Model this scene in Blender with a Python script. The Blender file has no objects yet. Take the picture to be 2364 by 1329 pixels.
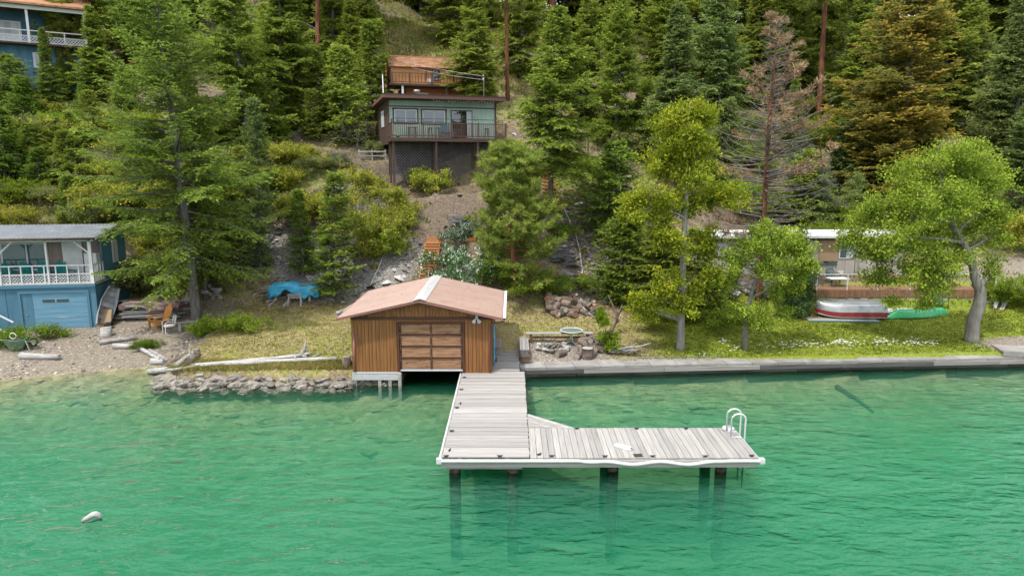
import bpy, math, random
import numpy as np
from mathutils import Vector, Matrix

sc = bpy.context.scene
COL = sc.collection
random.seed(7)
R = math.radians

# ------------------------------------------------------------------ camera
CAM_H, CAM_PITCH = 9.0, R(10)
cam = bpy.data.cameras.new('camera')
cam.sensor_width = 36.0
cam.lens = 24.0
cam.clip_start, cam.clip_end = 0.1, 2000
cam_o = bpy.data.objects.new('camera', cam)
cam_o.location = (0, 0, CAM_H)
cam_o.rotation_euler = (R(90) - CAM_PITCH, 0, 0)
COL.objects.link(cam_o)
sc.camera = cam_o

# ------------------------------------------------------------------ sky, sun, exposure
SUN_EL, SUN_AZ = R(64), R(-138)          # azimuth measured from +Y towards +X
world = bpy.data.worlds.new('World')
sc.world = world
world.use_nodes = True
wn, wl = world.node_tree.nodes, world.node_tree.links
bg = wn['Background']
sky = wn.new('ShaderNodeTexSky')
sky.sky_type = 'NISHITA'
sky.sun_disc = False
sky.sun_elevation = SUN_EL
sky.sun_rotation = SUN_AZ
sky.altitude = 900
sky.dust_density = 1.5
wtc = wn.new('ShaderNodeTexCoord')
wmap = wn.new('ShaderNodeMapping'); wmap.inputs['Scale'].default_value = (1, 1, 2.2)
wno = wn.new('ShaderNodeTexNoise'); wno.inputs['Scale'].default_value = 1.7; wno.inputs['Detail'].default_value = 7
wra = wn.new('ShaderNodeMapRange'); wra.inputs[1].default_value = .33; wra.inputs[2].default_value = .55
wmx = wn.new('ShaderNodeMix'); wmx.data_type = 'RGBA'
wmx.inputs['B'].default_value = (11.5, 12.0, 12.7, 1)      # thin bright cloud
wl.new(wtc.outputs['Generated'], wmap.inputs[0]); wl.new(wmap.outputs[0], wno.inputs[0])
wl.new(wno.outputs[0], wra.inputs[0]); wl.new(wra.outputs[0], wmx.inputs['Factor'])
wl.new(sky.outputs[0], wmx.inputs['A']); wl.new(wmx.outputs['Result'], bg.inputs['Color'])
bg.inputs['Strength'].default_value = 0.15

sun = bpy.data.lights.new('sun', 'SUN')
sun.energy = 3.7
sun.angle = R(2)
sun.color = (1.0, .955, .88)
sun_o = bpy.data.objects.new('sun', sun)
sd = Vector((math.sin(SUN_AZ) * math.cos(SUN_EL), math.cos(SUN_AZ) * math.cos(SUN_EL), math.sin(SUN_EL)))
sun_o.rotation_euler = sd.to_track_quat('Z', 'Y').to_euler()
sun_o.location = (0, 0, 80)
COL.objects.link(sun_o)

vs = sc.view_settings
vs.view_transform = 'Standard'; vs.look = 'None'; vs.exposure = 0.5; vs.gamma = 1
vs.use_curve_mapping = False
cy = sc.cycles
cy.use_denoising = True
cy.max_bounces = 5; cy.diffuse_bounces = 3; cy.glossy_bounces = 3; cy.transmission_bounces = 4
cy.transparent_max_bounces = 14; cy.volume_bounces = 2
cy.caustics_reflective = False; cy.caustics_refractive = False
cy.use_adaptive_sampling = True; cy.adaptive_threshold = 0.025

# ------------------------------------------------------------------ helpers
PXF, PXC, PYC = 1576., 1182., 664.5

def ray(px, py):
    u = (px - PXC) / PXF; v = (PYC - py) / PXF
    return (u, math.cos(CAM_PITCH) + v * math.sin(CAM_PITCH), -math.sin(CAM_PITCH) + v * math.cos(CAM_PITCH))

def at_y(px, py, Y):
    d = ray(px, py); t = Y / d[1]
    return Vector((d[0] * t, Y, CAM_H + d[2] * t))

def at_z(px, py, z):
    d = ray(px, py); t = (z - CAM_H) / d[2]
    return Vector((d[0] * t, d[1] * t, z))

def ip(x, xs, ys):
    return np.interp(x, xs, ys)

def vnoise(x, y, s, seed=0):
    """smooth value noise on numpy arrays"""
    x = np.asarray(x, float) / s + seed * 17.3; y = np.asarray(y, float) / s + seed * 9.7
    xi, yi = np.floor(x), np.floor(y); fx, fy = x - xi, y - yi
    fx = fx * fx * (3 - 2 * fx); fy = fy * fy * (3 - 2 * fy)
    def h(a, b):
        n = np.sin(a * 127.1 + b * 311.7 + seed * 74.7) * 43758.5453
        return n - np.floor(n)
    return (h(xi, yi) * (1 - fx) * (1 - fy) + h(xi + 1, yi) * fx * (1 - fy) + h(xi, yi + 1) * (1 - fx) * fy + h(xi + 1, yi + 1) * fx * fy) - .5

def shore(x):
    return ip(x, [-80, -22, -19, -16.6, -15.4, -14.7, -6.7, -4.75, -4.7, -1.9, -1.85, .3, .35, 14, 24, 60],
              [26, 28.05, 29.2, 30, 29.9, 27.75, 28.0, 28.1, 33.2, 33.2, 30.2, 30.2, 28.95, 29.8, 30.55, 33])

def shore_s(x):
    return ip(x, [-80, -22, -19, -16.6, -15.2, -14.7, -6.7, .35, 14, 24, 60],
              [26, 28.05, 29.2, 29.8, 29.2, 27.6, 27.9, 28.7, 29.55, 30.3, 33])

def zt(x, y):
    x = np.asarray(x, float); y = np.asarray(y, float)
    toe = ip(x, [-60, -30, -20, -10, -5, 0, 4, 8, 11, 19, 24, 30, 60], [39, 39, 38, 37, 35.3, 35.2, 36.6, 37.5, 39.5, 46.5, 47.5, 47, 46])
    toez = ip(x, [-60, -20, -8, 0, 8, 13, 16, 30, 60], [1.5, 1.4, 1.4, 1.4, 1.5, 2.5, 3.0, 3.3, 3.6])
    hs = ip(x, [-60, -25, -12, 0, 20, 40, 80], [1.3, 1.22, 1.05, 1, .98, .93, .9])
    d = y - toe
    hill = toez + hs * ip(d, [0, 2.5, 10, 22, 45, 85, 100, 140, 260], [0, 1.4, 6.8, 12.2, 20.5, 34, 37, 38, 39])
    rough = ip(d, [0, 4, 40], [0, .55, 1.5])
    hill = hill + rough * (vnoise(x, y, 7, 1) * 1.2 + vnoise(x, y, 2.3, 2) * .5) + ip(d, [0, 3], [0, .18]) * vnoise(x, y, .8, 3)
    hill = hill - 1.7 * np.clip(1.25 - ((x + 4.6) / 5.2) ** 2 - ((y - 46.9) / 3.0) ** 2, 0, 1)
    ys = shore(x)
    zs = ip(x, [-60, -15.5, -14.8, 0, .3, 24, 40], [0.0, 0.0, .5, .5, .38, .38, .4])
    t = np.clip((y - ys) / np.maximum(toe - ys, .1), 0, 1)
    lawn = zs + (toez - zs) * t
    # terrace under the trailer and its deck
    tw = ip(x, [8.5, 12.5, 26.6, 29], [0, 1, 1, 0])
    terr = ip(y, [29, 37.3, 38.3, 40, 46], [.4, 1.08, 1.9, 2.35, 3.0])
    lawn = lawn * (1 - tw) + terr * tw
    lawn = lawn + .05 * vnoise(x, y, 1.6, 4) + .12 * vnoise(x, y, 5, 5) * ip(y - ys, [0, 2], [0, 1])
    land = np.where(d > 0, hill, lawn)
    b0 = ip(x, [-60, -15.5, -14.8, 40], [0, 0, .45, .45])
    dist = shore_s(x) - y
    bed = -(b0 + ip(dist, [-6, 0, 1.5, 4, 8.5, 18, 30, 90], [0, .02, .35, 1.0, 2.3, 4.2, 6, 10])) + .22 * vnoise(x, y, 1.7, 6) * ip(dist, [0, 2], [0, 1]) + .09 * vnoise(x, y, .5, 8)
    return np.where(y >= ys, land, np.minimum(bed, -.05))

def Z(x, y):
    return float(zt(x, y))

def ground(px, py, far=190):
    d = ray(px, py); t = 20.0; prev = t
    while t < far:
        if CAM_H + d[2] * t < Z(d[0] * t, d[1] * t):
            lo, hi = prev, t
            for _ in range(18):
                m = (lo + hi) / 2
                if CAM_H + d[2] * m < Z(d[0] * m, d[1] * m): hi = m
                else: lo = m
            t = hi
            return Vector((d[0] * t, d[1] * t, CAM_H + d[2] * t))
        prev = t; t += .4
    x, y = d[0] * far, d[1] * far
    return Vector((x, y, Z(x, y)))

# ------------------------------------------------------------------ materials
def lin(r, g, b):
    f = lambda c: (c / 255 / 12.92) if c <= 10 else ((c / 255 + .055) / 1.055) ** 2.4
    return (f(r), f(g), f(b), 1)

def c4(c):
    return tuple(c) + ((1,) if len(c) == 3 else ())

def new_mat(name):
    m = bpy.data.materials.new(name); m.use_nodes = True
    return m, m.node_tree.nodes, m.node_tree.links, m.node_tree.nodes['Principled BSDF']

def ramp(n, stops):
    r = n.new('ShaderNodeValToRGB'); e = r.color_ramp.elements
    while len(e) < len(stops): e.new(.5)
    for el, (p, c) in zip(e, stops):
        el.position = p; el.color = c4(c)
    return r

MATS = {}
def mat(name, cols, scale=(3, 3, 3), rough=.8, bump=.3, detail=6, coord='Object', spread=.16, metal=0, rvar=.35, spec=.3, bdist=.02, wear=None):
    """noise-coloured surface; per-object brightness and pattern offset"""
    m, n, l, b = new_mat(name)
    tc = n.new('ShaderNodeTexCoord'); oi = n.new('ShaderNodeObjectInfo')
    mp = n.new('ShaderNodeMapping'); mp.inputs['Scale'].default_value = scale
    l.new(tc.outputs[coord], mp.inputs[0])
    add = n.new('ShaderNodeVectorMath'); add.operation = 'ADD'
    sc_ = n.new('ShaderNodeMath'); sc_.operation = 'MULTIPLY'; sc_.inputs[1].default_value = 91.7
    l.new(oi.outputs['Random'], sc_.inputs[0]); l.new(mp.outputs[0], add.inputs[0]); l.new(sc_.outputs[0], add.inputs[1])
    no = n.new('ShaderNodeTexNoise'); no.inputs['Scale'].default_value = 1; no.inputs['Detail'].default_value = detail; no.inputs['Roughness'].default_value = .62
    l.new(add.outputs[0], no.inputs[0])
    k = len(cols)
    st = [(.5 + (i / (k - 1) - .5) * 2 * spread * (1 if k > 2 else 1), c) for i, c in enumerate(cols)] if k > 1 else [(0, cols[0]), (1, cols[0])]
    rp = ramp(n, st); l.new(no.outputs[0], rp.inputs[0])
    col = rp.outputs[0]
    if wear:
        w2 = n.new('ShaderNodeTexNoise'); w2.inputs['Scale'].default_value = wear[1]; w2.inputs['Detail'].default_value = 8
        wadd = n.new('ShaderNodeVectorMath'); wadd.operation = 'ADD'
        l.new(tc.outputs[coord], wadd.inputs[0]); l.new(sc_.outputs[0], wadd.inputs[1]); l.new(wadd.outputs[0], w2.inputs[0])
        wr = n.new('ShaderNodeMapRange'); wr.inputs[1].default_value = wear[2]; wr.inputs[2].default_value = wear[2] + .08
        l.new(w2.outputs[0], wr.inputs[0])
        wm = n.new('ShaderNodeMix'); wm.data_type = 'RGBA'; wm.inputs['B'].default_value = c4(wear[0])
        l.new(wr.outputs[0], wm.inputs['Factor']); l.new(col, wm.inputs['A']); col = wm.outputs['Result']
    hv = n.new('ShaderNodeHueSaturation')
    mr = n.new('ShaderNodeMapRange'); mr.inputs[3].default_value = 1 - rvar / 2; mr.inputs[4].default_value = 1 + rvar / 2
    l.new(oi.outputs['Random'], mr.inputs[0]); l.new(mr.outputs[0], hv.inputs['Value']); l.new(col, hv.inputs['Color'])
    l.new(hv.outputs[0], b.inputs['Base Color'])
    b.inputs['Roughness'].default_value = rough; b.inputs['Metallic'].default_value = metal
    b.inputs['Specular IOR Level'].default_value = spec
    if bump:
        bp = n.new('ShaderNodeBump'); bp.inputs['Strength'].default_value = bump; bp.inputs['Distance'].default_value = bdist
        l.new(no.outputs[0], bp.inputs['Height']); l.new(bp.outputs[0], b.inputs['Normal'])
    MATS[name] = m
    return m

def leaf_mat(name, stops, trans=.45, rvar=.3):
    m, n, l, b = new_mat(name)
    n.remove(b); out = n['Material Output']
    at = n.new('ShaderNodeAttribute'); at.attribute_name = 'v'
    rp = ramp(n, stops); l.new(at.outputs['Fac'], rp.inputs[0])
    oi = n.new('ShaderNodeObjectInfo')
    mr = n.new('ShaderNodeMapRange'); mr.inputs[3].default_value = 1 - rvar / 2; mr.inputs[4].default_value = 1 + rvar / 2
    hv = n.new('ShaderNodeHueSaturation'); l.new(oi.outputs['Random'], mr.inputs[0]); l.new(mr.outputs[0], hv.inputs['Value'])
    mh = n.new('ShaderNodeMapRange'); mh.inputs[3].default_value = .488; mh.inputs[4].default_value = .512
    wv = n.new('ShaderNodeTexWhiteNoise'); wv.noise_dimensions = '1D'; l.new(oi.outputs['Random'], wv.inputs['W'])
    l.new(wv.outputs['Value'], mh.inputs[0]); l.new(mh.outputs[0], hv.inputs['Hue'])
    l.new(rp.outputs[0], hv.inputs['Color'])
    d = n.new('ShaderNodeBsdfDiffuse'); t = n.new('ShaderNodeBsdfTranslucent'); mx = n.new('ShaderNodeMixShader')
    mx.inputs[0].default_value = trans
    l.new(hv.outputs[0], d.inputs[0]); l.new(hv.outputs[0], t.inputs[0]); l.new(d.outputs[0], mx.inputs[1]); l.new(t.outputs[0], mx.inputs[2])
    l.new(mx.outputs[0], out.inputs['Surface'])
    MATS[name] = m
    return m

M = MATS
# timber and building surfaces (unit-box boards: local axes are stretched with the board)
mat('dock_wood', [(0.163, 0.150, 0.141), (0.252, 0.237, 0.221), (0.313, 0.296, 0.277)], (2.5, 9, 9), .85, .3, rvar=.34, spread=.2, wear=((0.192, 0.176, 0.168), 5, .66))
mat('walk_wood', [(0.120, 0.112, 0.104), (0.216, 0.200, 0.188), (0.288, 0.276, 0.264)], (2.5, 9, 9), .9, .3, rvar=.3, spread=.2)
mat('grey_wood', [(0.128, 0.120, 0.112), (0.240, 0.228, 0.216), (0.344, 0.328, 0.312)], (2, 8, 8), .9, .4, rvar=.4, spread=.2)
mat('stain_board', [(0.061, 0.021, 0.007), (0.176, 0.073, 0.021), (0.254, 0.118, 0.036)], (7, 3, 1.4), .65, .3, rvar=.2, spread=.2, wear=((0.040, 0.018, 0.008), 3, .64))
mat('stain_trim', [(0.036, 0.014, 0.008), (0.079, 0.032, 0.016)], (4, 4, 4), .7, .3, rvar=.2)
mat('door_panel', [(0.141, 0.058, 0.026), (0.230, 0.121, 0.066), (0.282, 0.167, 0.100)], (2.2, 2, 5), .75, .15, rvar=.25, spread=.2, wear=((0.136, 0.056, 0.024), 3, .6))
mat('grey_paint', [(0.288, 0.288, 0.288), (0.416, 0.424, 0.432)], (3, 6, 6), .75, .2, wear=((0.200, 0.160, 0.128), 7, .62))
mat('pink_roof', [(0.219, 0.138, 0.107), (0.252, 0.164, 0.129), (0.270, 0.185, 0.150)], (1.2, 1.2, 1.2), .5, .03, rvar=.05, spread=.25, spec=.4, wear=((.235, .14, .11), 1.1, .60))
mat('ridge_metal', [(0.282, 0.275, 0.269), (0.384, 0.378, 0.371)], (2, 5, 2), .5, .05, rvar=.05)
mat('fascia', [(0.160, 0.068, 0.052), (0.208, 0.096, 0.076)], (2, 2, 2), .6, .1)
mat('white_paint', [(0.436, 0.436, 0.429), (0.535, 0.535, 0.528)], (3, 3, 3), .6, .1, rvar=.1, wear=((0.336, 0.320, 0.296), 6, .7))
mat('fender_white', [(0.384, 0.381, 0.371), (0.461, 0.458, 0.448)], (4, 4, 4), .5, .05, rvar=.05)
mat('metal_rail', [(0.440, 0.448, 0.464), (0.528, 0.536, 0.552)], (4, 4, 4), .35, 0, metal=.3, rvar=.05)
mat('black_iron', [(0.024, 0.024, 0.024), (0.048, 0.044, 0.040)], (6, 6, 6), .6, .1)
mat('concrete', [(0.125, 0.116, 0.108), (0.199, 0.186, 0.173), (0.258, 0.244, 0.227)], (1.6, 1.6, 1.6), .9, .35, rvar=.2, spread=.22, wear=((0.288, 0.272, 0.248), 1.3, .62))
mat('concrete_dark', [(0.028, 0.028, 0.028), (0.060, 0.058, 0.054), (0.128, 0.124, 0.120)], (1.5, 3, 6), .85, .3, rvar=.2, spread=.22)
mat('pile_wood', [(.022, .018, .012), (.05, .04, .028), (.09, .072, .05)], (6, 6, 3), .9, .5)
mat('blue_wall', [(0.036, 0.100, 0.152), (0.052, 0.132, 0.188), (0.072, 0.160, 0.216)], (2, 2, 1), .75, .15, rvar=.14, spread=.22)
mat('teal_wall', [(0.054, 0.140, 0.191), (0.070, 0.172, 0.232)], (2, 2, 1), .75, .12, rvar=.1)
mat('blue_door', [(0.068, 0.160, 0.232), (0.096, 0.208, 0.288), (0.128, 0.248, 0.320)], (2.4, 2, 4), .7, .12, rvar=.14, spread=.22, wear=((0.240, 0.280, 0.288), 2.2, .63))
mat('taupe_wall', [(0.200, 0.152, 0.132), (0.248, 0.196, 0.172)], (3, 3, 1), .8, .12)
mat('metal_roof', [(0.208, 0.224, 0.248), (0.288, 0.308, 0.336)], (1.5, 1.5, 1.5), .42, .05, rvar=.08, metal=.35)
mat('cream_roof', [(0.400, 0.392, 0.376), (0.528, 0.520, 0.504)], (.7, .7, 3), .7, .1, rvar=.05, wear=((0.320, 0.296, 0.264), 2, .62))
mat('beige_wall', [(0.288, 0.260, 0.228), (0.344, 0.312, 0.276)], (2, 2, .6), .75, .06, rvar=.06)
mat('tan_panel', [(0.200, 0.136, 0.080), (0.248, 0.172, 0.104)], (2, 2, 1), .8, .08)
mat('green_wall', [(.29, .385, .325), (.34, .445, .38)], (3, 3, .8), .75, .15, rvar=.12)
mat('dark_brown', [(0.036, 0.022, 0.016), (0.080, 0.048, 0.034)], (3, 3, 3), .8, .25, rvar=.3)
mat('rail_brown', [(0.060, 0.034, 0.025), (0.112, 0.066, 0.048)], (3, 3, 3), .8, .2, rvar=.3)
mat('brown_roof', [(0.104, 0.050, 0.038), (0.152, 0.076, 0.060)], (1.5, 1.5, 1.5), .65, .1)
mat('under_dark', [(0.016, 0.014, 0.014), (0.040, 0.036, 0.036)], (1, 1, 1), .95, .2)
mat('lattice', [(0.104, 0.092, 0.096), (0.176, 0.160, 0.164)], (3, 3, 3), .85, .1)
mat('lattice_white', [(0.416, 0.416, 0.416), (0.544, 0.544, 0.544)], (3, 3, 3), .75, .1)
mat('shed_wall', [(0.336, 0.152, 0.050), (0.408, 0.196, 0.072)], (3, 3, .8), .75, .12, rvar=.1)
mat('shingle', [(0.128, 0.060, 0.032), (0.216, 0.108, 0.056), (0.288, 0.160, 0.088)], (3, 3, 3), .9, .4, rvar=.5, spread=.25)
mat('riser_shade', [(.09, .035, .012), (.16, .065, .022)], (2, 6, 6), .8, .2)  # darker orange wood for risers: dark gaps between treads put into the colour
mat('orange_wood', [(0.208, 0.076, 0.022), (0.320, 0.136, 0.048), (0.384, 0.184, 0.072)], (2, 6, 6), .75, .25, rvar=.35, spread=.22)
mat('deck_brown', [(0.136, 0.068, 0.036), (0.216, 0.120, 0.068)], (2, 6, 6), .8, .25, rvar=.3)
mat('stone', [(0.079, 0.069, 0.058), (0.164, 0.147, 0.124), (0.236, 0.215, 0.184)], (3, 3, 3), .9, .5, rvar=.5, spread=.24, wear=((0.192, 0.136, 0.080), 2.5, .64))
mat('pale_stone', [(0.200, 0.192, 0.184), (0.320, 0.312, 0.296)], (3, 3, 3), .9, .5, rvar=.4)
mat('rock_dark', [(0.036, 0.034, 0.032), (0.104, 0.100, 0.096), (0.192, 0.184, 0.176)], (2.2, 2.2, 6), .9, .6, rvar=.2, spread=.24, bdist=.1)
mat('drift', [(0.136, 0.124, 0.112), (0.264, 0.252, 0.236), (0.376, 0.364, 0.348)], (2, 10, 10), .9, .5, rvar=.35, spread=.22)
mat('log_bark', [(0.056, 0.040, 0.030), (0.128, 0.096, 0.076), (0.200, 0.160, 0.136)], (8, 8, 3), .95, .8, rvar=.5, spread=.22, bdist=.04)
mat('log_end', [(0.232, 0.124, 0.060), (0.336, 0.204, 0.112)], (5, 5, 5), .9, .2, rvar=.5)
mat('log_end_grey', [(0.176, 0.152, 0.128), (0.288, 0.256, 0.224)], (5, 5, 5), .9, .2, rvar=.4)
mat('bark_grey', [(0.044, 0.036, 0.032), (0.104, 0.092, 0.084), (0.168, 0.156, 0.144)], (5, 5, 1.2), .95, .9, rvar=.2, spread=.22, bdist=.06)
mat('bark_ash', [(0.088, 0.080, 0.068), (0.168, 0.152, 0.132), (0.240, 0.220, 0.192)], (7, 7, 1.6), .95, .9, rvar=.2, spread=.22, bdist=.06)
mat('bark_red', [(0.040, 0.018, 0.011), (0.136, 0.053, 0.026), (0.216, 0.092, 0.044)], (5, 5, 1.1), .95, 1, rvar=.2, spread=.2, bdist=.08)
mat('twig_grey', [(0.112, 0.092, 0.080), (0.192, 0.168, 0.152)], (4, 4, 4), .95, .2)
mat('twig_brown', [(0.072, 0.048, 0.034), (0.136, 0.096, 0.072)], (4, 4, 4), .95, .2)
mat('tarp_blue', [(0.018, 0.179, 0.324), (0.036, 0.291, 0.464), (0.120, 0.448, 0.594)], (2.5, 2.5, 4), .5, .5, spread=.24, bdist=.05)
mat('tarp_maroon', [(0.072, 0.036, 0.032), (0.152, 0.088, 0.080), (0.264, 0.208, 0.192)], (3, 2.5, 5), .6, .6, spread=.24, bdist=.06)
mat('alum', [(0.192, 0.200, 0.204), (0.264, 0.272, 0.276), (0.328, 0.336, 0.340)], (2.5, 2.5, 2.5), .42, .05, metal=.55, spread=.25)
mat('boat_red', [(0.134, 0.014, 0.010), (0.173, 0.023, 0.017)], (3, 3, 3), .5, .05, wear=((0.240, 0.144, 0.120), 5, .66))
mat('canoe_green', [(0.011, 0.230, 0.072), (0.020, 0.302, 0.096)], (1.5, 1.5, 1.5), .35, .03, spec=.5)
mat('rowboat_grey', [(0.152, 0.160, 0.168), (0.224, 0.232, 0.240), (0.272, 0.280, 0.288)], (2, 6, 6), .85, .3, spread=.22)
mat('teal_plastic', [(0.008, 0.160, 0.152), (0.012, 0.208, 0.192)], (3, 3, 3), .5, 0)
mat('green_plastic', [(0.010, 0.060, 0.056), (0.016, 0.080, 0.072)], (3, 3, 3), .5, 0)
mat('barrow_green', [(0.056, 0.104, 0.080), (0.104, 0.160, 0.128)], (3, 3, 3), .6, .1, wear=((0.160, 0.080, 0.040), 5, .64))
mat('rubber', [(0.010, 0.010, 0.010), (0.024, 0.024, 0.024)], (5, 5, 5), .8, .1)
mat('steel', [(0.280, 0.288, 0.296), (0.384, 0.392, 0.400)], (4, 4, 4), .4, .03, metal=.6)
mat('curtain', [(0.336, 0.352, 0.368), (0.480, 0.496, 0.504)], (14, 14, .6), .9, .1)
mat('interior', [(0.016, 0.018, 0.021), (0.036, 0.040, 0.044)], (1, 1, 1), .9, 0)
mat('sign_paper', [(0.560, 0.576, 0.592), (0.640, 0.656, 0.664)], (4, 4, 4), .7, 0)
mat('driveway', [(0.288, 0.240, 0.196), (0.368, 0.316, 0.264), (0.432, 0.380, 0.328)], (.8, .8, .8), .95, .5, spread=.25, bdist=.05)
mat('gravel', [(0.152, 0.132, 0.112), (0.264, 0.240, 0.212), (0.368, 0.344, 0.312)], (3, 3, 3), .95, .2, rvar=.6, spread=.24)
mat('hose_white', [(0.400, 0.384, 0.368), (0.496, 0.480, 0.464)], (4, 4, 4), .7, 0)
mat('wire', [(0.280, 0.280, 0.280), (0.400, 0.400, 0.400)], (4, 4, 4), .5, 0)
mat('ochre_wood', [(0.304, 0.128, 0.028), (0.400, 0.180, 0.044)], (2, 6, 6), .6, .1, rvar=.1)

def glass_mat(name, tint, rough=.03):
    m, n, l, b = new_mat(name)
    b.inputs['Base Color'].default_value = c4(tint); b.inputs['Roughness'].default_value = rough
    b.inputs['Specular IOR Level'].default_value = .9; b.inputs['Coat Weight'].default_value = .6; b.inputs['Coat Roughness'].default_value = .02
    MATS[name] = m
glass_mat('glass', (.035, .055, .075))
glass_mat('glass_dark', (.012, .015, .018))
glass_mat('glass_table', (.16, .20, .18), .08)

G = {}
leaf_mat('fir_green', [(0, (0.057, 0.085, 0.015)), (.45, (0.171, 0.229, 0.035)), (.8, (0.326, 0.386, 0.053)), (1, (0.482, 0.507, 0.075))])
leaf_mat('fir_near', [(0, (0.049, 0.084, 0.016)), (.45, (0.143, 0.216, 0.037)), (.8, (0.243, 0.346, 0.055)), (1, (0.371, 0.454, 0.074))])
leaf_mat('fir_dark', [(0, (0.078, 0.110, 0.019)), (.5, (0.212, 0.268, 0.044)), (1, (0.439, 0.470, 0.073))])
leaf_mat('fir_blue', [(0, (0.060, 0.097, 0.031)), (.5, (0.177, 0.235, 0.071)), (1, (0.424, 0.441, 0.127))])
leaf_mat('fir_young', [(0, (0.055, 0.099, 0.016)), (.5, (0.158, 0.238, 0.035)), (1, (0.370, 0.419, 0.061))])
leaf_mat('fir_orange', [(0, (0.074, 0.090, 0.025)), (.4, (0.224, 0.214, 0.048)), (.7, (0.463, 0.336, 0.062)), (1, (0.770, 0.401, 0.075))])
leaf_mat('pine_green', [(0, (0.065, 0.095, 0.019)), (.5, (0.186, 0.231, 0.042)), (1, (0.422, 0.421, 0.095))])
leaf_mat('pine_dead', [(0, (.17, .115, .07)), (.5, (.31, .215, .13)), (1, (.46, .33, .20))], .2)
leaf_mat('juniper_dark', [(0, (0.024, 0.052, 0.020)), (.5, (0.067, 0.120, 0.044)), (1, (0.132, 0.200, 0.071))])
leaf_mat('juniper_grey', [(0, (0.074, 0.093, 0.054)), (.5, (0.176, 0.202, 0.122)), (1, (0.297, 0.313, 0.191))])
leaf_mat('ash_leaf', [(0, (0.072, 0.119, 0.016)), (.45, (0.209, 0.266, 0.023)), (.8, (0.390, 0.399, 0.031)), (1, (0.580, 0.479, 0.052))], .38)
leaf_mat('box_leaf', [(0, (0.068, 0.119, 0.016)), (.45, (0.178, 0.259, 0.031)), (.8, (0.297, 0.361, 0.047)), (1, (0.431, 0.440, 0.073))], .38)
leaf_mat('bright_leaf', [(0, (0.051, 0.101, 0.009)), (.5, (0.128, 0.201, 0.014)), (1, (0.256, 0.282, 0.033))], .38)
leaf_mat('shrub_yellow', [(0, (0.054, 0.087, 0.014)), (.4, (0.171, 0.212, 0.027)), (.72, (0.389, 0.379, 0.055)), (1, (0.652, 0.525, 0.134))])
leaf_mat('shrub_green', [(0, (0.055, 0.099, 0.012)), (.5, (0.164, 0.243, 0.026)), (1, (0.354, 0.395, 0.048))])
leaf_mat('shrub_olive', [(0, (0.070, 0.088, 0.029)), (.5, (0.178, 0.206, 0.067)), (1, (0.342, 0.333, 0.122))])
leaf_mat('shrub_white', [(0, (0.023, 0.057, 0.015)), (.52, (0.068, 0.138, 0.039)), (.66, (0.168, 0.253, 0.099)), (.74, (0.693, 0.726, 0.660)), (1, (0.819, 0.847, 0.792))])
leaf_mat('blossom', [(0, (0.246, 0.213, 0.074)), (.5, (0.377, 0.328, 0.123)), (1, (0.492, 0.443, 0.221))])
leaf_mat('balsam', [(0, (.20, .19, .02)), (1, (.44, .36, .03))])
leaf_mat('grass_green', [(0, (0.060, 0.084, 0.009)), (.5, (0.135, 0.165, 0.014)), (1, (0.228, 0.222, 0.031))], .35)
leaf_mat('grass_dry', [(0, (0.132, 0.103, 0.041)), (.5, (0.254, 0.212, 0.081)), (1, (0.396, 0.339, 0.153))], .3)
leaf_mat('grass_mix', [(0, (.10, .10, .028)), (.45, (.21, .195, .055)), (1, (.36, .31, .12))], .3)
leaf_mat('sage', [(0, (.075, .085, .055)), (1, (.20, .21, .14))])
leaf_mat('daisy', [(0, (0.574, 0.574, 0.558)), (1, (0.689, 0.689, 0.672))], .1)

# ------------------------------------------------------------------ object helpers
def link(o):
    COL.objects.link(o); return o

def tag(o, label=None, cat=None, group=None, kind=None):
    if label: o['label'] = label
    if cat: o['category'] = cat
    if group: o['group'] = group
    if kind: o['kind'] = kind
    return o

def thing(name, label, cat, loc=(0, 0, 0), rz=0, group=None):
    o = bpy.data.objects.new(name, None); o.empty_display_size = .2
    o.location = loc; o.rotation_euler = (0, 0, rz)
    return tag(link(o), label, cat, group)

def copy_tree(o, parent=None):
    c = o.copy(); COL.objects.link(c); c.parent = parent
    for ch in o.children: copy_tree(ch, c)
    return c

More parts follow.
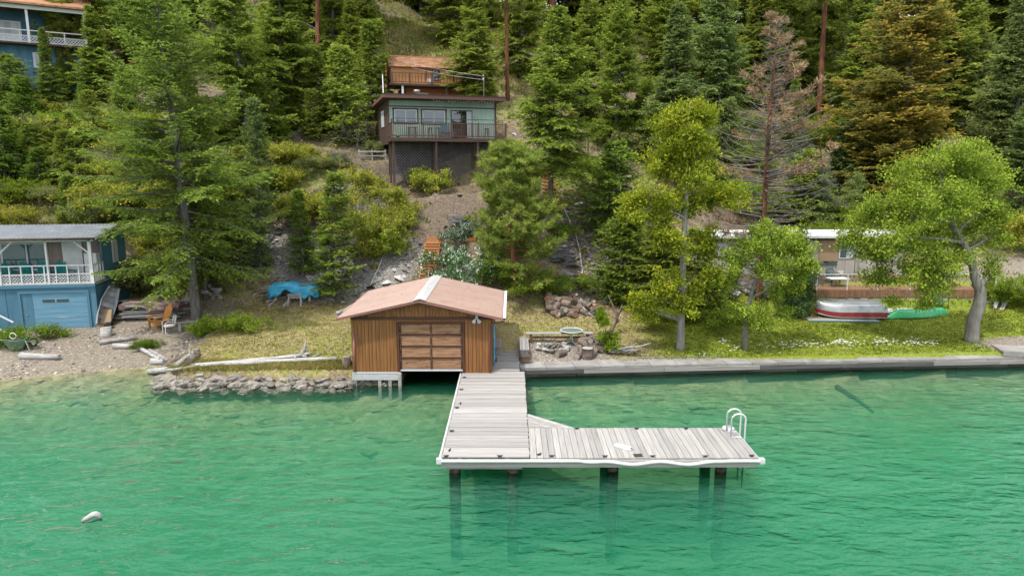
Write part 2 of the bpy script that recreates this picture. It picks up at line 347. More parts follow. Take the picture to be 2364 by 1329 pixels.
class MB:
    """mesh collector: boxes, bars, tubes, prisms"""
    def __init__(s): s.v = []; s.f = []; s.sm = []
    def add(s, vs, fs, smooth=False):
        k = len(s.v); s.v += [tuple(v) for v in vs]; s.f += [tuple(i + k for i in f) for f in fs]; s.sm += [smooth] * len(fs)
        return s
    def box(s, c, d, rot=None):
        hx, hy, hz = d[0] / 2, d[1] / 2, d[2] / 2
        vs = [Vector((x, y, z)) for x in (-hx, hx) for y in (-hy, hy) for z in (-hz, hz)]
        if rot is not None: vs = [rot @ v for v in vs]
        return s.add([v + Vector(c) for v in vs], [(0, 1, 3, 2), (4, 6, 7, 5), (0, 4, 5, 1), (2, 3, 7, 6), (0, 2, 6, 4), (1, 5, 7, 3)])
    def mm(s, a, b):
        return s.box([(a[i] + b[i]) / 2 for i in range(3)], [abs(b[i] - a[i]) for i in range(3)])
    def bar(s, p, q, w, h, up=(0, 0, 1)):
        p, q = Vector(p), Vector(q); d = q - p; L = d.length
        x = d.normalized(); y = Vector(up).cross(x)
        if y.length < 1e-4: y = Vector((1, 0, 0)).cross(x)
        y.normalize(); z = x.cross(y)
        return s.box((p + q) / 2, (L, w, h), Matrix((x, y, z)).transposed())
    def tube(s, pts, r, n=6, cap=True, smooth=True, wob=0, rnd=None):
        pts = [Vector(p) for p in pts]
        if not hasattr(r, '__len__'): r = [r] * len(pts)
        k = len(s.v); vs = []
        ref = Vector((.13, .31, .94))
        for i, p in enumerate(pts):
            t = (pts[min(i + 1, len(pts) - 1)] - pts[max(i - 1, 0)])
            t = t.normalized() if t.length > 1e-6 else Vector((0, 0, 1))
            a = ref if abs(t.dot(ref)) < .9 else Vector((1, 0, 0))
            u = t.cross(a).normalized(); w = t.cross(u)
            for j in range(n):
                an = 2 * math.pi * j / n
                rr = r[i] * (1 + (wob * (rnd.random() - .5) if wob else 0))
                vs.append(p + (u * math.cos(an) + w * math.sin(an)) * rr)
        fs = []
        for i in range(len(pts) - 1):
            for j in range(n):
                a, b = i * n + j, i * n + (j + 1) % n
                fs.append((a, b, b + n, a + n))
        s.add(vs, fs, smooth)
        if cap:
            m = len(pts) - 1
            s.f += [tuple(k + j for j in range(n))[::-1], tuple(k + m * n + j for j in range(n))]; s.sm += [False, False]
        return s
    def prism(s, poly, a, b, axis='y'):
        """polygon in the plane across the axis, pushed from a to b"""
        f = {'y': lambda u, w, t: (u, t, w), 'x': lambda u, w, t: (t, u, w), 'z': lambda u, w, t: (u, w, t)}[axis]
        n = len(poly)
        return s.add([f(u, w, a) for u, w in poly] + [f(u, w, b) for u, w in poly],
                     [tuple(range(n))[::-1], tuple(range(n, 2 * n))] + [(i, (i + 1) % n, (i + 1) % n + n, i + n) for i in range(n)])
    def mesh(s, name, m):
        me = bpy.data.meshes.new(name); me.from_pydata(s.v, [], s.f)
        if any(s.sm): me.polygons.foreach_set('use_smooth', s.sm)
        if m: me.materials.append(M[m] if isinstance(m, str) else m)
        me.update(); return me
    def build(s, name, m, parent=None, loc=None, rot=None):
        o = bpy.data.objects.new(name, s.mesh(name, m)); o.parent = parent
        if loc is not None: o.location = loc
        if rot is not None: o.rotation_euler = rot
        return link(o)

_unit = {}
def piece(name, m, parent, c, d, rot=None):
    """one board / panel: a shared unit box, scaled"""
    if m not in _unit: _unit[m] = MB().box((0, 0, 0), (1, 1, 1)).mesh('board_' + m, m)
    o = bpy.data.objects.new(name, _unit[m]); o.parent = parent; o.location = c; o.scale = d
    if rot is not None: o.rotation_euler = rot
    return link(o)

def piece_pq(name, m, parent, p, q, w, h, up=(0, 0, 1)):
    p, q = Vector(p), Vector(q); d = q - p; x = d.normalized(); y = Vector(up).cross(x)
    if y.length < 1e-4: y = Vector((1, 0, 0)).cross(x)
    y.normalize(); z = x.cross(y)
    return piece(name, m, parent, (p + q) / 2, (d.length, w, h), Matrix((x, y, z)).transposed().to_euler())

def quads_mesh(name, P, v, m, slots=None):
    """P: (n,4,3) quads, v: per-face value"""
    n = len(P); me = bpy.data.meshes.new(name)
    me.vertices.add(n * 4); me.vertices.foreach_set('co', P.astype(np.float32).ravel())
    me.loops.add(n * 4); me.loops.foreach_set('vertex_index', np.arange(n * 4, dtype=np.int32))
    me.polygons.add(n); me.polygons.foreach_set('loop_start', np.arange(0, n * 4, 4, dtype=np.int32))
    me.polygons.foreach_set('loop_total', np.full(n, 4, dtype=np.int32))
    a = me.attributes.new('v', 'FLOAT', 'FACE'); a.data.foreach_set('value', np.clip(v, 0, 1).astype(np.float32))
    me.materials.append(M[m]); me.update(calc_edges=True)
    return me

def unitv(a):
    return a / np.maximum(np.linalg.norm(a, axis=-1, keepdims=True), 1e-9)

def leaf_quads(p, d, L, W, rng, flat=.5):
    """rhombic leaves at p along d"""
    n = len(p); d = unitv(d)
    r = rng.normal(size=(n, 3)); r[:, 2] += flat * 3
    w = unitv(np.cross(d, r)) * (np.asarray(W) * .5).reshape(-1, 1)
    L = np.asarray(L).reshape(-1, 1)
    return np.stack([p, p + d * L * .45 + w, p + d * L, p + d * L * .45 - w], axis=1)
# ------------------------------------------------------------------ terrain (lake bed, beach, lawns, hillside in one sheet)
def axis(a, b, c, d, s0, s1, s2):
    return np.concatenate([np.arange(a, b, s0), np.arange(b, c, s1), np.arange(c, d + .01, s2)])
TX = axis(-260, -34, 36, 262, 8, .32, 8)
TY = axis(-140, 12, 66, 270, 5, .32, 2.4)
gx, gy = np.meshgrid(TX, TY); gz = zt(gx, gy)
nx, ny = len(TX), len(TY)
tme = bpy.data.meshes.new('ground')
co = np.stack([gx, gy, gz], -1).reshape(-1, 3)
idx = np.arange(nx * ny).reshape(ny, nx)
q = np.stack([idx[:-1, :-1], idx[:-1, 1:], idx[1:, 1:], idx[1:, :-1]], -1).reshape(-1, 4)
tme.vertices.add(len(co)); tme.vertices.foreach_set('co', co.astype(np.float32).ravel())
tme.loops.add(q.size); tme.loops.foreach_set('vertex_index', q.astype(np.int32).ravel())
tme.polygons.add(len(q)); tme.polygons.foreach_set('loop_start', np.arange(0, q.size, 4, dtype=np.int32))
tme.polygons.foreach_set('loop_total', np.full(len(q), 4, dtype=np.int32))
tme.polygons.foreach_set('use_smooth', np.ones(len(q), dtype=bool))

def sm(v, a, b):
    t = np.clip((v - a) / (b - a), 0, 1); return t * t * (3 - 2 * t)

def blob(x, y, cx, cy, rx, ry):
    return np.clip(1.4 - ((x - cx) / rx) ** 2 - ((y - cy) / ry) ** 2, 0, 1)

def zones(x, y, z):
    n1 = vnoise(x, y, 2.6, 11); n2 = vnoise(x, y, .9, 12)
    toe = ip(x, [-60, -20, -10, -5, 0, 4, 8, 11, 14, 24, 60], [39, 38, 37, 35.3, 35.2, 36.6, 37.5, 39, 39, 40, 40])
    land = (y > shore(x)).astype(float)
    flat = land * (1 - sm(y, toe - .6, toe + 1.2))
    lawn = flat * np.clip(sm(x, 5.5, 8.5) + .3 * sm(x, -14.5, -12.5) * (1 - sm(x, -7.5, -6)) * (1 - sm(y, 33.5, 36)) + .25 * blob(x, y, 3, 33.5, 3.5, 1.2) + n1 * .5, 0, 1)
    lawn = np.maximum(lawn, land * sm(x, 27, 29) * (1 - sm(y, 37, 39)))
    gravel = flat * np.clip((1 - sm(x, -15.6, -14.2)) + blob(x, y, 2.3, 30.4, 2.2, 1.5) * 1.4 + n1 * .3, 0, 1)
    gravel = np.maximum(gravel, land * np.maximum(blob(x, y, 31, 42, 4.2, 4.6), blob(x, y, 25.2, 31.8, 3, 1.3)))
    hill = land * (1 - flat)
    talus = hill * np.clip(blob(x, y, -9.5, 39.5, 4.2, 2.6) + blob(x, y, -14.5, 41.5, 3.5, 2) * .7 + blob(x, y, 4.8, 40, 2.1, 5) + blob(x, y, -14, 62.5, 4.2, 2.4) + blob(x, y, -9, 45, 3.4, 2) + blob(x, y, 13.5, 38.5, 2.5, 1.4) + n2 * .4 - .05, 0, 1)
    straw = np.clip(flat * .8 + hill * (blob(x, y, -10.5, 78, 6, 14) * 1.5 + .4 + n1 * 1.1), 0, 1)
    green = hill * np.clip(n1 * 1.4 + .18 + blob(x, y, -8, 74, 7, 10) * .3 + sm(y, 60, 80) * .4, 0, 1)
    return lawn, gravel, talus, straw, green
ZL = zones(gx.ravel(), gy.ravel(), gz.ravel())
for nm, arr in zip(('lawn', 'gravel', 'talus', 'straw', 'green'), ZL):
    a = tme.attributes.new(nm, 'FLOAT', 'POINT'); a.data.foreach_set('value', arr.astype(np.float32))
tme.update(calc_edges=True)
m, n, l, b = new_mat('ground_mat')
tc = n.new('ShaderNodeTexCoord')
def noise(scale, detail=8, rough=.6, stretch=None):
    t = n.new('ShaderNodeTexNoise'); t.inputs['Scale'].default_value = scale; t.inputs['Detail'].default_value = detail; t.inputs['Roughness'].default_value = rough
    if stretch:
        mp = n.new('ShaderNodeMapping'); mp.inputs['Scale'].default_value = stretch; l.new(tc.outputs['Object'], mp.inputs[0]); l.new(mp.outputs[0], t.inputs[0])
    else: l.new(tc.outputs['Object'], t.inputs[0])
    return t.outputs[0]
def colr(src, stops):
    r = ramp(n, stops); l.new(src, r.inputs[0]); return r.outputs[0]
def mixc(f, a, c):
    x = n.new('ShaderNodeMix'); x.data_type = 'RGBA'; l.new(f, x.inputs['Factor']); l.new(a, x.inputs['A']); l.new(c, x.inputs['B']); return x.outputs['Result']
def attr(nm, nz=None, k=.6):
    a = n.new('ShaderNodeAttribute'); a.attribute_name = nm
    if nz is None: return a.outputs['Fac']
    # break the edge of the zone up with noise
    s1 = n.new('ShaderNodeMath'); s1.operation = 'SUBTRACT'; l.new(nz, s1.inputs[0]); s1.inputs[1].default_value = .5
    s2 = n.new('ShaderNodeMath'); s2.operation = 'MULTIPLY_ADD'; l.new(s1.outputs[0], s2.inputs[0]); s2.inputs[1].default_value = k * 3; l.new(a.outputs['Fac'], s2.inputs[2])
    r = n.new('ShaderNodeMapRange'); l.new(s2.outputs[0], r.inputs[0]); r.inputs[1].default_value = .25; r.inputs[2].default_value = .75
    return r.outputs[0]
nf, nm_, nc = noise(9), noise(2.2), noise(.5)
vor = n.new('ShaderNodeTexVoronoi'); vor.inputs['Scale'].default_value = 3.2; l.new(tc.outputs['Object'], vor.inputs[0])
dirt = colr(nf, [(.3, (0.054, 0.039, 0.027)), (.5, (0.106, 0.080, 0.059)), (.7, (0.166, 0.134, 0.103))])
straw = colr(nf, [(.3, (0.128, 0.100, 0.044)), (.5, (0.216, 0.176, 0.080)), (.7, (0.304, 0.256, 0.136))])
lawn = colr(nf, [(.3, (0.078, 0.110, 0.011)), (.5, (0.138, 0.175, 0.020)), (.7, (0.221, 0.239, 0.041))])
hillg = colr(nf, [(.3, (0.032, 0.056, 0.012)), (.55, (0.088, 0.120, 0.024)), (.75, (0.168, 0.176, 0.048))])
grav = colr(nf, [(.3, (0.092, 0.073, 0.054)), (.5, (0.177, 0.149, 0.117)), (.7, (0.262, 0.228, 0.186))])
tal = colr(nf, [(.3, (0.056, 0.052, 0.048)), (.5, (0.160, 0.148, 0.136)), (.68, (0.288, 0.272, 0.252))])
c = mixc(attr('straw', nm_), dirt, straw)
c = mixc(attr('green', nm_), c, hillg)
c = mixc(attr('talus', nm_, .4), c, tal)
c = mixc(attr('lawn', nm_), c, lawn)
c = mixc(attr('gravel', nm_, .35), c, grav)
# lake bed: flat brown-green stones by the shore, pale marl farther out
bedv = colr(vor.outputs['Color'], [(.2, (.15, .135, .07)), (.5, (.26, .235, .125)), (.8, (.40, .35, .20))])
bedn = mixc(nm_, bedv, colr(nf, [(.35, (.12, .12, .06)), (.65, (.27, .26, .14))]))
marl = colr(noise(.8), [(.35, (.24, .27, .19)), (.65, (.32, .35, .25))])
geo = n.new('ShaderNodeSeparateXYZ'); l.new(tc.outputs['Object'], geo.inputs[0])
zz = n.new('ShaderNodeMath'); zz.operation = 'MULTIPLY_ADD'; l.new(nc, zz.inputs[0]); zz.inputs[1].default_value = 1.2; l.new(geo.outputs['Z'], zz.inputs[2])
dr = n.new('ShaderNodeMapRange'); l.new(zz.outputs[0], dr.inputs[0]); dr.inputs[1].default_value = -.35; dr.inputs[2].default_value = -1.9
bed = mixc(dr.outputs[0], bedn, marl)
wet = n.new('ShaderNodeMapRange'); l.new(geo.outputs['Z'], wet.inputs[0]); wet.inputs[1].default_value = .06; wet.inputs[2].default_value = -.03
c = mixc(wet.outputs[0], c, bed)
l.new(c, b.inputs['Base Color']); b.inputs['Roughness'].default_value = .95; b.inputs['Specular IOR Level'].default_value = .15
bp = n.new('ShaderNodeBump'); bp.inputs['Strength'].default_value = .55; bp.inputs['Distance'].default_value = .12
l.new(nf, bp.inputs['Height']); l.new(bp.outputs[0], b.inputs['Normal'])
tme.materials.append(m)
ground_o = link(bpy.data.objects.new('ground', tme)); tag(ground_o, kind='structure')

# ------------------------------------------------------------------ water: closed body with absorption
m, n, l, b = new_mat('lake_water')
n.remove(b); out = n['Material Output']
tc = n.new('ShaderNodeTexCoord')
def wv(scale, stretch, rot, detail=3, rough=.5, dist=0.):
    mp = n.new('ShaderNodeMapping'); mp.inputs['Scale'].default_value = stretch; mp.inputs['Rotation'].default_value = (0, 0, rot)
    t = n.new('ShaderNodeTexNoise'); t.inputs['Scale'].default_value = scale; t.inputs['Detail'].default_value = detail
    t.inputs['Roughness'].default_value = rough; t.inputs['Distortion'].default_value = dist
    l.new(tc.outputs['Object'], mp.inputs[0]); l.new(mp.outputs[0], t.inputs[0]); return t.outputs[0]
def mth(op, a, c=None, d=None):
    x = n.new('ShaderNodeMath'); x.operation = op
    for i, v in enumerate((a, c, d)):
        if v is None: continue
        if isinstance(v, (int, float)): x.inputs[i].default_value = v
        else: l.new(v, x.inputs[i])
    return x.outputs[0]
w1 = wv(.95, (.55, 1.2, 1), R(-14), 2, .45, .3)
w2 = wv(2.6, (.6, 1.2, 1), R(12), 3, .5, .4)
w3 = wv(6, (.7, 1.2, 1), R(-25), 2, .5)
sp = n.new('ShaderNodeSeparateXYZ'); l.new(tc.outputs['Object'], sp.inputs[0])
patch = wv(.09, (1, 1.4, 1), R(20), 2)
open_ = n.new('ShaderNodeMapRange'); l.new(mth('ADD', sp.outputs['Y'], mth('MULTIPLY', mth('SUBTRACT', patch, .5), 44)), open_.inputs[0])
open_.inputs[1].default_value = 32; open_.inputs[2].default_value = 16; open_.inputs[3].default_value = .25; open_.inputs[4].default_value = 1
hgt = mth('ADD', mth('MULTIPLY', w1, .21), mth('ADD', mth('MULTIPLY', w2, .125), mth('MULTIPLY', w3, .03)))
hgt = mth('MULTIPLY', hgt, open_.outputs[0])
bp = n.new('ShaderNodeBump'); bp.inputs['Strength'].default_value = 1; bp.inputs['Distance'].default_value = 1.0; l.new(hgt, bp.inputs['Height'])
fr = n.new('ShaderNodeFresnel'); fr.inputs['IOR'].default_value = 1.333; l.new(bp.outputs[0], fr.inputs['Normal'])
gl = n.new('ShaderNodeBsdfGlossy'); gl.inputs['Roughness'].default_value = .01; l.new(bp.outputs[0], gl.inputs['Normal'])
tr = n.new('ShaderNodeBsdfTransparent'); mx = n.new('ShaderNodeMixShader')
l.new(fr.outputs[0], mx.inputs[0]); l.new(tr.outputs[0], mx.inputs[1]); l.new(gl.outputs[0], mx.inputs[2]); l.new(mx.outputs[0], out.inputs['Surface'])
va = n.new('ShaderNodeVolumeAbsorption'); va.inputs['Color'].default_value = (.0, .56, .28, 1); va.inputs['Density'].default_value = .33
vsc = n.new('ShaderNodeVolumeScatter'); vsc.inputs['Color'].default_value = (.13, 1.0, .68, 1); vsc.inputs['Density'].default_value = .128; vsc.inputs['Anisotropy'].default_value = .0
vadd = n.new('ShaderNodeAddShader'); l.new(va.outputs[0], vadd.inputs[0]); l.new(vsc.outputs[0], vadd.inputs[1])
l.new(vadd.outputs[0], out.inputs['Volume'])
wb = MB().mm((-255, -135, -14), (255, 36, 0)).build('water', m); tag(wb, kind='structure')
# ------------------------------------------------------------------ vegetation prototypes (mesh data shared by copies)
def limb_tubes(mb, paths, r0, n=4):
    for p, r in zip(paths, r0):
        k = len(p); mb.tube(p, [max(r * (1 - .85 * i / (k - 1)), .006) for i in range(k)], n, cap=False)

def fir(seed, H, Rr, zb=.08, step=.32, per=(2, 4), droop=.42, up=.75, twl=1.0, nl=.24, nw=.075, gap=.085, lean=0., prof=.85, ragged=.3, pine=False, bend=.25, tr=.013, dead=.0, lop=.28, lo=.68):
    """conifer: trunk with limbs, crown of needle sprays on side twigs. returns (trunk mesh, crown quads, values)"""
    g = np.random.default_rng(seed)
    mb = MB()
    nz = 14; ph = g.random() * 6.3
    def axis_at(z):
        t = z / H
        return np.array([bend * math.sin(3.1 * t + ph) * t + lean * z, bend * math.cos(2.6 * t + ph) * t - bend * math.cos(ph) * t, z])
    zs = [H * i / nz for i in range(nz + 1)]
    r_at = lambda z: tr * H * (1 - z / H) ** .75 * (1.25 if z < H * .04 else 1) + .012
    mb.tube([axis_at(z) - np.array([0, 0, .5 if z == 0 else 0]) for z in zs], [r_at(z) for z in zs], 9)
    P, D, L, S, V = [], [], [], [], []
    a0 = g.random() * 6.28; band = g.uniform(lo, 1.2, 9)
    paths, rads = [], []
    z = zb * H
    while z < H * .985:
        t = (z - zb * H) / (H * (1 - zb))
        for _ in range(g.integers(*per)):
            az = g.random() * 2 * math.pi
            pr = (1 - t) ** prof * min(1, .5 + 2.6 * t)
            ln = Rr * pr * (1 - ragged + ragged * 1.6 * g.random()) * (1 + lop * math.cos(az - a0 - t * 2)) * np.interp(t * 8, range(9), band) + .18
            o = axis_at(z + g.normal() * step * .3)
            hd = np.array([math.cos(az), math.sin(az), 0]); sd_ = np.array([-math.sin(az), math.cos(az), 0])
            u0 = (-.12 + up * t) + g.normal() * .10; dr = droop * (1 - t) * (.7 + .6 * g.random()); tu = .22 * (.5 + g.random())
            sw = g.normal() * .12
            f = lambda s: o + hd * ln * s + np.array([0, 0, 1]) * ln * (u0 * s - dr * s * s + tu * s ** 4) + sd_ * sw * ln * s * s
            ss = np.linspace(0, 1, 6)
            paths.append([f(s) for s in ss]); rads.append(max(.011 * ln + .008, .012))
            if g.random() < dead: continue
            nt = max(4, int(ln / (.17 if not pine else .24)))
            v0 = g.random()
            for i in range(nt):
                s = .12 + .88 * (i + g.random()) / nt if not pine else .3 + .7 * (i + g.random()) / nt
                s = min(s, 1.0)
                p = f(s); dd = unitv(f(min(s + .05, 1.05)) - f(s - .05))
                for sgn in ((-1, 1) if not pine else (g.choice([-1, 1]),)):
                    a = math.radians(g.uniform(38, 72)) * sgn
                    td = dd * math.cos(a) + sd_ * math.sin(a) + np.array([0, 0, g.normal() * .14 - (.10 if not pine else -.25)])
                    tl = (twl * (.35 + .5 * (1 - s)) * min(1, .35 + ln / (Rr * .7)) + .12) * g.uniform(.6, 1.2)
                    P.append(p); D.append(td); L.append(tl); S.append(s); V.append(v0)
            P.append(f(.86)); D.append(unitv(f(1.) - f(.86))); L.append(ln * .14 + .15); S.append(1); V.append(v0)
        z += step * (.6 + .8 * g.random()) * (1 - .45 * t)
    mb.nt = len(mb.f); limb_tubes(mb, paths, rads)
    P, D, L, S, V = map(np.array, (P, D, L, S, V)); D = unitv(D)
    if pine:      # tufts of long needles at twig ends
        k = 15
        ii = np.repeat(np.arange(len(P)), k * 2)
        along = np.tile(np.repeat([.55, 1.0], k), len(P))
        c0 = P[ii] + D[ii] * (L[ii] * along)[:, None]
        dv = unitv(g.normal(size=c0.shape)) * .95 + D[ii] * .8 + np.array([0, 0, .22])
        Q = leaf_quads(c0, dv, nl * g.uniform(.7, 1.15, len(c0)), nw, g)
        tv = np.repeat(g.random(len(P)), k * 2)
        vv = .12 + .42 * tv + .3 * g.random(len(c0)) + .12 * V[ii]
    else:
        cnt = np.maximum(3, (L / gap).astype(int)); ii = np.repeat(np.arange(len(P)), cnt)
        st = np.concatenate([np.arange(k) / k for k in cnt]) + g.random(len(ii)) * .08
        c0 = P[ii] + D[ii] * (L[ii] * st)[:, None] + np.array([0, 0, -1]) * (L[ii] * st * st * .22)[:, None]
        sid = unitv(np.cross(D[ii], [0, 0, 1])) * np.where(g.random(len(ii)) < .5, 1, -1)[:, None]
        dv = D[ii] * .75 + sid * g.uniform(.15, 1.0, len(ii))[:, None] + g.normal(size=c0.shape) * .22
        Q = leaf_quads(c0, dv, nl * g.uniform(.55, 1.15, len(ii)) * (1.05 - .35 * st), nw * g.uniform(.7, 1.3, len(ii)), g, .7)
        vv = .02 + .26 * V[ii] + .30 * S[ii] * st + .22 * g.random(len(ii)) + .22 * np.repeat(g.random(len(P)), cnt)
    return mb, Q, vv

def leafy(seed, blobs, n_clu, per, leaf=(.17, .085), spread=.3, trunk=None, branch_r=.05, shell=.55, droopy=.15, mat_t='bark_ash', up=.25):
    """broadleaf crown: leaf clusters through ellipsoids; limbs run from trunk to clusters"""
    g = np.random.default_rng(seed); mb = MB()
    B = np.array(blobs); vol = (B[:, 3] * B[:, 4] * B[:, 5]) ** .7; vol /= vol.sum()
    C = []
    for bi, b_ in enumerate(B):              # sprays: leafy twigs reaching outwards, uneven in length
        ns = max(3, int(n_clu * vol[bi] / 4.5))
        dr_ = unitv(g.normal(size=(ns, 3)) + np.array([0, 0, .25]))
        for d_ in dr_:
            r0, r1 = g.uniform(.15, .5), g.uniform(.75, 1.28)
            side = unitv(g.normal(size=3)) * .18
            for t in np.linspace(0, 1, 5)[g.integers(0, 2):]:
                C.append(b_[:3] + (d_ * (r0 + (r1 - r0) * t) + side * t * t) * b_[3:6])
    C = np.array(C)
    C = C[C[:, 2] > .05]; n_clu = len(C)
    if trunk:
        pts = [np.array(p[:3]) for p in trunk]; rr = [p[3] for p in trunk]
        # smooth the trunk
        mb.tube(pts, rr, 10)
        nodes = [(p, r) for p, r in zip(pts, rr)]
        sub = []
        for a, b_ in zip(nodes[:-1], nodes[1:]):
            for k in range(4): sub.append((a[0] * (1 - k / 4) + b_[0] * k / 4, a[1] * (1 - k / 4) + b_[1] * k / 4))
        sub.append(nodes[-1]); sub = sub[int(len(sub) * .28):]
        SP = np.array([s_[0] for s_ in sub]); SR = [s_[1] for s_ in sub]
        # main limbs to blob centres, twigs to some clusters
        for b_ in blobs:
            ctr = np.array(b_[:3]); dd = np.linalg.norm(SP - ctr, axis=1) + np.maximum(0, SP[:, 2] - ctr[2] + .3) * 2; j = int(dd.argmin())
            mid = (SP[j] + ctr) / 2 + g.normal(size=3) * .15 + np.array([0, 0, .15])
            pth = [SP[j] * (1 - t) ** 2 + 2 * mid * t * (1 - t) + ctr * t * t for t in np.linspace(0, 1, 6)]
            r0 = min(SR[j] * .7, branch_r * 2.2)
            mb.tube(pth, [r0 * (1 - .7 * t) for t in np.linspace(0, 1, 6)], 6, cap=False)
            SP = np.vstack([SP, pth[2:]]); SR += [r0 * (1 - .7 * t) for t in np.linspace(0, 1, 6)[2:]]
        for c_ in C[4::5]:
            dd = np.linalg.norm(SP - c_, axis=1); j = int(dd.argmin())
            if dd[j] > 2.4: continue
            mid = (SP[j] + c_) / 2 + g.normal(size=3) * .12 + np.array([0, 0, .12])
            mb.tube([SP[j], mid, c_], [min(.028, SR[j] * .6), .014, .006], 3, cap=False)
    ii = np.repeat(np.arange(n_clu), per)
    off = g.normal(size=(len(ii), 3)) * spread * np.array([1, 1, .75])
    p = C[ii] + off
    outw = unitv(C[ii] - B[:, :3].mean(0))
    d = outw * .6 + unitv(g.normal(size=p.shape)) + np.array([0, 0, up - droopy])
    Q = leaf_quads(p, d, leaf[0] * g.uniform(.6, 1.25, len(ii)), leaf[1] * g.uniform(.7, 1.3, len(ii)), g, .45)
    vv = .10 + .45 * np.repeat(g.random(n_clu), per) + .38 * g.random(len(ii))
    return mb, Q, vv

def bush_blobs(g, w, h, k):
    return [(g.normal() * w * .3, g.normal() * w * .3, h * (.30 + .34 * g.random()), w * g.uniform(.22, .4), w * g.uniform(.22, .4), h * g.uniform(.25, .42)) for _ in range(k)]

PROTO = {}
def proto(name, gen, trunk_mat, crown_mat, limb_mat=None):
    mb, Q, v = gen; tm = mb.mesh(name + '_trunk', trunk_mat)
    if limb_mat:
        tm.materials.append(M[limb_mat]); tm.polygons.foreach_set('material_index', [0 if i < mb.nt else 1 for i in range(len(mb.f))])
    PROTO[name] = (tm, quads_mesh(name + '_crown', Q, v, crown_mat), float(Q[:, :, 2].max()))

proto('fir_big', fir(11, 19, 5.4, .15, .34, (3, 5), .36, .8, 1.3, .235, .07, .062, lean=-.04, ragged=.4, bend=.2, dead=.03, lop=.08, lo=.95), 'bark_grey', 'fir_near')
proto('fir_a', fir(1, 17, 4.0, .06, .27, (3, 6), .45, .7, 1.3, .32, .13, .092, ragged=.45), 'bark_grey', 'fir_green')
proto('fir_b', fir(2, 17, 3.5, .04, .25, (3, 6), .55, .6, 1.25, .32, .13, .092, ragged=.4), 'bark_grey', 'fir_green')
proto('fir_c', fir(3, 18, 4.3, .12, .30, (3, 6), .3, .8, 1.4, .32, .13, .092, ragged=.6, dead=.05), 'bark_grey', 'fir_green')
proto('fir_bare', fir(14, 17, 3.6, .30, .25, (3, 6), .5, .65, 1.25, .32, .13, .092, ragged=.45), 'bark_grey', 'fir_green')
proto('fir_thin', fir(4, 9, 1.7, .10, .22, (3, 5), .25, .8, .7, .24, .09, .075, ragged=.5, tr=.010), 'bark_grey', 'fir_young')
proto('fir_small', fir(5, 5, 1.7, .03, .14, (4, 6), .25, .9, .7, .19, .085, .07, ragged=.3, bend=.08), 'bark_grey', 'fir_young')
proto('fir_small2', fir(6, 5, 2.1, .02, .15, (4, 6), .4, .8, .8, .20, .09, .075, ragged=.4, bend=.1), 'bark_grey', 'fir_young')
proto('pine_young', fir(7, 9, 2.7, .10, .22, (4, 6), .05, .9, .8, .34, .045, pine=True, ragged=.35, prof=.6), 'bark_red', 'pine_green')
proto('pine_tall', fir(8, 24, 3.8, .40, .38, (3, 5), .30, .7, 1.0, .40, .06, pine=True, ragged=.5, prof=.5, tr=.0125), 'bark_red', 'pine_green', 'twig_brown')
proto('pine_dead', fir(9, 15, 2.7, .12, .17, (3, 6), .1, .55, .5, .32, .04, pine=True, ragged=.5, prof=.55, dead=.87, bend=.2, tr=.011), 'bark_red', 'pine_dead', 'twig_grey')
_g = np.random.default_rng(5)
def columnar(seed, H, Rr, n, per):
    g = np.random.default_rng(seed); bl = []
    for i in range(26):
        t = i / 25; r = Rr * (1 - t) ** .6 * (.55 + .45 * min(1, t * 5)); a = g.random() * 6.3
        bl.append((math.cos(a) * r * .45, math.sin(a) * r * .45, H * (.04 + .92 * t), r * .6 + .1, r * .6 + .1, H * .085))
    return leafy(seed, bl, n, per, (.15, .05), .13, [(0, 0, -.3, .12), (0, .02, H * .5, .08), (0, 0, H * .95, .02)], .02, .5, 0, up=.7)
proto('juniper', columnar(21, 4.6, 1.25, 900, 22), 'bark_grey', 'juniper_dark')
proto('juniper_grey', columnar(22, 6.5, 1.7, 800, 22), 'bark_grey', 'juniper_grey')
for i, (w, h, k) in enumerate([(3.2, 2.2, 9), (2.6, 1.9, 7), (4.2, 2.4, 12)]):
    proto('shrub_%d' % i, leafy(30 + i, bush_blobs(_g, w, h, k), [420, 330, 600][i], 15, (.16, .085), .13, [(0, 0, -.3, .05), (.05, 0, h * .3, .04), (0, .05, h * .6, .015)], .02, .6), 'twig_grey', 'shrub_yellow')
proto('white_shrub', leafy(36, bush_blobs(_g, 3.2, 2.5, 12), 520, 15, (.14, .09), .12, [(0, 0, -.3, .05), (.05, 0, .8, .04), (0, .05, 1.5, .015)], .02, .75), 'twig_grey', 'shrub_white')
proto('low_shrub', leafy(37, bush_blobs(_g, 2.4, .9, 8), 340, 26, (.085, .05), .11, [(0, 0, -.2, .03), (.05, 0, .3, .02), (0, .05, .5, .01)], .015, .6), 'twig_grey', 'shrub_green')
proto('bare_shrub', leafy(38, bush_blobs(_g, 2.4, 2.2, 8), 150, 4, (.12, .05), .2, [(0, 0, -.3, .05), (.05, 0, .8, .04), (0, .05, 1.5, .015)], .03, .6), 'twig_grey', 'shrub_olive')

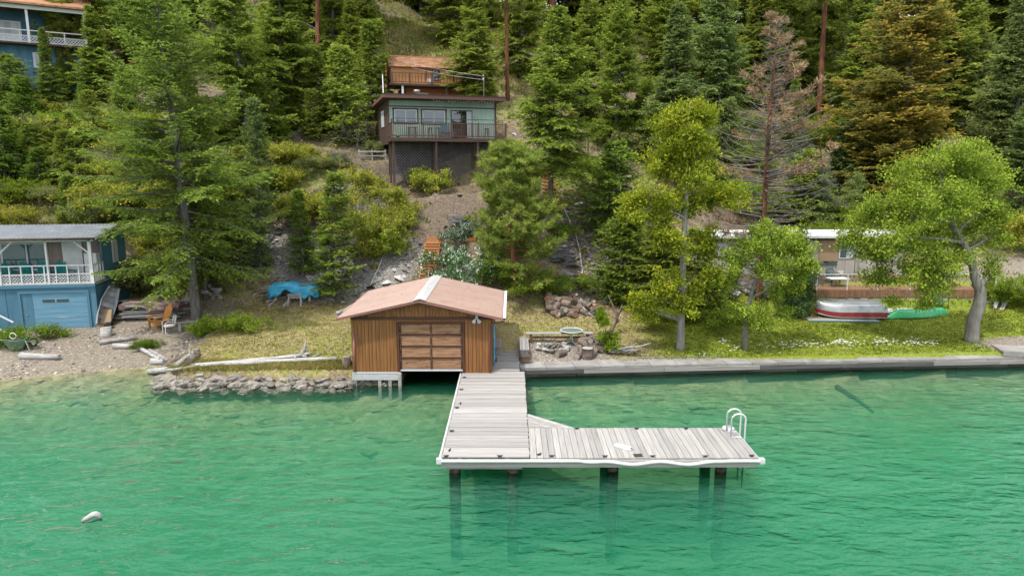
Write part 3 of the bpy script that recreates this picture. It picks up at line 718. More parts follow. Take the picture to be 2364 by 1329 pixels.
def plant(kind, name, label, cat, px, py, top=None, w=1.0, rz=None, crown=None, bark=None, group=None, base=None, hgt=None):
    """stand a tree: base pixel on the terrain, top pixel gives its height"""
    tm, cm, H = PROTO[kind]
    p = Vector(base) if base is not None else ground(px, py)
    if hgt is None:
        hgt = max(at_y(px, top, p.y).z - p.z, .3)
    s = hgt / H; lean_ = random.uniform(-.035, .035), random.uniform(-.035, .035)
    r = thing(name, label, cat, (p.x, p.y, p.z - .05), random.random() * 6.28 if rz is None else rz, group)
    if cat == 'tree' and kind != 'fir_big': r.rotation_euler[0], r.rotation_euler[1] = lean_
    for nm, me, mm in (('trunk', tm, bark), ('crown', cm, crown)):
        if me is None: continue
        o = bpy.data.objects.new(nm, me); o.parent = r; o.scale = (s * w, s * w, s) ; link(o)
        if mm:
            o.material_slots[0].link = 'OBJECT'; o.material_slots[0].material = M[mm]
    return r
# ------------------------------------------------------------------ trees, one by one
T = 'tree'
# (kind, name, label, base px, base py, top py, width, crown, bark, rz)
TREES = [
 ('fir_big', 'fir_tree', 'tallest grey-trunked fir standing between the blue boathouse and the brown boathouse', 457, 752, -150, 1.0, None, None, 0.4),
 ('fir_c', 'fir_tree', 'darker fir with bare lower trunk just behind the tallest fir', 476, 690, 150, .95, 'fir_dark', None, 1.0),
 ('fir_thin', 'fir_tree', 'slender sparse fir right of the blue tarp', 770, 690, 390, 1.25, None, None, 2.),
 ('fir_thin', 'fir_tree', 'slender blue-green fir with pointed top left of the green cabin', 605, 640, 215, .75, 'fir_blue', None, .3),
 ('fir_a', 'fir_tree', 'dark fir behind the pointed slender fir', 575, 360, -120, 1.1, 'fir_dark', None, 1.7),
 ('fir_b', 'fir_tree', 'fir overhanging the dirt slope left of the red-barked pine', 655, 290, -160, 1.2, 'fir_dark', None, 2.9),
 ('fir_a', 'fir_tree', 'dark fir upslope left of the orange shed, nearest to it', 822, 118, -230, 1.0, 'fir_dark', None, 4.1),
 ('fir_c', 'fir_tree', 'dark fir over the talus, second left of the orange shed', 772, 160, -220, .9, 'fir_dark', None, 5.1),
 ('pine_tall', 'pine_tree', 'pine with brown flaking trunk above the talus left of the shed', 735, 176, -420, .9, 'pine_green', None, 1.1),
 ('fir_small', 'fir_tree', 'small dark fir on the slope left of the green cabin deck', 720, 318, 200, 1.05, 'fir_dark', None, .6),
 ('fir_small2', 'fir_tree', 'small dark fir left of the dark cone-shaped fir by the cabin slope', 668, 300, 222, 1.0, 'fir_dark', None, 3.6),
 ('fir_bare', 'fir_tree', 'tall fir in front of the right end of the green cabin', 1268, 532, 5, 1.05, None, None, 2.2),
 ('pine_young', 'pine_tree', 'bushy long-needled young pine behind the brown boathouse', 1190, 672, 308, 1.15, None, None, .5),
 ('fir_c', 'fir_tree', 'tall fir with dead pale top, second right of the green cabin', 1420, 345, -30, 1.0, None, None, .2),
 ('fir_b', 'fir_tree', 'blue-green fir rising directly behind the tall yellow-green ash', 1548, 395, 5, 1.25, 'fir_blue', None, 2.4),
 ('fir_a', 'fir_tree', 'dark blue-green fir left of the dead brown pine', 1655, 300, -120, .95, 'fir_blue', None, 1.4),
 ('fir_small2', 'fir_tree', 'bushy fir at mid slope left of the tall yellow-green ash', 1425, 545, 315, 1.15, None, None, 1.1),
 ('fir_b', 'fir_tree', 'dark dense fir behind the ash trunk left of the trailer', 1530, 715, 455, 1.75, 'fir_dark', None, .1),
 ('fir_small2', 'fir_tree', 'drooping fir beside the brown leaf litter right of the stairs', 1440, 690, 470, 1.15, None, None, 4.4),
 ('fir_small', 'fir_tree', 'shaded fir between the ash and the trailer end', 1610, 720, 520, 1.35, 'fir_dark', None, 2.0),
 ('pine_dead', 'dead_pine', 'dead pine with red-brown trunk and rusty needles before the trailer', 1750, 702, 18, 1.05, None, None, 1.9),
 ('pine_tall', 'pine_tree', 'tall straight red-barked pine right of the dead pine', 1891, 283, -480, .8, None, None, 3.3),
 ('fir_c', 'fir_tree', 'large rusty-orange tipped fir above the round maple', 2065, 470, -60, 1.5, 'fir_orange', None, .9),
 ('fir_a', 'fir_tree', 'lower rusty-tipped fir in front of the large orange fir', 2050, 500, 225, 1.6, 'fir_orange', None, 2.7),
 ('juniper_grey', 'juniper', 'grey-green juniper just right of the dead pine', 1838, 500, 285, 1.05, None, None, .4),
 ('juniper_grey', 'juniper', 'grey-green juniper with split pale trunk above the trailer roof', 1880, 540, 345, 1.3, None, None, 2.4),
 ('juniper_grey', 'juniper', 'wide olive juniper under the rusty-tipped fir', 1970, 530, 390, 1.6, 'fir_blue', None, 1.0),
 ('juniper', 'juniper', 'dark upright juniper at the left bow of the upturned boat', 1838, 728, 520, 1.05, None, None, .3),
 ('fir_a', 'fir_tree', 'pale green fir at the right edge above the gravel drive', 2335, 430, 20, 1.2, 'fir_blue', None, .5),
 ('fir_b', 'fir_tree', 'dark fir right of the large orange fir near the ridge', 2200, 270, -100, 1.1, 'fir_dark', None, 2.5),
 ('fir_c', 'fir_tree', 'drooping grey-green fir overhanging the right end of the drive', 2362, 520, 230, 1.3, 'fir_blue', None, 4.5),
 ('fir_a', 'fir_tree', 'fir between the red-barked pine and the orange fir', 1965, 250, -90, .9, 'fir_dark', None, 1.5),
 ('fir_b', 'fir_tree', 'fir immediately left of the red-barked pine', 1818, 260, -110, 1.1, 'fir_dark', None, 4.5),
 ('pine_tall', 'pine_tree', 'leaning red-barked pine before the upper blue house', 205, 180, -330, 1.05, None, None, 1.2),
 ('fir_small', 'fir_tree', 'young fir below the window of the upper blue house', 150, 230, 135, 1.0, None, None, 2.2),
 ('fir_small', 'fir_tree', 'bright young fir at the far left below the upper blue house', 70, 300, 170, 1.2, None, None, 3.1),
 ('fir_small2', 'fir_tree', 'young fir below the foot of the leaning red-barked pine', 300, 265, 165, 1.25, 'fir_dark', None, 1.1),
 ('fir_small', 'fir_tree', 'pointed young fir above the metal roof of the blue boathouse', 162, 505, 392, .95, None, None, .1),
 ('fir_small2', 'fir_tree', 'young fir mid slope at the left edge', 15, 430, 240, 1.1, None, None, .7),
 ('fir_small', 'fir_tree', 'rounded young fir with rusty lower twigs left of the pointed one', 92, 445, 335, 1.3, None, None, 5.7),
 ('fir_small', 'fir_tree', 'thin young fir on the bare patch left of the tallest fir', 205, 310, 190, .95, None, None, 2.6),
 ('fir_thin', 'fir_tree', 'thin fir rooted behind the blue tarp', 700, 640, 430, 1.1, None, None, 5.2),
 ('fir_b', 'fir_tree', 'fir with drooping limbs right of the orange shed', 1105, 250, -60, 1.25, 'fir_dark', None, .8),
 ('pine_tall', 'pine_tree', 'red-barked pine behind the right corner of the cabin roof', 1172, 232, -330, .75, None, None, 2.0),
 ('fir_a', 'fir_tree', 'fir behind the cabin between shed and the tall front fir', 1200, 180, -150, 1.0, 'fir_dark', None, 3.7),
 ('fir_a', 'fir_tree', 'fir filling the gap between the two tall firs right of the cabin', 1345, 290, -40, 1.1, None, None, 5.5),
 ('fir_b', 'fir_tree', 'dark fir at the top right of the grassy clearing', 1045, 105, -200, 1.1, 'fir_dark', None, .9),
 ('fir_b', 'fir_tree', 'fir behind the left side of the tallest fir', 340, 120, -240, 1.0, 'fir_dark', None, 2.1),
 ('fir_b', 'fir_tree', 'half-grown fir hiding the lower wall of the upper blue house', 120, 262, 60, .9, None, None, 4.1),
 ('pine_young', 'pine_tree', 'pine with hanging needles before the porch of the upper blue house', 165, 205, -30, 1.1, None, None, 2.2),
 ('fir_b', 'fir_tree', 'fir covering the right corner of the upper blue house', 232, 235, 10, 1.2, 'fir_green', None, 1.9),
 ('fir_small2', 'fir_tree', 'bushy fir at the left edge below the upper house wall', 40, 262, 120, 1.2, None, None, 2.9),
 ('fir_small2', 'fir_tree', 'bushy fir under the tallest fir beside its trunk', 520, 560, 400, 1.6, 'fir_green', None, 1.3),
]
for k, nm, lb, px, py, tp, w, cr, bk, rz in TREES:
    plant(k, nm, lb, T, px, py, tp, w, rz, cr, bk)
# the stand along the top of the hill: look-alikes
_r = random.Random(3)
for i in range(64):
    x = (-72 + i * 3.3 if i < 46 else 8 + (i - 46) * 3.7) + _r.uniform(-1.3, 1.3); y = _r.uniform(76, 112) if i < 46 else _r.uniform(100, 122)
    if -17 < x < -5.5 and y < 100: y = _r.uniform(104, 116)
    if i % 3 == 2: k, nm, lb, g_, cr = 'pine_tall', 'pine_tree', 'tall dark pine in the stand along the hilltop', 'pines in the hilltop stand', None
    else: k, nm, lb, g_, cr = ('fir_a', 'fir_b', 'fir_c')[i % 3 if i % 2 else (i // 2) % 3], 'fir_tree', 'dark fir in the stand along the hilltop', 'firs in the hilltop stand', 'fir_dark'
    plant(k, nm, lb, T, 0, 0, None, _r.uniform(.9, 1.2), None, cr, None, g_, base=(x, y, Z(x, y)), hgt=_r.uniform(21, 31))

_r = random.Random(41)
ORD = 'first second third fourth fifth sixth seventh eighth ninth tenth eleventh twelfth thirteenth fourteenth fifteenth sixteenth'.split()
def firs(n, xs, ys, kinds, crowns, label, group, hg):
    made = []
    for _ in range(n):
        x, y = _r.uniform(*xs), _r.uniform(*ys)
        if abs(x + 4.3) < 6.5 and abs(y - 49) < 6 or abs(x + 6) < 5 and abs(y - 59) < 4: continue
        made.append(plant(_r.choice(kinds), 'fir_tree', label, T, 0, 0, None, _r.uniform(.9, 1.25), None, _r.choice(crowns), None, group, base=(x, y, Z(x, y)), hgt=_r.uniform(*hg)))
    for k, o in enumerate(sorted(made, key=lambda o: o.location.x / o.location.y)):
        o['label'] = label + ', ' + ('leftmost' if k == 0 else ORD[k] + ' from the left')
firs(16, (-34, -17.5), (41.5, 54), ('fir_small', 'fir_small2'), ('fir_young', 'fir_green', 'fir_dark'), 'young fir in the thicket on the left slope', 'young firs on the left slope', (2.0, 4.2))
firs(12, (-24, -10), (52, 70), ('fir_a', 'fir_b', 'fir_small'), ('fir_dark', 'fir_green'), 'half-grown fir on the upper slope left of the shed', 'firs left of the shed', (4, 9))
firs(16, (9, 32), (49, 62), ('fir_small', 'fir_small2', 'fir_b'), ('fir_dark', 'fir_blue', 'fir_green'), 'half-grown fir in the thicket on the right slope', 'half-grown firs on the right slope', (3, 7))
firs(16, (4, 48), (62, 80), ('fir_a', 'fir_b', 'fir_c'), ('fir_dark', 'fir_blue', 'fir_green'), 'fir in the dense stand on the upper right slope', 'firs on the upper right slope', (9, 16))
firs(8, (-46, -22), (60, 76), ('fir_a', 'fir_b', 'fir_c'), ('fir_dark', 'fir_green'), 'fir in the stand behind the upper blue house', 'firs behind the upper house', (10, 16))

# broadleaf trees by the shore
def broadleaf(name, label, base, gen, tm, cm, rz=0):
    mb, Q, v = gen
    r = thing(name, label, T, base, rz)
    mb.build('trunk', tm, r); o = link(bpy.data.objects.new('crown', quads_mesh('crown', Q, v, cm))); o.parent = r
    return r
def px_blobs(base, L):
    """(px, py, depth offset, half width px, half height px) -> ellipsoids about the base"""
    out = []
    for px, py, dy, rw, rh in L:
        c = at_y(px, py, base.y + dy); k = (base.y + dy) / PXF * 1.02
        out.append((c.x - base.x, dy, c.z - base.z, rw * k, max(rw * k * .85, .5), rh * k))
    return out
b0 = ground(1571, 806)
bl = px_blobs(b0, [(1575, 300, 0, 62, 55), (1540, 380, .6, 58, 50), (1610, 370, -.5, 52, 55), (1505, 480, -.6, 62, 48), (1590, 470, .8, 62, 42), (1660, 460, 0, 58, 30), (1700, 440, .4, 28, 18), (1465, 480, .3, 38, 30),
    (1550, 560, -.9, 50, 38), (1620, 560, .8, 42, 42), (1540, 650, -.8, 42, 34), (1600, 650, .7, 38, 32), (1500, 690, -.4, 42, 26), (1580, 700, -.8, 34, 24), (1490, 722, .2, 34, 16), (1640, 640, .2, 28, 28), (1590, 262, 0, 44, 26), (1630, 270, .3, 28, 20)])
tz = lambda px, py, r: (lambda c: (c.x - b0.x, 0, c.z - b0.z, r))(at_y(px, py, b0.y))
broadleaf('ash_tree', 'tall yellow-green ash with pale trunk rising from the lawn', b0, leafy(51, bl, 1300, 26, (.17, .072), .16,
    [(0, 0, -.3, .24), tz(1571, 790, .20), tz(1572, 740, .17), tz(1576, 650, .15), tz(1578, 560, .13), tz(1585, 450, .10), tz(1588, 330, .05), tz(1590, 260, .02)], .05, .6), 'bark_ash', 'ash_leaf')
b0 = ground(1719, 806)
bl = px_blobs(b0, [(1760, 570, 0, 62, 42), (1830, 575, .6, 52, 36), (1700, 610, -.5, 46, 36), (1790, 620, -.7, 52, 36), (1855, 600, 0, 32, 34), (1680, 650, .3, 36, 24), (1800, 670, .4, 46, 22), (1775, 535, .2, 40, 20),
    (1730, 720, -.5, 46, 22), (1800, 725, .2, 30, 18), (1760, 745, -.2, 42, 14), (1850, 640, .5, 30, 26)])
broadleaf('maple_sapling', 'small forked green tree on the lawn with low leafy shoots', b0, leafy(52, bl, 800, 26, (.13, .07), .15,
    [(0, 0, -.3, .15), tz(1720, 770, .12), tz(1722, 735, .11), tz(1728, 700, .10), tz(1740, 660, .08), tz(1765, 610, .05), tz(1780, 560, .02)], .045, .6), 'bark_ash', 'box_leaf')
b0 = ground(2243, 786)
bl = px_blobs(b0, [(2190, 385, 0, 92, 48), (2110, 430, .8, 72, 48), (2265, 415, .5, 66, 48), (2170, 470, -1, 92, 46), (2050, 490, .2, 66, 44), (2280, 490, .4, 48, 48), (1985, 520, .4, 42, 34), (2090, 550, -.9, 72, 42), (2030, 580, .5, 62, 38),
    (2180, 600, -1.2, 58, 32), (2110, 630, -.6, 68, 34), (2150, 665, -.9, 52, 20), (2030, 640, .2, 48, 24), (2240, 350, 0, 46, 22), (2300, 530, .2, 36, 34), (1960, 560, .4, 28, 30), (2220, 550, .6, 52, 40), (2285, 640, .4, 22, 30), (2290, 600, .5, 20, 24), (2060, 690, -.2, 20, 14), (2140, 700, -.6, 24, 12)])
broadleaf('maple_tree', 'broad bright green maple with thick leaning furrowed trunk by the seawall', b0, leafy(53, bl, 1900, 30, (.135, .072), .18,
    [(0, 0, -.4, .40), tz(2243, 775, .34), tz(2247, 740, .31), tz(2262, 700, .30), tz(2264, 672, .25), tz(2250, 640, .19), tz(2243, 600, .17), tz(2228, 570, .15), tz(2205, 530, .13), tz(2180, 470, .09), tz(2170, 400, .03)], .085, .6), 'bark_ash', 'box_leaf')
# leafy suckers and dead sapling by the log pile
b0 = ground(1402, 812)
bl = px_blobs(b0, [(1392, 745, 0, 16, 16), (1400, 780, 0, 22, 20), (1412, 800, -.1, 18, 14), (1386, 725, .1, 10, 12)])
broadleaf('leafy_sapling', 'bright green leafy sapling growing behind the cut logs', b0, leafy(54, bl, 190, 16, (.13, .06), .09, [(0, 0, -.2, .03), (0, 0, .5, .025), (-.15, 0, 1.2, .01)], .02, .6), 'twig_brown', 'bright_leaf')
b0 = ground(1413, 772)
r = thing('dead_sapling', 'bare crooked dead sapling standing behind the cut logs', T, b0)
mb = MB(); tz = lambda px, py: (lambda c: (c.x - b0.x, 0, c.z - b0.z))(at_y(px, py, b0.y))
mb.tube([(0, 0, -.2), tz(1410, 765), tz(1418, 745), tz(1425, 730), tz(1418, 712), tz(1408, 690), tz(1404, 680)], [.13, .12, .11, .09, .06, .03, .01], 8)
mb.tube([tz(1424, 734), tz(1432, 715), tz(1437, 702)], [.07, .05, .015], 6); mb.tube([tz(1420, 748), tz(1430, 738)], [.06, .04], 6)
mb.build('trunk', 'log_bark', r)
# ------------------------------------------------------------------ shrubs
S_ = 'shrub'
# kind, label, base px, base py, top py, width, crown
SHRUBS = [
 ('shrub_0', 'rounded yellow-flowered shrub below the left deck post of the green cabin', 858, 448, 372, 1.0, None),
 ('shrub_1', 'yellow-green shrub under the middle of the cabin deck', 992, 445, 378, 1.1, None),
 ('shrub_2', 'cream-flowered shrub mound above the top of the lower stairs', 935, 530, 448, .9, None),
 ('shrub_0', 'yellow-flowered shrub between the two rounded cabin shrubs', 915, 470, 415, 1.1, None),
 ('shrub_2', 'wide yellow shrub left of the flowered mound above the stairs', 850, 560, 465, 1.0, None),
 ('shrub_1', 'dark-bottomed shrub just left of the top of the lower stairs', 905, 592, 520, .95, 'shrub_green'),
 ('shrub_0', 'yellow shrub at the head of the pale pipe left of the stairs', 838, 600, 530, 1.0, None),
 ('shrub_2', 'yellow-green thicket above the blue tarp', 735, 505, 420, 1.2, None),
 ('shrub_0', 'lighter yellow shrub right of the slender blue-green fir', 668, 500, 425, 1.2, 'shrub_olive'),
 ('white_shrub', 'white-blossomed shrub right of the lower stairs', 1088, 655, 552, .95, None),
 ('white_shrub', 'smaller white-blossomed shrub above the first one beside the rock', 1058, 568, 505, .7, None),
 ('shrub_1', 'green shrub between the white-blossomed shrub and the young pine', 1140, 655, 590, 1.1, 'shrub_green'),
 ('low_shrub', 'low deep green shrub behind the roof gutter of the brown boathouse', 1225, 672, 632, 1.4, None),
 ('low_shrub', 'low green shrub behind the left half of the firewood heap', 1285, 668, 628, 1.4, None),
 ('low_shrub', 'low green shrub behind the right half of the firewood heap', 1352, 672, 632, 1.2, 'shrub_olive'),
 ('low_shrub', 'green creeper below the upper stairs', 1300, 540, 505, 1.2, None),
 ('low_shrub', 'rounded deep green shrub at the foot of the tallest fir', 540, 762, 708, .95, 'shrub_green'),
 ('low_shrub', 'fern-green shrub right of the weathered plank bench', 462, 775, 738, .8, 'bright_leaf'),
 ('low_shrub', 'green shrub growing through the driftwood on the beach', 338, 802, 772, .7, 'bright_leaf'),
 ('low_shrub', 'green shrub behind the wheelbarrow', 30, 800, 745, 1.1, 'bright_leaf'),
 ('shrub_0', 'olive shrub against the right wall of the blue boathouse', 345, 665, 560, 1.1, 'shrub_olive'),
 ('shrub_2', 'cream-flowered shrub behind the brown tarp', 400, 650, 560, 1.0, 'shrub_olive'),
 ('shrub_1', 'dark green shrub behind the leaning grey rowboat', 318, 660, 600, 1.0, 'shrub_green'),
 ('shrub_2', 'cream-flowered shrub left of the tallest fir at mid slope', 300, 495, 395, 1.15, None),
 ('shrub_0', 'pale flowered shrub right of the metal roof', 365, 540, 460, 1.15, 'shrub_olive'),
 ('shrub_1', 'cream-flowered shrub on the bare slope at far left', 160, 340, 285, 1.2, None),
 ('shrub_0', 'green shrub hiding the wall of the upper blue house', 85, 190, 110, 1.0, 'shrub_olive'),
 ('shrub_1', 'dark shrub under the window of the upper blue house', 185, 205, 150, 1.2, 'shrub_green'),
 ('shrub_2', 'yellow thicket above the left half of the metal roof', 30, 525, 455, 1.2, None),
 ('shrub_0', 'yellow thicket above the right half of the metal roof', 235, 525, 450, 1.1, 'shrub_olive'),
 ('shrub_1', 'yellow-leaved shrub at the left edge below the upper house', 110, 270, 225, 1.1, 'shrub_yellow'),
 ('bare_shrub', 'grey leafless shrub on the slope left of the green cabin', 770, 265, 170, 1.0, None),
 ('bare_shrub', 'grey dry shrub beside the left cabin wall', 825, 345, 262, 1.0, 'sage'),
 ('shrub_1', 'green shrub at the left foot of the cabin deck', 862, 360, 318, .9, 'shrub_olive'),
 ('shrub_1', 'grassy green shrub under the orange shed deck', 890, 240, 205, 1.0, 'shrub_olive'),
 ('shrub_0', 'leafy shrub right of the shed behind the cabin roof', 1130, 215, 180, 1.0, 'shrub_yellow'),
 ('shrub_1', 'dark green shrub right of the wooden stair gate', 1375, 420, 350, 1.2, 'shrub_green'),
 ('shrub_0', 'yellow-green shrub left of the red-barked pine trunk', 1862, 262, 210, 1.1, 'shrub_yellow'),
 ('shrub_2', 'dark green thicket at the foot of the red-barked pine', 1880, 330, 268, 1.2, 'shrub_green'),
 ('shrub_1', 'green shrub between dead pine and trailer roof', 1800, 520, 470, 1.1, 'shrub_olive'),
 ('shrub_0', 'tan-leaved shrub at the right edge above the drive', 2345, 560, 455, 1.0, 'shrub_yellow'),
 ('shrub_2', 'green shrub beside the deck steps right of the maple trunk', 2310, 705, 620, .9, 'shrub_green'),
 ('shrub_1', 'bright shrub where the lawn meets the gravel drive', 2350, 700, 660, .9, 'shrub_green'),
 ('shrub_0', 'green thicket above the drive left of the right edge', 2290, 330, 250, 1.2, 'shrub_olive'),
 ('low_shrub', 'dark low thicket behind the ash trunk', 1545, 735, 690, 1.5, 'shrub_green'),
 ('low_shrub', 'dark low thicket between ash and maple sapling', 1660, 735, 690, 1.6, 'shrub_green'),
 ('shrub_1', 'shrub in front of the trailer wall left of the rock pile', 1650, 690, 625, 1.0, 'shrub_olive'),
]
for k, lb, px, py, tp, w, cr in SHRUBS:
    plant(k, 'shrub', lb, S_, px, py, tp, w, None, cr)
# thickets: shrubs nobody could tell apart
_r = random.Random(12)
def scatter(n, xs, ys, kinds, crowns, label, group, size, avoid=()):
    for _ in range(n):
        x, y = _r.uniform(*xs), _r.uniform(*ys)
        if any(abs(x - a) < ra and abs(y - b_) < rb for a, b_, ra, rb in avoid): continue
        cr = _r.choice(crowns); look = {'shrub_olive': 'olive', 'shrub_yellow': 'yellow-green', 'shrub_green': 'deep green', 'sage': 'grey', None: 'cream-flowered'}[cr]
        plant(_r.choice(kinds), 'shrub', look + ' ' + label, S_, 0, 0, None, _r.uniform(.9, 1.3), None, cr, None, look + ' ' + group, base=(x, y, Z(x, y)), hgt=_r.uniform(*size))
NO = [(-4.3, 48, 5.5, 4), (-7, 58, 4, 5), (-6.5, 37.5, 3, 2.5), (-4.6, 40, 3.2, 5), (2.5, 43, 2.6, 7), (-10.5, 78, 6, 20), (-35, 57, 7, 4), (-9.5, 39.6, 3, 2)]
scatter(80, (-36, -14), (40, 56), ('shrub_0', 'shrub_1', 'shrub_2'), ('shrub_olive', 'shrub_yellow', 'shrub_green', None), 'shrub in the thicket on the left slope', 'thicket shrubs on the left slope', (1.1, 2.3), NO)
scatter(54, (6, 34), (48, 66), ('shrub_0', 'shrub_1', 'shrub_2'), ('shrub_olive', 'shrub_green', 'shrub_green'), 'shrub in the thicket on the right slope', 'thicket shrubs on the right slope', (1.0, 2.2), NO)
scatter(44, (-48, 48), (62, 100), ('shrub_0', 'shrub_1'), ('shrub_olive', 'shrub_green', 'shrub_yellow'), 'shrub among the trunks of the upper slope', 'undergrowth shrubs of the upper slope', (1.0, 2.4), NO)
scatter(14, (-14, -5), (42, 52), ('shrub_1', 'bare_shrub', 'low_shrub'), ('shrub_olive', 'sage', 'shrub_yellow'), 'shrub on the open slope left of the cabin', 'shrubs on the slope left of the cabin', (.6, 1.3), NO)

# ------------------------------------------------------------------ grass and ground cover (stuff)
def tufts(name, label, pts, h, k, m, cat='grass', wid=.02, seed=1, splay=.5):
    g = np.random.default_rng(seed); n_ = len(pts)
    ii = np.repeat(np.arange(n_), k)
    p = pts[ii] + np.c_[g.normal(size=(len(ii), 2)) * .05, np.full(len(ii), -.015)]
    d = np.c_[g.normal(size=(len(ii), 2)) * splay, np.ones(len(ii))]
    hh = np.broadcast_to(h, (n_,))[ii]
    Q = leaf_quads(p, d, hh * g.uniform(.5, 1.2, len(ii)), wid * g.uniform(.7, 1.4, len(ii)), g, 0)
    vv = np.repeat(np.clip(.42 + 1.1 * vnoise(pts[:, 0], pts[:, 1], 2.2, 31) + .6 * vnoise(pts[:, 0], pts[:, 1], .7, 32), 0, .85) * .6 + .25 * g.random(n_), k) + .25 * g.random(len(ii))
    o = link(bpy.data.objects.new(name, quads_mesh(name, Q, vv, m))); return tag(o, label, cat, kind='stuff')
g = np.random.default_rng(77)
def field(n_, xs, ys, fn):
    x = g.uniform(*xs, n_); y = g.uniform(*ys, n_); z = zt(x, y); zz_ = zones(x, y, z)
    k = g.random(n_) < fn(x, y, *zz_)
    k &= (y > shore(x) + .12)
    return np.c_[x, y, z][k]
hide = lambda x, y: ((x > -6.9) & (x < .4) & (y < 33.6)) | ((x > .3) & (y < 29.3 + .072 * (x - .3)) & (x < 26))
tufts('lawn_grass', 'short bright green lawn grass along the seawall', field(26000, (5, 32), (29, 39), lambda x, y, L, gr, t, s, gg: np.where(hide(x, y), 0, L - gr)), .085, 4, 'grass_green', wid=.028, seed=3)
tufts('dry_grass', 'dry straw-coloured grass on the left lawn and fire pit lawn', field(26000, (-15, 8), (27.8, 38), lambda x, y, L, gr, t, s, gg: np.where(hide(x, y), 0, (1 - gr) * .8)), .085, 4, 'grass_mix', wid=.026, seed=4)
tufts('shore_grass', 'long pale grass fringing the stone edging', field(2600, (-14.6, -6.8), (27.85, 29.0), lambda x, y, L, gr, t, s, gg: np.full(len(x), .9)), .2, 7, 'grass_mix', wid=.03, seed=5, splay=.8)
tufts('hill_grass', 'dry bunch grass scattered over the hillside', field(15000, (-40, 42), (36, 72), lambda x, y, L, gr, t, s, gg: np.clip(.25 + .6 * s - t * .8, 0, 1)), .26, 7, 'grass_dry', wid=.04, seed=6)
tufts('hill_weeds', 'low green weeds scattered over the hillside', field(13000, (-40, 42), (36, 74), lambda x, y, L, gr, t, s, gg: np.clip(.12 + gg - t * .6, 0, 1)), .28, 8, 'shrub_olive', 'weeds', wid=.09, seed=7, splay=1.1)
tufts('clearing_grass', 'tall pale green grass of the clearing above the shed', field(9000, (-22, 4), (62, 100), lambda x, y, L, gr, t, s, gg: np.clip(.5 + s - t, 0, 1)), .45, 5, 'grass_mix', wid=.07, seed=8, splay=.5)
tufts('upper_grass', 'green grass under the trees of the upper slope', field(12000, (-70, 75), (68, 112), lambda x, y, L, gr, t, s, gg: np.full(len(x), .8)), .45, 5, 'shrub_olive', wid=.10, seed=9, splay=.8)
tufts('balsam_flowers', 'clumps of yellow flowers scattered on the slope', np.array([list(ground(px + g.uniform(-7, 7), py + g.uniform(-5, 5))) for px, py in [(1345, 395), (1290, 425), (1345, 450), (1300, 470), (1305, 545), (1342, 578), (1325, 612), (1345, 640), (865, 618), (845, 212), (860, 225), (720, 172), (870, 592), (1240, 615), (110, 262), (1345, 400), (1465, 650)] for _ in range(9)]), .22, 9, 'balsam', 'flowers', wid=.09, seed=10, splay=1.2)
# daisies in the lawn
pp = []
for cx, cyy, sx, sy, k in [(1672, 793, 14, 6, 9), (1690, 812, 12, 8, 9), (1800, 800, 34, 8, 26), (1870, 800, 40, 8, 34), (1950, 797, 30, 8, 55), (2040, 797, 30, 7, 40), (2110, 796, 24, 8, 34), (2150, 797, 14, 6, 12), (1640, 825, 40, 3, 3)]:
    for _ in range(k):
        p = ground(cx + g.normal() * sx * .6, cyy + g.normal() * sy * .6); pp.append((p.x, p.y, p.z + .16))
pp = np.array(pp)
Q = []
for an in (0, 1.05, 2.1):
    a = np.array([math.cos(an), math.sin(an), 0]) * .06; b_ = np.array([-math.sin(an), math.cos(an), 0]) * .022
    tilt = np.array([0, -.018, .012])
    Q.append(np.stack([pp - a, pp + b_ + tilt * 0, pp + a, pp - b_], 1))
Q = np.concatenate(Q); Q[:, 1, 2] += .012
stem = leaf_quads(pp - np.array([0, 0, .2]), np.tile([0., 0, 1], (len(pp), 1)), .2, .012, g)
o = link(bpy.data.objects.new('daisies', quads_mesh('daisies', Q, g.random(len(Q)), 'daisy'))); tag(o, 'white daisies scattered in the lawn along the seawall', 'flowers', kind='stuff')
# ------------------------------------------------------------------ brown boathouse
rr = random.Random(21)
BH = thing('boathouse', 'brown timber boathouse with pink metal roof standing over the water', 'boathouse', (-3.75, 27.5, 0))
W2, WT, RZ, SL = 2.9, 2.86, 3.72, .222        # half width, wall top, ridge, slope
def roof_z(x): return RZ - SL * abs(x)
DX0, DX1, DT = -.92, 1.70, 2.68
wall = MB()
wall.mm((-W2 + .03, .03, .5), (DX0 - .08, .10, WT)); wall.mm((DX1 + .08, .03, .5), (W2 - .03, .10, WT)); wall.mm((DX0 - .08, .03, DT + .06), (DX1 + .08, .10, WT))
wall.prism([(-W2 + .03, WT), (W2 - .03, WT), (W2 - .03, roof_z(W2) - .1), (0, RZ - .1), (-W2 + .03, roof_z(W2) - .1)], .03, .10)
wall.mm((-W2 + .02, .1, .3), (-W2 + .1, 5.6, 3.0)); wall.mm((W2 - .1, .1, .3), (W2 - .02, 5.6, 3.0)); wall.mm((-W2 + .1, 5.52, .3), (W2 - .1, 5.6, 3.0))
wallo = wall.build('wall', 'under_dark', BH)
def boards(x0, x1, z0f, z1f, parent, y=0.0, m='stain_board', pitch=.142):
    x = x0
    while x < x1 - .03:
        w = min(pitch * rr.uniform(.8, 1.25), x1 - x)
        if x1 - (x + w) < .05: w = x1 - x
        c = x + w / 2; z0, z1 = z0f(c), z1f(c)
        if z1 - z0 > .04:
            piece('board', m, parent, (c, y - rr.uniform(0, .008), (z0 + z1) / 2), (w - .012, .05, z1 - z0))
        x += w
low = lambda x: .52 + rr.uniform(-.01, .02)
boards(-W2, DX0 - .10, low, lambda x: WT - .04, wallo)
boards(DX1 + .10, W2, low, lambda x: WT - .04, wallo)
boards(DX0 - .10, DX1 + .10, lambda x: DT + .07, lambda x: WT - .04, wallo)
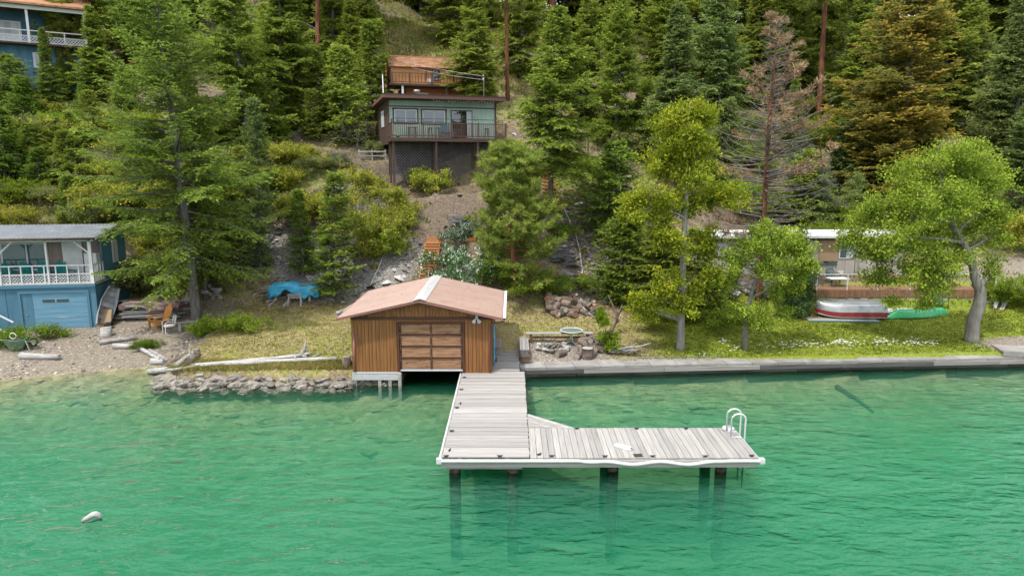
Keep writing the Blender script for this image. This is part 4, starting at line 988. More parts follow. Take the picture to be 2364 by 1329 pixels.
boards(-W2, W2, lambda x: WT + .085, lambda x: roof_z(x) - .12, wallo)
piece('header_board', 'stain_trim', BH, (0, -.035, WT + .022), (2 * W2, .06, .11))
# side wall cladding
for i in range(38):
    y = .12 + i * .145
    for s in (-1, 1): piece('board', 'stain_board', wallo, (s * (W2 + .005), y + .07, 1.72), (.045, .132, 2.42))
# door
dr_ = MB().mm((DX0, .05, .64), (DX1, .075, DT)).build('door', 'stain_trim', BH)
nr = 4; ph = (DT - .70) / nr
mid = (DX0 + DX1) / 2
for i in range(nr):
    z0 = .70 + i * ph
    for a, c_ in ((DX0 + .075, mid - .035), (mid + .035, DX1 - .075)):
        piece('panel', 'door_panel', dr_, ((a + c_) / 2, .035, z0 + ph / 2), (c_ - a - .01, .03, ph - .065))
    piece('rail', 'stain_trim', dr_, (mid, .018, z0 + ph - .02), (DX1 - DX0 - .02, .055, .045))
piece('rail', 'grey_paint', dr_, (mid, .015, .665), (DX1 - DX0 - .02, .06, .07))
for x in (DX0 + .035, mid, DX1 - .035): piece('stile', 'stain_trim', dr_, (x, .012, (DT + .66) / 2), (.06, .05, DT - .72))
for x, w in ((DX0 - .045, .08), (DX1 + .045, .08)): piece('door_jamb', 'stain_trim', BH, (x, -.02, 1.6), (w, .09, 2.2))
piece('door_lintel', 'stain_trim', BH, (mid, -.03, DT + .03), (DX1 - DX0 + .2, .10, .07))
bolt = MB()
for x in (DX0 + .035, mid, DX1 - .035):
    for i in range(nr):
        for dz in (-.07, .07): bolt.mm((x - .012, -.022, .70 + (i + 1) * ph - .02 + dz - .012), (x + .012, -.012, .70 + (i + 1) * ph - .02 + dz + .012))
bolt.build('hinge_bolts', 'steel', dr_)
# base: painted skirt beams, posts in the water
piece('skirt_board', 'grey_paint', BH, (-1.94, -.06, .39), (1.96, .08, .24))
piece('skirt_board', 'grey_paint', BH, (-1.9, -.02, .565), (2.0, .10, .07))
for x, h_ in ((-.93, .56), (-1.35, .3), (-1.78, .3), (-2.8, .3)): piece('post', 'grey_wood', BH, (x, -.02 if x < -1 else -.07, h_ / 2 - .4), (.13, .13, h_ + .8))
piece('brace_beam', 'pile_wood', BH, (-1.5, .0, .06), (1.2, .1, .1)); piece('sill_beam', 'grey_paint', BH, (2.35, .02, .46), (1.1, .12, .12))
for x in (1.78, 2.8): piece('post', 'pile_wood', BH, (x, .05, -.2), (.14, .14, 1.2))
MB().mm((-W2 + .1, .2, .42), (-1.05, 5.5, .5)).mm((1.85, .2, .42), (W2 - .1, 5.5, .5)).build('inner_floor', 'under_dark', BH)
# roof: sheet panels with standing ribs, ridge cap, rake and eave trim
y0r, y1r, EX = -.38, 5.85, 3.36
roof = MB().prism([(-EX, roof_z(EX) - .075), (0, RZ - .075), (EX, roof_z(EX) - .075), (EX, roof_z(EX) - .02), (0, RZ - .02), (-EX, roof_z(EX) - .02)], y0r + .03, y1r - .03).build('roof', 'stain_trim', BH)
np_ = 7; pw = (y1r - y0r) / np_
def sheet(s):
    mb = MB(); e = pw - .006
    mb.add([(0, 0, RZ), (s * EX, 0, roof_z(EX)), (s * EX, e, roof_z(EX)), (0, e, RZ), (0, 0, RZ - .018), (s * EX, 0, roof_z(EX) - .018), (s * EX, e, roof_z(EX) - .018), (0, e, RZ - .018)],
           [(0, 1, 2, 3), (7, 6, 5, 4), (0, 4, 5, 1), (1, 5, 6, 2), (2, 6, 7, 3), (3, 7, 4, 0)])
    for k in range(4):
        yy = e * (k + .5) / 4; h_ = .022
        mb.add([(0, yy - .022, RZ + .001), (s * EX, yy - .022, roof_z(EX) + .001), (s * EX, yy + .022, roof_z(EX) + .001), (0, yy + .022, RZ + .001), (0, yy, RZ + h_), (s * EX, yy, roof_z(EX) + h_)],
               [(0, 1, 5, 4), (4, 5, 2, 3), (1, 2, 5), (0, 4, 3)])
    return mb.mesh('roof_panel', 'pink_roof')
for s in (-1, 1):
    me = sheet(s)
    for k in range(np_):
        o = link(bpy.data.objects.new('roof_panel', me)); o.parent = roof; o.location = (0, y0r + k * pw, rr.uniform(0, .004))
cap = MB().prism([(-.26, RZ - SL * .26 + .026), (0, RZ + .04), (.26, RZ - SL * .26 + .026), (.26, RZ - SL * .26 + .036), (0, RZ + .055), (-.26, RZ - SL * .26 + .036)], y0r - .02, y1r + .02)
cap.build('ridge_cap', 'ridge_metal', roof)
for s in (-1, 1):
    piece_pq('rake_trim', 'fascia', roof, (0, y0r - .02, RZ - .065), (s * (EX + .02), y0r - .02, roof_z(EX) - .065), .05, .15, (0, 1, 0))
    piece_pq('rake_trim', 'fascia', roof, (0, y1r + .02, RZ - .065), (s * (EX + .02), y1r + .02, roof_z(EX) - .065), .05, .15, (0, 1, 0))
piece('eave_trim', 'fascia', roof, (-EX - .02, (y0r + y1r) / 2, roof_z(EX) - .05), (.04, y1r - y0r, .13))
# fallen needles on the roof
gq = np.random.default_rng(8); nq = 420; xq = gq.uniform(-3.2, 3.2, nq); yq = gq.uniform(y0r + .1, y1r - .1, nq) ** 1.0; keep = gq.random(nq) < np.clip(.25 + yq / 7, 0, 1)
pq = np.c_[xq, yq, RZ - SL * np.abs(xq) + .026][keep]; dq = np.c_[gq.normal(size=(len(pq), 2)), np.zeros(len(pq))]; dq[:, 2] = -np.sign(pq[:, 0]) * SL * unitv(dq)[:, 0]
o = link(bpy.data.objects.new('needle_litter', quads_mesh('needle_litter', leaf_quads(pq, dq, gq.uniform(.05, .14, len(pq)), .025, gq, 3), gq.random(len(pq)), 'pine_dead'))); o.parent = BH; o['kind'] = 'stuff'
# gutter and downpipes
gz_ = roof_z(EX) - .05
gut = MB(); gut.add([(EX + .02, y0r, gz_ + .05), (EX + .02, y1r, gz_ + .05), (EX + .03, y1r, gz_ - .05), (EX + .03, y0r, gz_ - .05), (EX + .12, y0r, gz_ - .05), (EX + .12, y1r, gz_ - .05), (EX + .14, y0r, gz_ + .05), (EX + .14, y1r, gz_ + .05)],
    [(0, 1, 2, 3), (3, 2, 5, 4), (4, 5, 7, 6), (6, 7, 1, 0)])
gut.build('gutter', 'white_paint', BH)
dp = MB().tube([(EX + .08, -.2, gz_ - .05), (EX + .06, -.15, gz_ - .16), (W2 + .02, -.09, gz_ - .26), (W2 - .08, -.075, gz_ - .36), (W2 - .08, -.075, .62)], .048, 8)
dp.build('downpipe', 'fascia', BH)
MB().tube([(-W2 + .1, -.075, 2.25), (-W2 + .1, -.075, .62)], .045, 8).build('downpipe', 'fascia', BH)
fl = MB().box((2.3, -.08, 2.96), (.1, .06, .1)); fl.tube([(2.3, -.1, 2.94), (2.3, -.2, 2.9)], .02, 6)
flo = fl.build('flood_light', 'white_paint', BH)
for dx in (-.09, .09):
    MB().tube([(2.3 + dx * .3, -.16, 2.92), (2.3 + dx * .7, -.21, 2.87), (2.3 + dx * 1.2, -.28, 2.80), (2.3 + dx * 1.3, -.30, 2.785)], [.02, .04, .075, .08], 10).build('lamp_head', 'white_paint', flo)

# ------------------------------------------------------------------ dock
DK = thing('dock', 'long bleached plank dock with a right-hand arm over green water', 'dock', (-.8, 23, 0))
def dk(x, y, z): return (x + .8, y - 23, z)
Y0, Y1, XL, XR = 18.98, 27.62, -2.08, .52
y = Y0 + .1
while y < Y1:
    w = rr.uniform(.165, .2); e = rr.uniform(-.02, .02)
    piece('plank', 'dock_wood', DK, dk((XL + XR) / 2 + e, y + w / 2, .53 + rr.uniform(-.004, .006)), (XR - XL, w - .011, .045), (0, rr.uniform(-.001, .001), rr.uniform(-.003, .003)))
    y += w
x = XR + .02
while x < 7.2:
    w = rr.uniform(.17, .2)
    piece('plank', 'dock_wood', DK, dk(x + w / 2, 20.19 + rr.uniform(-.012, .012), .53 + rr.uniform(-.004, .006)), (2.36, w - .012, .045), (0, 0, R(90) + rr.uniform(-.003, .003)))
    x += w
for k in range(5):
    f0, f1 = (.02 if k == 0 else k / 5 + .008), (k + 1) / 5
    MB().prism([(XR + 1.52 * f0 + .8, 21.4 - 23), (XR + 1.52 * f1 + .8, 21.4 - 23), (XR + .02 + .8, 21.4 + 1.3 * f1 - 23), (XR + .02 + .8, 21.4 + 1.3 * f0 - 23)], .505, .552, 'z').build('plank', 'dock_wood', DK)
for nm, a, c_ in [('rim_board', (XL - .02, Y0 - .02, .28), (7.24, Y0 + .04, .5)), ('rim_board', (XL - .03, Y0, .30), (XL + .02, Y1, .5)), ('rim_board', (XR - .04, 21.42, .30), (XR + .01, Y1, .5)),
                  ('rim_board', (7.19, Y0, .28), (7.25, 21.4, .5)), ('rim_board', (XR, 21.36, .28), (7.2, 21.41, .5)), ('cross_beam', (-2.0, 19.1, .16), (.3, 19.2, .3)), ('cross_beam', (.6, 19.3, .16), (7.1, 19.5, .29)), ('cross_beam', (.6, 20.9, .16), (7.1, 21.1, .29)),
                  ('stringer', (-1.6, Y0 + .1, .3), (-1.5, Y1, .5)), ('stringer', (-.2, Y0 + .1, .3), (-.1, Y1, .5)), ('stringer', (.8, 20.1, .3), (7.1, 20.2, .5))]:
    c0 = [(a[i] + c_[i]) / 2 for i in range(3)]; piece(nm, 'dock_wood' if nm == 'rim_board' else 'grey_wood', DK, dk(*c0), [abs(c_[i] - a[i]) for i in range(3)])
pm = MB().tube([(0, 0, -4.5), (0, 0, -1), (0, 0, .05), (.01, 0, .47)], [.17, .17, .175, .17], 12, wob=.08, rnd=rr).mesh('pile', 'pile_wood')
for x, y in [(-1.72, 19.32), (.03, 19.32), (3.05, 19.4), (6.32, 19.4), (3.05, 21.0), (6.32, 21.0), (-1.72, 23), (.2, 23), (-1.72, 26.5), (.2, 26.5)]:
    o = link(bpy.data.objects.new('pile', pm)); o.parent = DK; o.location = dk(x, y, 0); o.rotation_euler = (0, 0, rr.random() * 6)
# rubber fender: straight then sagging away from the edge
fp = []
for i in range(81):
    x = XL - .06 + (7.42 - XL + .06) * i / 80
    s = max(0, min(1, (x - 2.0) / .6)) * max(0, min(1, (6.4 - x) / .6))
    fp.append(dk(x, 18.9 - .03 * s, .50 - .05 * s - .045 * s * math.sin(x * 3.9 + .3)))
FE = MB().tube(fp, .055, 8).build('fender', 'fender_white', DK)
MB().tube([dk(XL - .06, 18.92 + 8.7 * i / 24, .50 + .012 * math.sin(i * 1.9)) for i in range(25)], .042, 6).build('fender', 'fender_white', DK)
MB().tube([dk(7.31, 18.95 + 2.42 * i / 8, .5) for i in range(9)], .04, 6).build('fender', 'fender_white', DK)
for x in (XL - .07, 7.36): MB().box(dk(x, 18.93, .5), (.15, .16, .14)).build('corner_pad', 'fender_white', DK)
cl = MB().box((0, 0, .015), (.11, .035, .03)).tube([(-.09, 0, .05), (.09, 0, .05)], .013, 6).tube([(0, 0, .02), (0, 0, .05)], .02, 6).mesh('cleat', 'black_iron')
for px, py, a in [(1041, 858, .3), (1072, 872, 0), (1065, 900, 0), (1055, 942, 0), (1063, 932, 1.4), (1043, 996, 0), (1030, 1054, .2), (1038, 1040, 1.3), (1154, 1054, 0), (1245, 1050, .6), (1274, 1054, 0), (1397, 1055, 0), (1507, 1055, 0), (1629, 1055, 0), (1737, 1053, .2), (1332, 990, .2), (1470, 990, .1), (1584, 990, .1)]:
    p = at_z(px, py, .555); p.x = min(max(p.x, XL + .08), 7.12); p.y = min(max(p.y, 19.06), 27.5)
    o = link(bpy.data.objects.new('cleat', cl)); o.parent = DK; o.location = dk(*p); o.rotation_euler = (0, 0, a)
# swim ladder
LA = MB().box(dk(7.1, 20.98, .575), (.36, .06, .03)).box(dk(7.1, 20.53, .575), (.36, .06, .03)).build('ladder', 'metal_rail', DK)
for yy in (20.98, 20.53):
    hoop = [(6.95, yy, .58), (6.95, yy, 1.18)] + [(7.17 - .22 * math.cos(a), yy, 1.18 + .17 * math.sin(a)) for a in np.linspace(.4, math.pi - .4, 5)] + [(7.39, yy, 1.18), (7.39, yy, .4), (7.39, yy, -1.1)]
    MB().tube([dk(*p) for p in hoop], .028, 8).build('ladder_rail', 'metal_rail', LA)
for zz_ in (.32, .0, -.32, -.65): MB().tube([dk(7.39, 20.53, zz_), dk(7.39, 20.98, zz_)], .024, 6).build('rung', 'metal_rail', LA)
# things on the dock
p = at_z(1439, 1033, .557)
t = thing('white_board', 'small white board lying askew on the dock arm', 'board', p, R(-38))
MB().box((0, 0, .03), (.58, .17, .05)).build('panel', 'white_paint', t); MB().box((.27, .0, .062), (.05, .05, .02)).build('clip', 'black_iron', t)
p = at_z(1681, 992, .557)
t = thing('float_cushion', 'rounded white cushion beside the dock ladder', 'cushion', p, .3)
MB().tube([(0, 0, 0), (0, 0, .03), (0, 0, .09), (0, 0, .12)], [.17, .2, .19, .12], 14).build('cushion_body', 'fender_white', t); MB().tube([(-.1, 0, .125), (-.05, 0, .15), (.05, 0, .15), (.1, 0, .125)], .015, 5).build('strap', 'fender_white', t)
p = at_z(1473, 1051, .557)
t = thing('deck_grate', 'short dark metal grate lying at the front edge of the dock arm', 'grate', p, .1)
for i in range(4): MB().bar((-.13, -.09 + i * .06, .012), (.13, -.09 + i * .06, .012), .012, .014).build('bar', 'black_iron', t)
MB().bar((-.1, -.1, .02), (-.1, .1, .02), .012, .012).bar((.1, -.1, .02), (.1, .1, .02), .012, .012).build('crossbar', 'black_iron', t)

# ------------------------------------------------------------------ old boardwalk beside the boathouse, benches
BW = thing('boardwalk', 'weathered grey boardwalk between the brown boathouse and the seawall', 'boardwalk', (-.25, 30, 0))
y = 27.68
while y < 32.3:
    w = rr.uniform(.13, .15); piece('plank', 'walk_wood', BW, (rr.uniform(-.01, .01), y + w / 2 - 30, .57 + rr.uniform(-.005, .006)), (1.14, w - .014, .045)); y += w
piece('end_beam', 'grey_wood', BW, (0, 2.42, .66), (1.3, .16, .2))
for x in (-.5, .45): piece('stringer', 'grey_wood', BW, (x, -.0, .46), (.1, 4.6, .16))
for x in (-.45, .42):
    for yy in (-2.1, 0, 2): piece('post', 'pile_wood', BW, (x, yy, -.1), (.15, .15, 1.0))
def bench(label, loc, rz, L, w, h, slats, m, name='bench', legm=None, group=None):
    t = thing(name, label, 'bench', loc, rz, group)
    sw = w / slats
    for i in range(slats): piece('slat', m, t, (0, -w / 2 + sw * (i + .5), h - .02 + rr.uniform(0, .004)), (L, sw - .012, .04))
    for s in (-1, 1):
        piece('leg', legm or m, t, (s * (L / 2 - .25), 0, (h - .04) / 2), (.12, w * .8, h - .04))
    piece('stretcher', legm or m, t, (0, 0, h * .55), (L - .5, .05, .09))
    return t
bench('small dark bench against the right wall of the brown boathouse', (-.62, 30.7, .594), R(90), 1.5, .28, .42, 3, 'walk_wood')
bench('slatted grey bench along the seawall end of the boardwalk', (.56, 30.6, .60), R(90), 2.3, .42, .42, 6, 'grey_wood')
t = thing('step_box', 'low brown timber step at the front of the slatted bench', 'step', (.6, 29.25, .6))
piece('top_board', 'rail_brown', t, (0, 0, .17), (.46, .3, .05)); piece('side_board', 'rail_brown', t, (0, -.12, .075), (.42, .04, .14)); piece('side_board', 'rail_brown', t, (0, .12, .075), (.42, .04, .14))
t = thing('paddle_board', 'narrow blue board leaning on the right wall of the boathouse', 'board', (-.72, 28.6, .6))
mb = MB(); prof = [(0, .12), (.2, .22), (1.0, .27), (1.6, .2), (1.85, .04)]
mb.prism([(-w, z) for z, w in prof] + [(w, z) for z, w in prof[::-1]], -.06, -.01, 'x').build('board_body', 'tarp_blue', t)
MB().prism([(-.03, .1), (.03, .1), (.03, .3), (-.03, .25)], -.01, .06, 'x').build('fin', 'black_iron', t)
a = at_y(783, 724, 28.6) - Vector(BH.location); c_ = at_y(824, 695, 31.0) - Vector(BH.location)
arm = MB().tube([a, c_], .025, 6).build('eave_pole', 'hose_white', BH); MB().tube([a + Vector((-.12, -.05, .02)), a + Vector((.12, .1, .06))], [.09, .11], 8).build('pole_head', 'grey_wood', arm)  # pale pole with a grey head lying at the left eave

# ------------------------------------------------------------------ seawall with slab walkway
SW = thing('seawall', 'grey concrete seawall walkway along the right shore', 'seawall', (.36, 28.5, 0), R(4.05))
x = 0.0
while x < 25.4:
    w = rr.uniform(1.1, 1.3)
    piece('slab', 'concrete', SW, (x + w / 2, .58, .405 + rr.uniform(-.006, .008)), (w - .018, 1.12, .11)); x += w
x = 0.0
while x < 25.4:
    w = rr.uniform(2.2, 4.4)
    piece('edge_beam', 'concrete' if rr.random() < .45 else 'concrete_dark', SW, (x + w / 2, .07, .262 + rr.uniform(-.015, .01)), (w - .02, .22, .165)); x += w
x = 0.0
while x < 25.4:
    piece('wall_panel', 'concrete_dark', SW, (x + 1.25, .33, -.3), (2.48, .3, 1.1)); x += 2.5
piece('back_kerb', 'grey_wood', SW, (15.2, 1.2, .44), (20, .07, .12))
t = thing('concrete_ramp', 'pale concrete boat ramp slab at the right end of the seawall', 'ramp', (23.9, 31.0, Z(23.9, 31) - .1), R(-14))
MB().prism([(-1.1, .1), (4.5, .1), (4.5, .32), (-1.1, .2)], -.9, .5).build('ramp_slab', 'concrete', t); MB().mm((-1.14, -.98, .02), (4.5, -.905, .26)).build('kerb', 'concrete', t)
t = thing('sunken_log', 'dark log lying on the lake bed off the seawall', 'log', (0, 0, 0))
a2 = Vector((14.3, 28.9, Z(14.3, 28.9) + .12)); c2 = Vector((15.1, 27.2, Z(15.1, 27.2) + .05)); a = a2.copy(); t.location = a
MB().tube([a2 - a, (a2 + c2) / 2 - a + Vector((.1, 0, 0)), c2 - a], [.11, .09, .06], 8).build('trunk', 'pile_wood', t)

# ------------------------------------------------------------------ fire pit corner
p = ground(1291, 791); bench('long weathered plank bench beside the round glass table', (p.x, p.y, p.z), R(1), 3.2, .34, .50, 2, 'grey_wood', legm='rail_brown')
p = ground(1319, 794)
t = thing('patio_table', 'round glass-topped patio table with white metal legs', 'table', p)
MB().tube([(0, 0, .665), (0, 0, .68)], .50, 28).build('glass_top', 'glass_table', t)
ring = [(.52 * math.cos(a), .52 * math.sin(a), .675) for a in np.linspace(0, 2 * math.pi, 29)]
MB().tube(ring, .022, 6, cap=False).build('rim', 'white_paint', t)
MB().bar((-.5, 0, .655), (.5, 0, .655), .03, .02).bar((0, -.5, .65), (0, .5, .65), .03, .02).build('brace', 'white_paint', t)
for i in range(4):
    a = i * math.pi / 2 + .5; c_, s_ = math.cos(a), math.sin(a)
    MB().tube([(.04 * c_, .04 * s_, .65), (.05 * c_, .05 * s_, .3), (.1 * c_, .1 * s_, .14), (.34 * c_, .34 * s_, .06), (.4 * c_, .4 * s_, .0)], .02, 6).build('leg', 'white_paint', t)

def rock_mesh(seed, m, flat=.6, n_=2, name='rock'):
    g = random.Random(seed); mb = MB()
    # a cut, uneven block: two rings and two caps
    k = 7; vs = []
    for zz_, r_ in ((-.5, .75), (-.15, 1.0), (.25, .95), (.5, .6)):
        off = g.random() * .6
        for j in range(k):
            a = 2 * math.pi * j / k + off; q_ = r_ * g.uniform(.7, 1.1)
            vs.append((q_ * math.cos(a) * .5, q_ * math.sin(a) * .5, zz_ * flat + g.uniform(-.06, .06)))
    fs = [tuple(range(k))[::-1], tuple(range(3 * k, 4 * k))]
    for i in range(3):
        for j in range(k): fs.append((i * k + j, i * k + (j + 1) % k, (i + 1) * k + (j + 1) % k, (i + 1) * k + j))
    mb.add(vs, fs); return mb.mesh(name, m)
ROCKS = [rock_mesh(i, 'stone', .55 if i % 2 else .8) for i in range(8)]
PROCKS = [rock_mesh(20 + i, 'pale_stone', .6) for i in range(4)]
def stone(parent, loc, s, meshes=ROCKS, name='stone', flat=1.0):
    o = link(bpy.data.objects.new(name, rr.choice(meshes))); o.parent = parent; o.location = loc
    o.scale = (s * rr.uniform(.8, 1.4), s * rr.uniform(.7, 1.1), s * rr.uniform(.6, 1.0) * flat); o.rotation_euler = (rr.uniform(-.35, .35), rr.uniform(-.35, .35), rr.random() * 6.28)
    return o
p = ground(1277, 804)
t = thing('fire_ring', 'ring of pale stones for a campfire on the gravel', 'fire pit', p)
for i in range(22):
    a = i * 2 * math.pi / 22; r_ = rr.uniform(.5, .72)
    stone(t, (r_ * math.cos(a) * 1.1, r_ * math.sin(a) * .9, .08), rr.uniform(.2, .34), PROCKS if rr.random() < .6 else ROCKS)
MB().tube([(0, 0, -.05), (0, 0, .02), (.02, 0, .05)], [.5, .45, .2], 12).build('ash_bed', 'black_iron', t)
for i in range(3): MB().tube([(-.4 + i * .3, -.2, .08), (.1 + i * .12, .25, .14)], .045, 6).build('charred_stick', 'log_bark', t)

# cut logs
def log_meshes(L, r, endm, n=3):
    out = []
    for i in range(n):
        g = random.Random(i * 7 + int(L * 100)); mb = MB()
        mb.tube([(-L / 2, 0, 0), (-L / 6, .01, .01), (L / 6, -.01, 0), (L / 2, 0, 0)], [r * g.uniform(.92, 1.08) for _ in range(4)], 10, cap=False, wob=.1, rnd=g)
        e = [MB().tube([(s * (L / 2 - .012), 0, 0), (s * (L / 2 - .004), 0, 0)], r * .95, 10).mesh('cut_end', endm) for s in (-1, 1)]
        out.append((mb.mesh('bark', 'log_bark'), e))
    return out
LOGS = {'o': log_meshes(.42, .16, 'log_end'), 'g': log_meshes(.48, .15, 'log_end_grey'), 's': log_meshes(.45, .26, 'log_end_grey')}
def cut_log(label, group, p, rot, kind='g', s=1.0, cat='log', name='cut_log'):
    t = thing(name, label, cat, p, 0, group); t.rotation_euler = rot; t.scale = (s, s, s)
    a, e = rr.choice(LOGS[kind])
    for nm, me in (('bark', a), ('cut_end', e[0]), ('cut_end', e[1])):
        o = link(bpy.data.objects.new(nm, me)); o.parent = t
    return t
p = ground(1356, 826); cut_log('upright thick chopping stump among the cut logs', None, p + Vector((0, 0, .24)), (0, R(90), 0), 's', 1.05, 'stump', 'chopping_stump')
p = ground(1295, 822); cut_log('single short log lying on the gravel left of the log heap', None, p + Vector((0, 0, .13)), (0, 0, R(40)), 'g', 1.05)
for i in range(26):
    px = rr.uniform(1335, 1390); py = rr.uniform(795, 826); lay = rr.choice((0, 0, 1))
    p = ground(px, py); cut_log('grey cut log in the heap beside the fire ring', 'cut logs beside the fire ring', p + Vector((0, lay * .1, .13 + lay * .24)), (rr.random() * 3, rr.uniform(-.2, .2), rr.uniform(-1.5, 1.5)), 'g', rr.uniform(.8, 1.1))
for i in range(46):
    px = rr.uniform(1264, 1392); py = rr.uniform(712, 732)
    lay = rr.choice((0, 0, 1, 1, 2)) if px < 1345 else rr.choice((0, 0, 1))
    p = ground(px, py); cut_log('split brown log in the firewood heap at the lawn edge', 'firewood heap at the lawn edge', p + Vector((0, lay * .18, .14 + lay * .22)), (rr.random() * 3, rr.uniform(-.25, .25), R(90) + rr.uniform(-1.2, 1.2)), 'o' if rr.random() < .65 else 'g', rr.uniform(.8, 1.35))
p = ground(1425, 818)
t = thing('brush_pile', 'tangle of grey dead branches right of the leafy sapling', 'brush pile', p)
for i in range(26):
    a = rr.uniform(-.5, .6) + (math.pi if rr.random() < .5 else 0); L = rr.uniform(.5, 1.3); o_ = Vector((rr.uniform(-.2, .9), rr.uniform(-.25, .45), rr.uniform(.05, .3)))
    d_ = Vector((math.cos(a), math.sin(a) * .6, rr.uniform(-.12, .4)))
    MB().tube([o_ - d_ * L * .5 * .4, o_ + d_ * L * .3 + Vector((0, rr.uniform(-.06, .06), rr.uniform(-.05, .08))), o_ + d_ * L * .7], [.05, .04, .015], 6).build('branch', rr.choice(('drift', 'log_bark', 'drift')), t)
p = ground(1345, 722); q_ = ground(1391, 735)
t = thing('fallen_branch', 'pale branch lying in front of the firewood heap', 'branch', p); d_ = ground(1372, 735) - p
MB().tube([(0, 0, .3), d_ * .5 + Vector((0, 0, .15)), d_ + Vector((0, 0, .05))], [.05, .045, .03], 6).build('stem', 'drift', t); MB().tube([d_ * .5 + Vector((0, 0, .15)), d_ * .6 + Vector((.2, 0, .35))], [.03, .01], 5).build('twig', 'drift', t)
# loose white pipe up the slope and pipe behind the left eave
for lb, pts in (('thin white hose running up the leaf-covered slope', [(1345, 632), (1338, 580), (1328, 540), (1310, 500), (1300, 480)]), ('thin white pipe lying down the slope left of the lower stairs', [(856, 658), (872, 625), (882, 600), (890, 582)]), ('white pipe leaning on the lawn corner below the rocks', [(1478, 640), (1462, 612), (1440, 590)])):
    w_ = [ground(*q) + Vector((0, 0, .06)) for q in pts]
    t = thing('water_hose', lb, 'hose', w_[0]); MB().tube([q - w_[0] for q in w_], .03, 6).build('hose_line', 'hose_white', t); MB().tube([(0, 0, -.02), (0, -.06, -.03)], .045, 8).build('coupling', 'steel', t)
# ------------------------------------------------------------------ blue boathouse at the left
rr = random.Random(33)
FRc = Vector((-21.35, 34.45, .62))
BB = thing('blue_boathouse', 'blue two-storey boathouse with white porch rail and grey metal roof', 'boathouse', FRc, R(9))
DZ, EZ, WL, DP = 2.54, 4.86, -9.0, 4.3     # porch floor, eave underside, left end, depth
core = MB().mm((WL, .06, -.6), (-.06, DP - .04, DZ - .12)).build('core_wall', 'under_dark', BB)
x = WL
while x < -3.6: piece('wall_panel', 'blue_wall', BB, (x + .595, .03, DZ / 2 - .26), (1.18, .06, DZ + .28)); x += 1.2
piece('wall_panel', 'blue_wall', BB, (-.2, .03, DZ / 2 - .26), (.4, .06, DZ + .28)); piece('wall_panel', 'blue_wall', BB, (-2.0, .028, DZ - .24), (3.17, .06, .22))
y = .0
while y < DP - .1: w = min(1.2, DP - y); piece('wall_panel', 'blue_wall', BB, (-.03, y + w / 2, DZ / 2 - .3), (.06, w - .02, DZ + .3)); y += 1.2
# garage door of horizontal sections
gd = MB().mm((-3.52, .05, -.03), (-.44, .075, 2.10)).build('garage_door', 'dark_brown', BB)
for i in range(8): piece('section', 'blue_door', gd, (-1.98, .035, .02 + .26 * (i + .5)), (3.05, .04, .252))
for a in (-2.55, -1.88): piece('door_window', 'glass_dark', gd, (a + .28, .012, .02 + .26 * 6.45), (.56, .02, .14))
MB().tube([(-3.4, 0, 1.0), (-3.34, -.04, 1.0), (-3.28, 0, 1.0)], .014, 5).build('handle', 'steel', gd)
for x, w, z, h_ in ((-3.58, .12, 1.05, 2.2), (-.38, .12, 1.05, 2.2)): piece('door_trim', 'blue_wall', BB, (x, -.012, z), (w, .08, h_))
piece('door_trim', 'blue_wall', BB, (-1.98, -.014, 2.16), (3.3, .08, .12))
# porch floor, upper walls
piece('porch_floor', 'grey_wood', BB, (WL / 2, .72, DZ - .03), (-WL + .08, 1.62, .1))
piece('floor_trim', 'blue_wall', BB, (WL / 2, -.06, DZ - .08), (-WL + .08, .08, .16))
uw = MB().mm((WL, 1.5, DZ), (-.06, 1.56, EZ + .25)); uw.mm((-.07, 1.25, DZ), (-.02, 1.5, EZ + .25)); uwo = uw.build('porch_wall', 'taupe_wall', BB)
for i in range(24): piece('batten', 'taupe_wall', uwo, (-.3 - i * .38, 1.488, DZ + 1.2), (.03, .02, 2.35))
tw_ = MB().prism([(1.2, DZ - .02), (DP, DZ - .02), (DP, EZ + .05), (2.3, EZ + .42), (1.2, EZ + .25)], -.06, 0, 'x').build('side_wall', 'teal_wall', BB)
MB().mm((WL, DP - .06, DZ), (-.06, DP, EZ)).build('rear_wall', 'teal_wall', BB)
wf = MB().mm((.002, 2.45, DZ + .75), (.05, 3.1, DZ + 1.95)).build('side_window', 'white_paint', BB)
for k in range(2): MB().mm((.052, 2.52 + k * .28, DZ + .82), (.056, 2.76 + k * .28, DZ + 1.88)).build('pane', 'curtain', wf)
# porch windows, door, fridge
wn_ = MB().mm((-7.6, 1.40, DZ + .55), (-2.75, 1.5, DZ + 2.0)).build('porch_window', 'white_paint', BB)
for a, c_ in ((-7.5, -6.2), (-6.1, -4.95), (-4.85, -3.75), (-3.66, -2.85)): MB().mm((a, 1.385, DZ + .64), (c_, 1.398, DZ + 1.92)).build('pane', 'glass', wn_)
do = MB().mm((-2.0, 1.41, DZ), (-1.05, 1.5, DZ + 2.0)).build('porch_door', 'white_paint', BB); MB().tube([(-1.92, 1.36, DZ + .95), (-1.92, 1.41, DZ + .95)], .03, 6).build('knob', 'black_iron', do)
fr_ = thing('refrigerator', 'old cream refrigerator on the blue boathouse porch', 'refrigerator', BB.matrix_basis @ Vector((-.42, 1.1, DZ + .02)), R(9))
MB().mm((-.3, -.3, 0), (.3, .32, 1.45)).build('cabinet', 'white_paint', fr_); MB().mm((-.29, -.34, .03), (.29, -.302, .98)).build('door', 'white_paint', fr_); MB().mm((-.29, -.34, 1.0), (.29, -.302, 1.42)).build('freezer_door', 'white_paint', fr_); MB().mm((-.26, -.37, .7), (-.23, -.342, .95)).build('handle', 'steel', fr_)
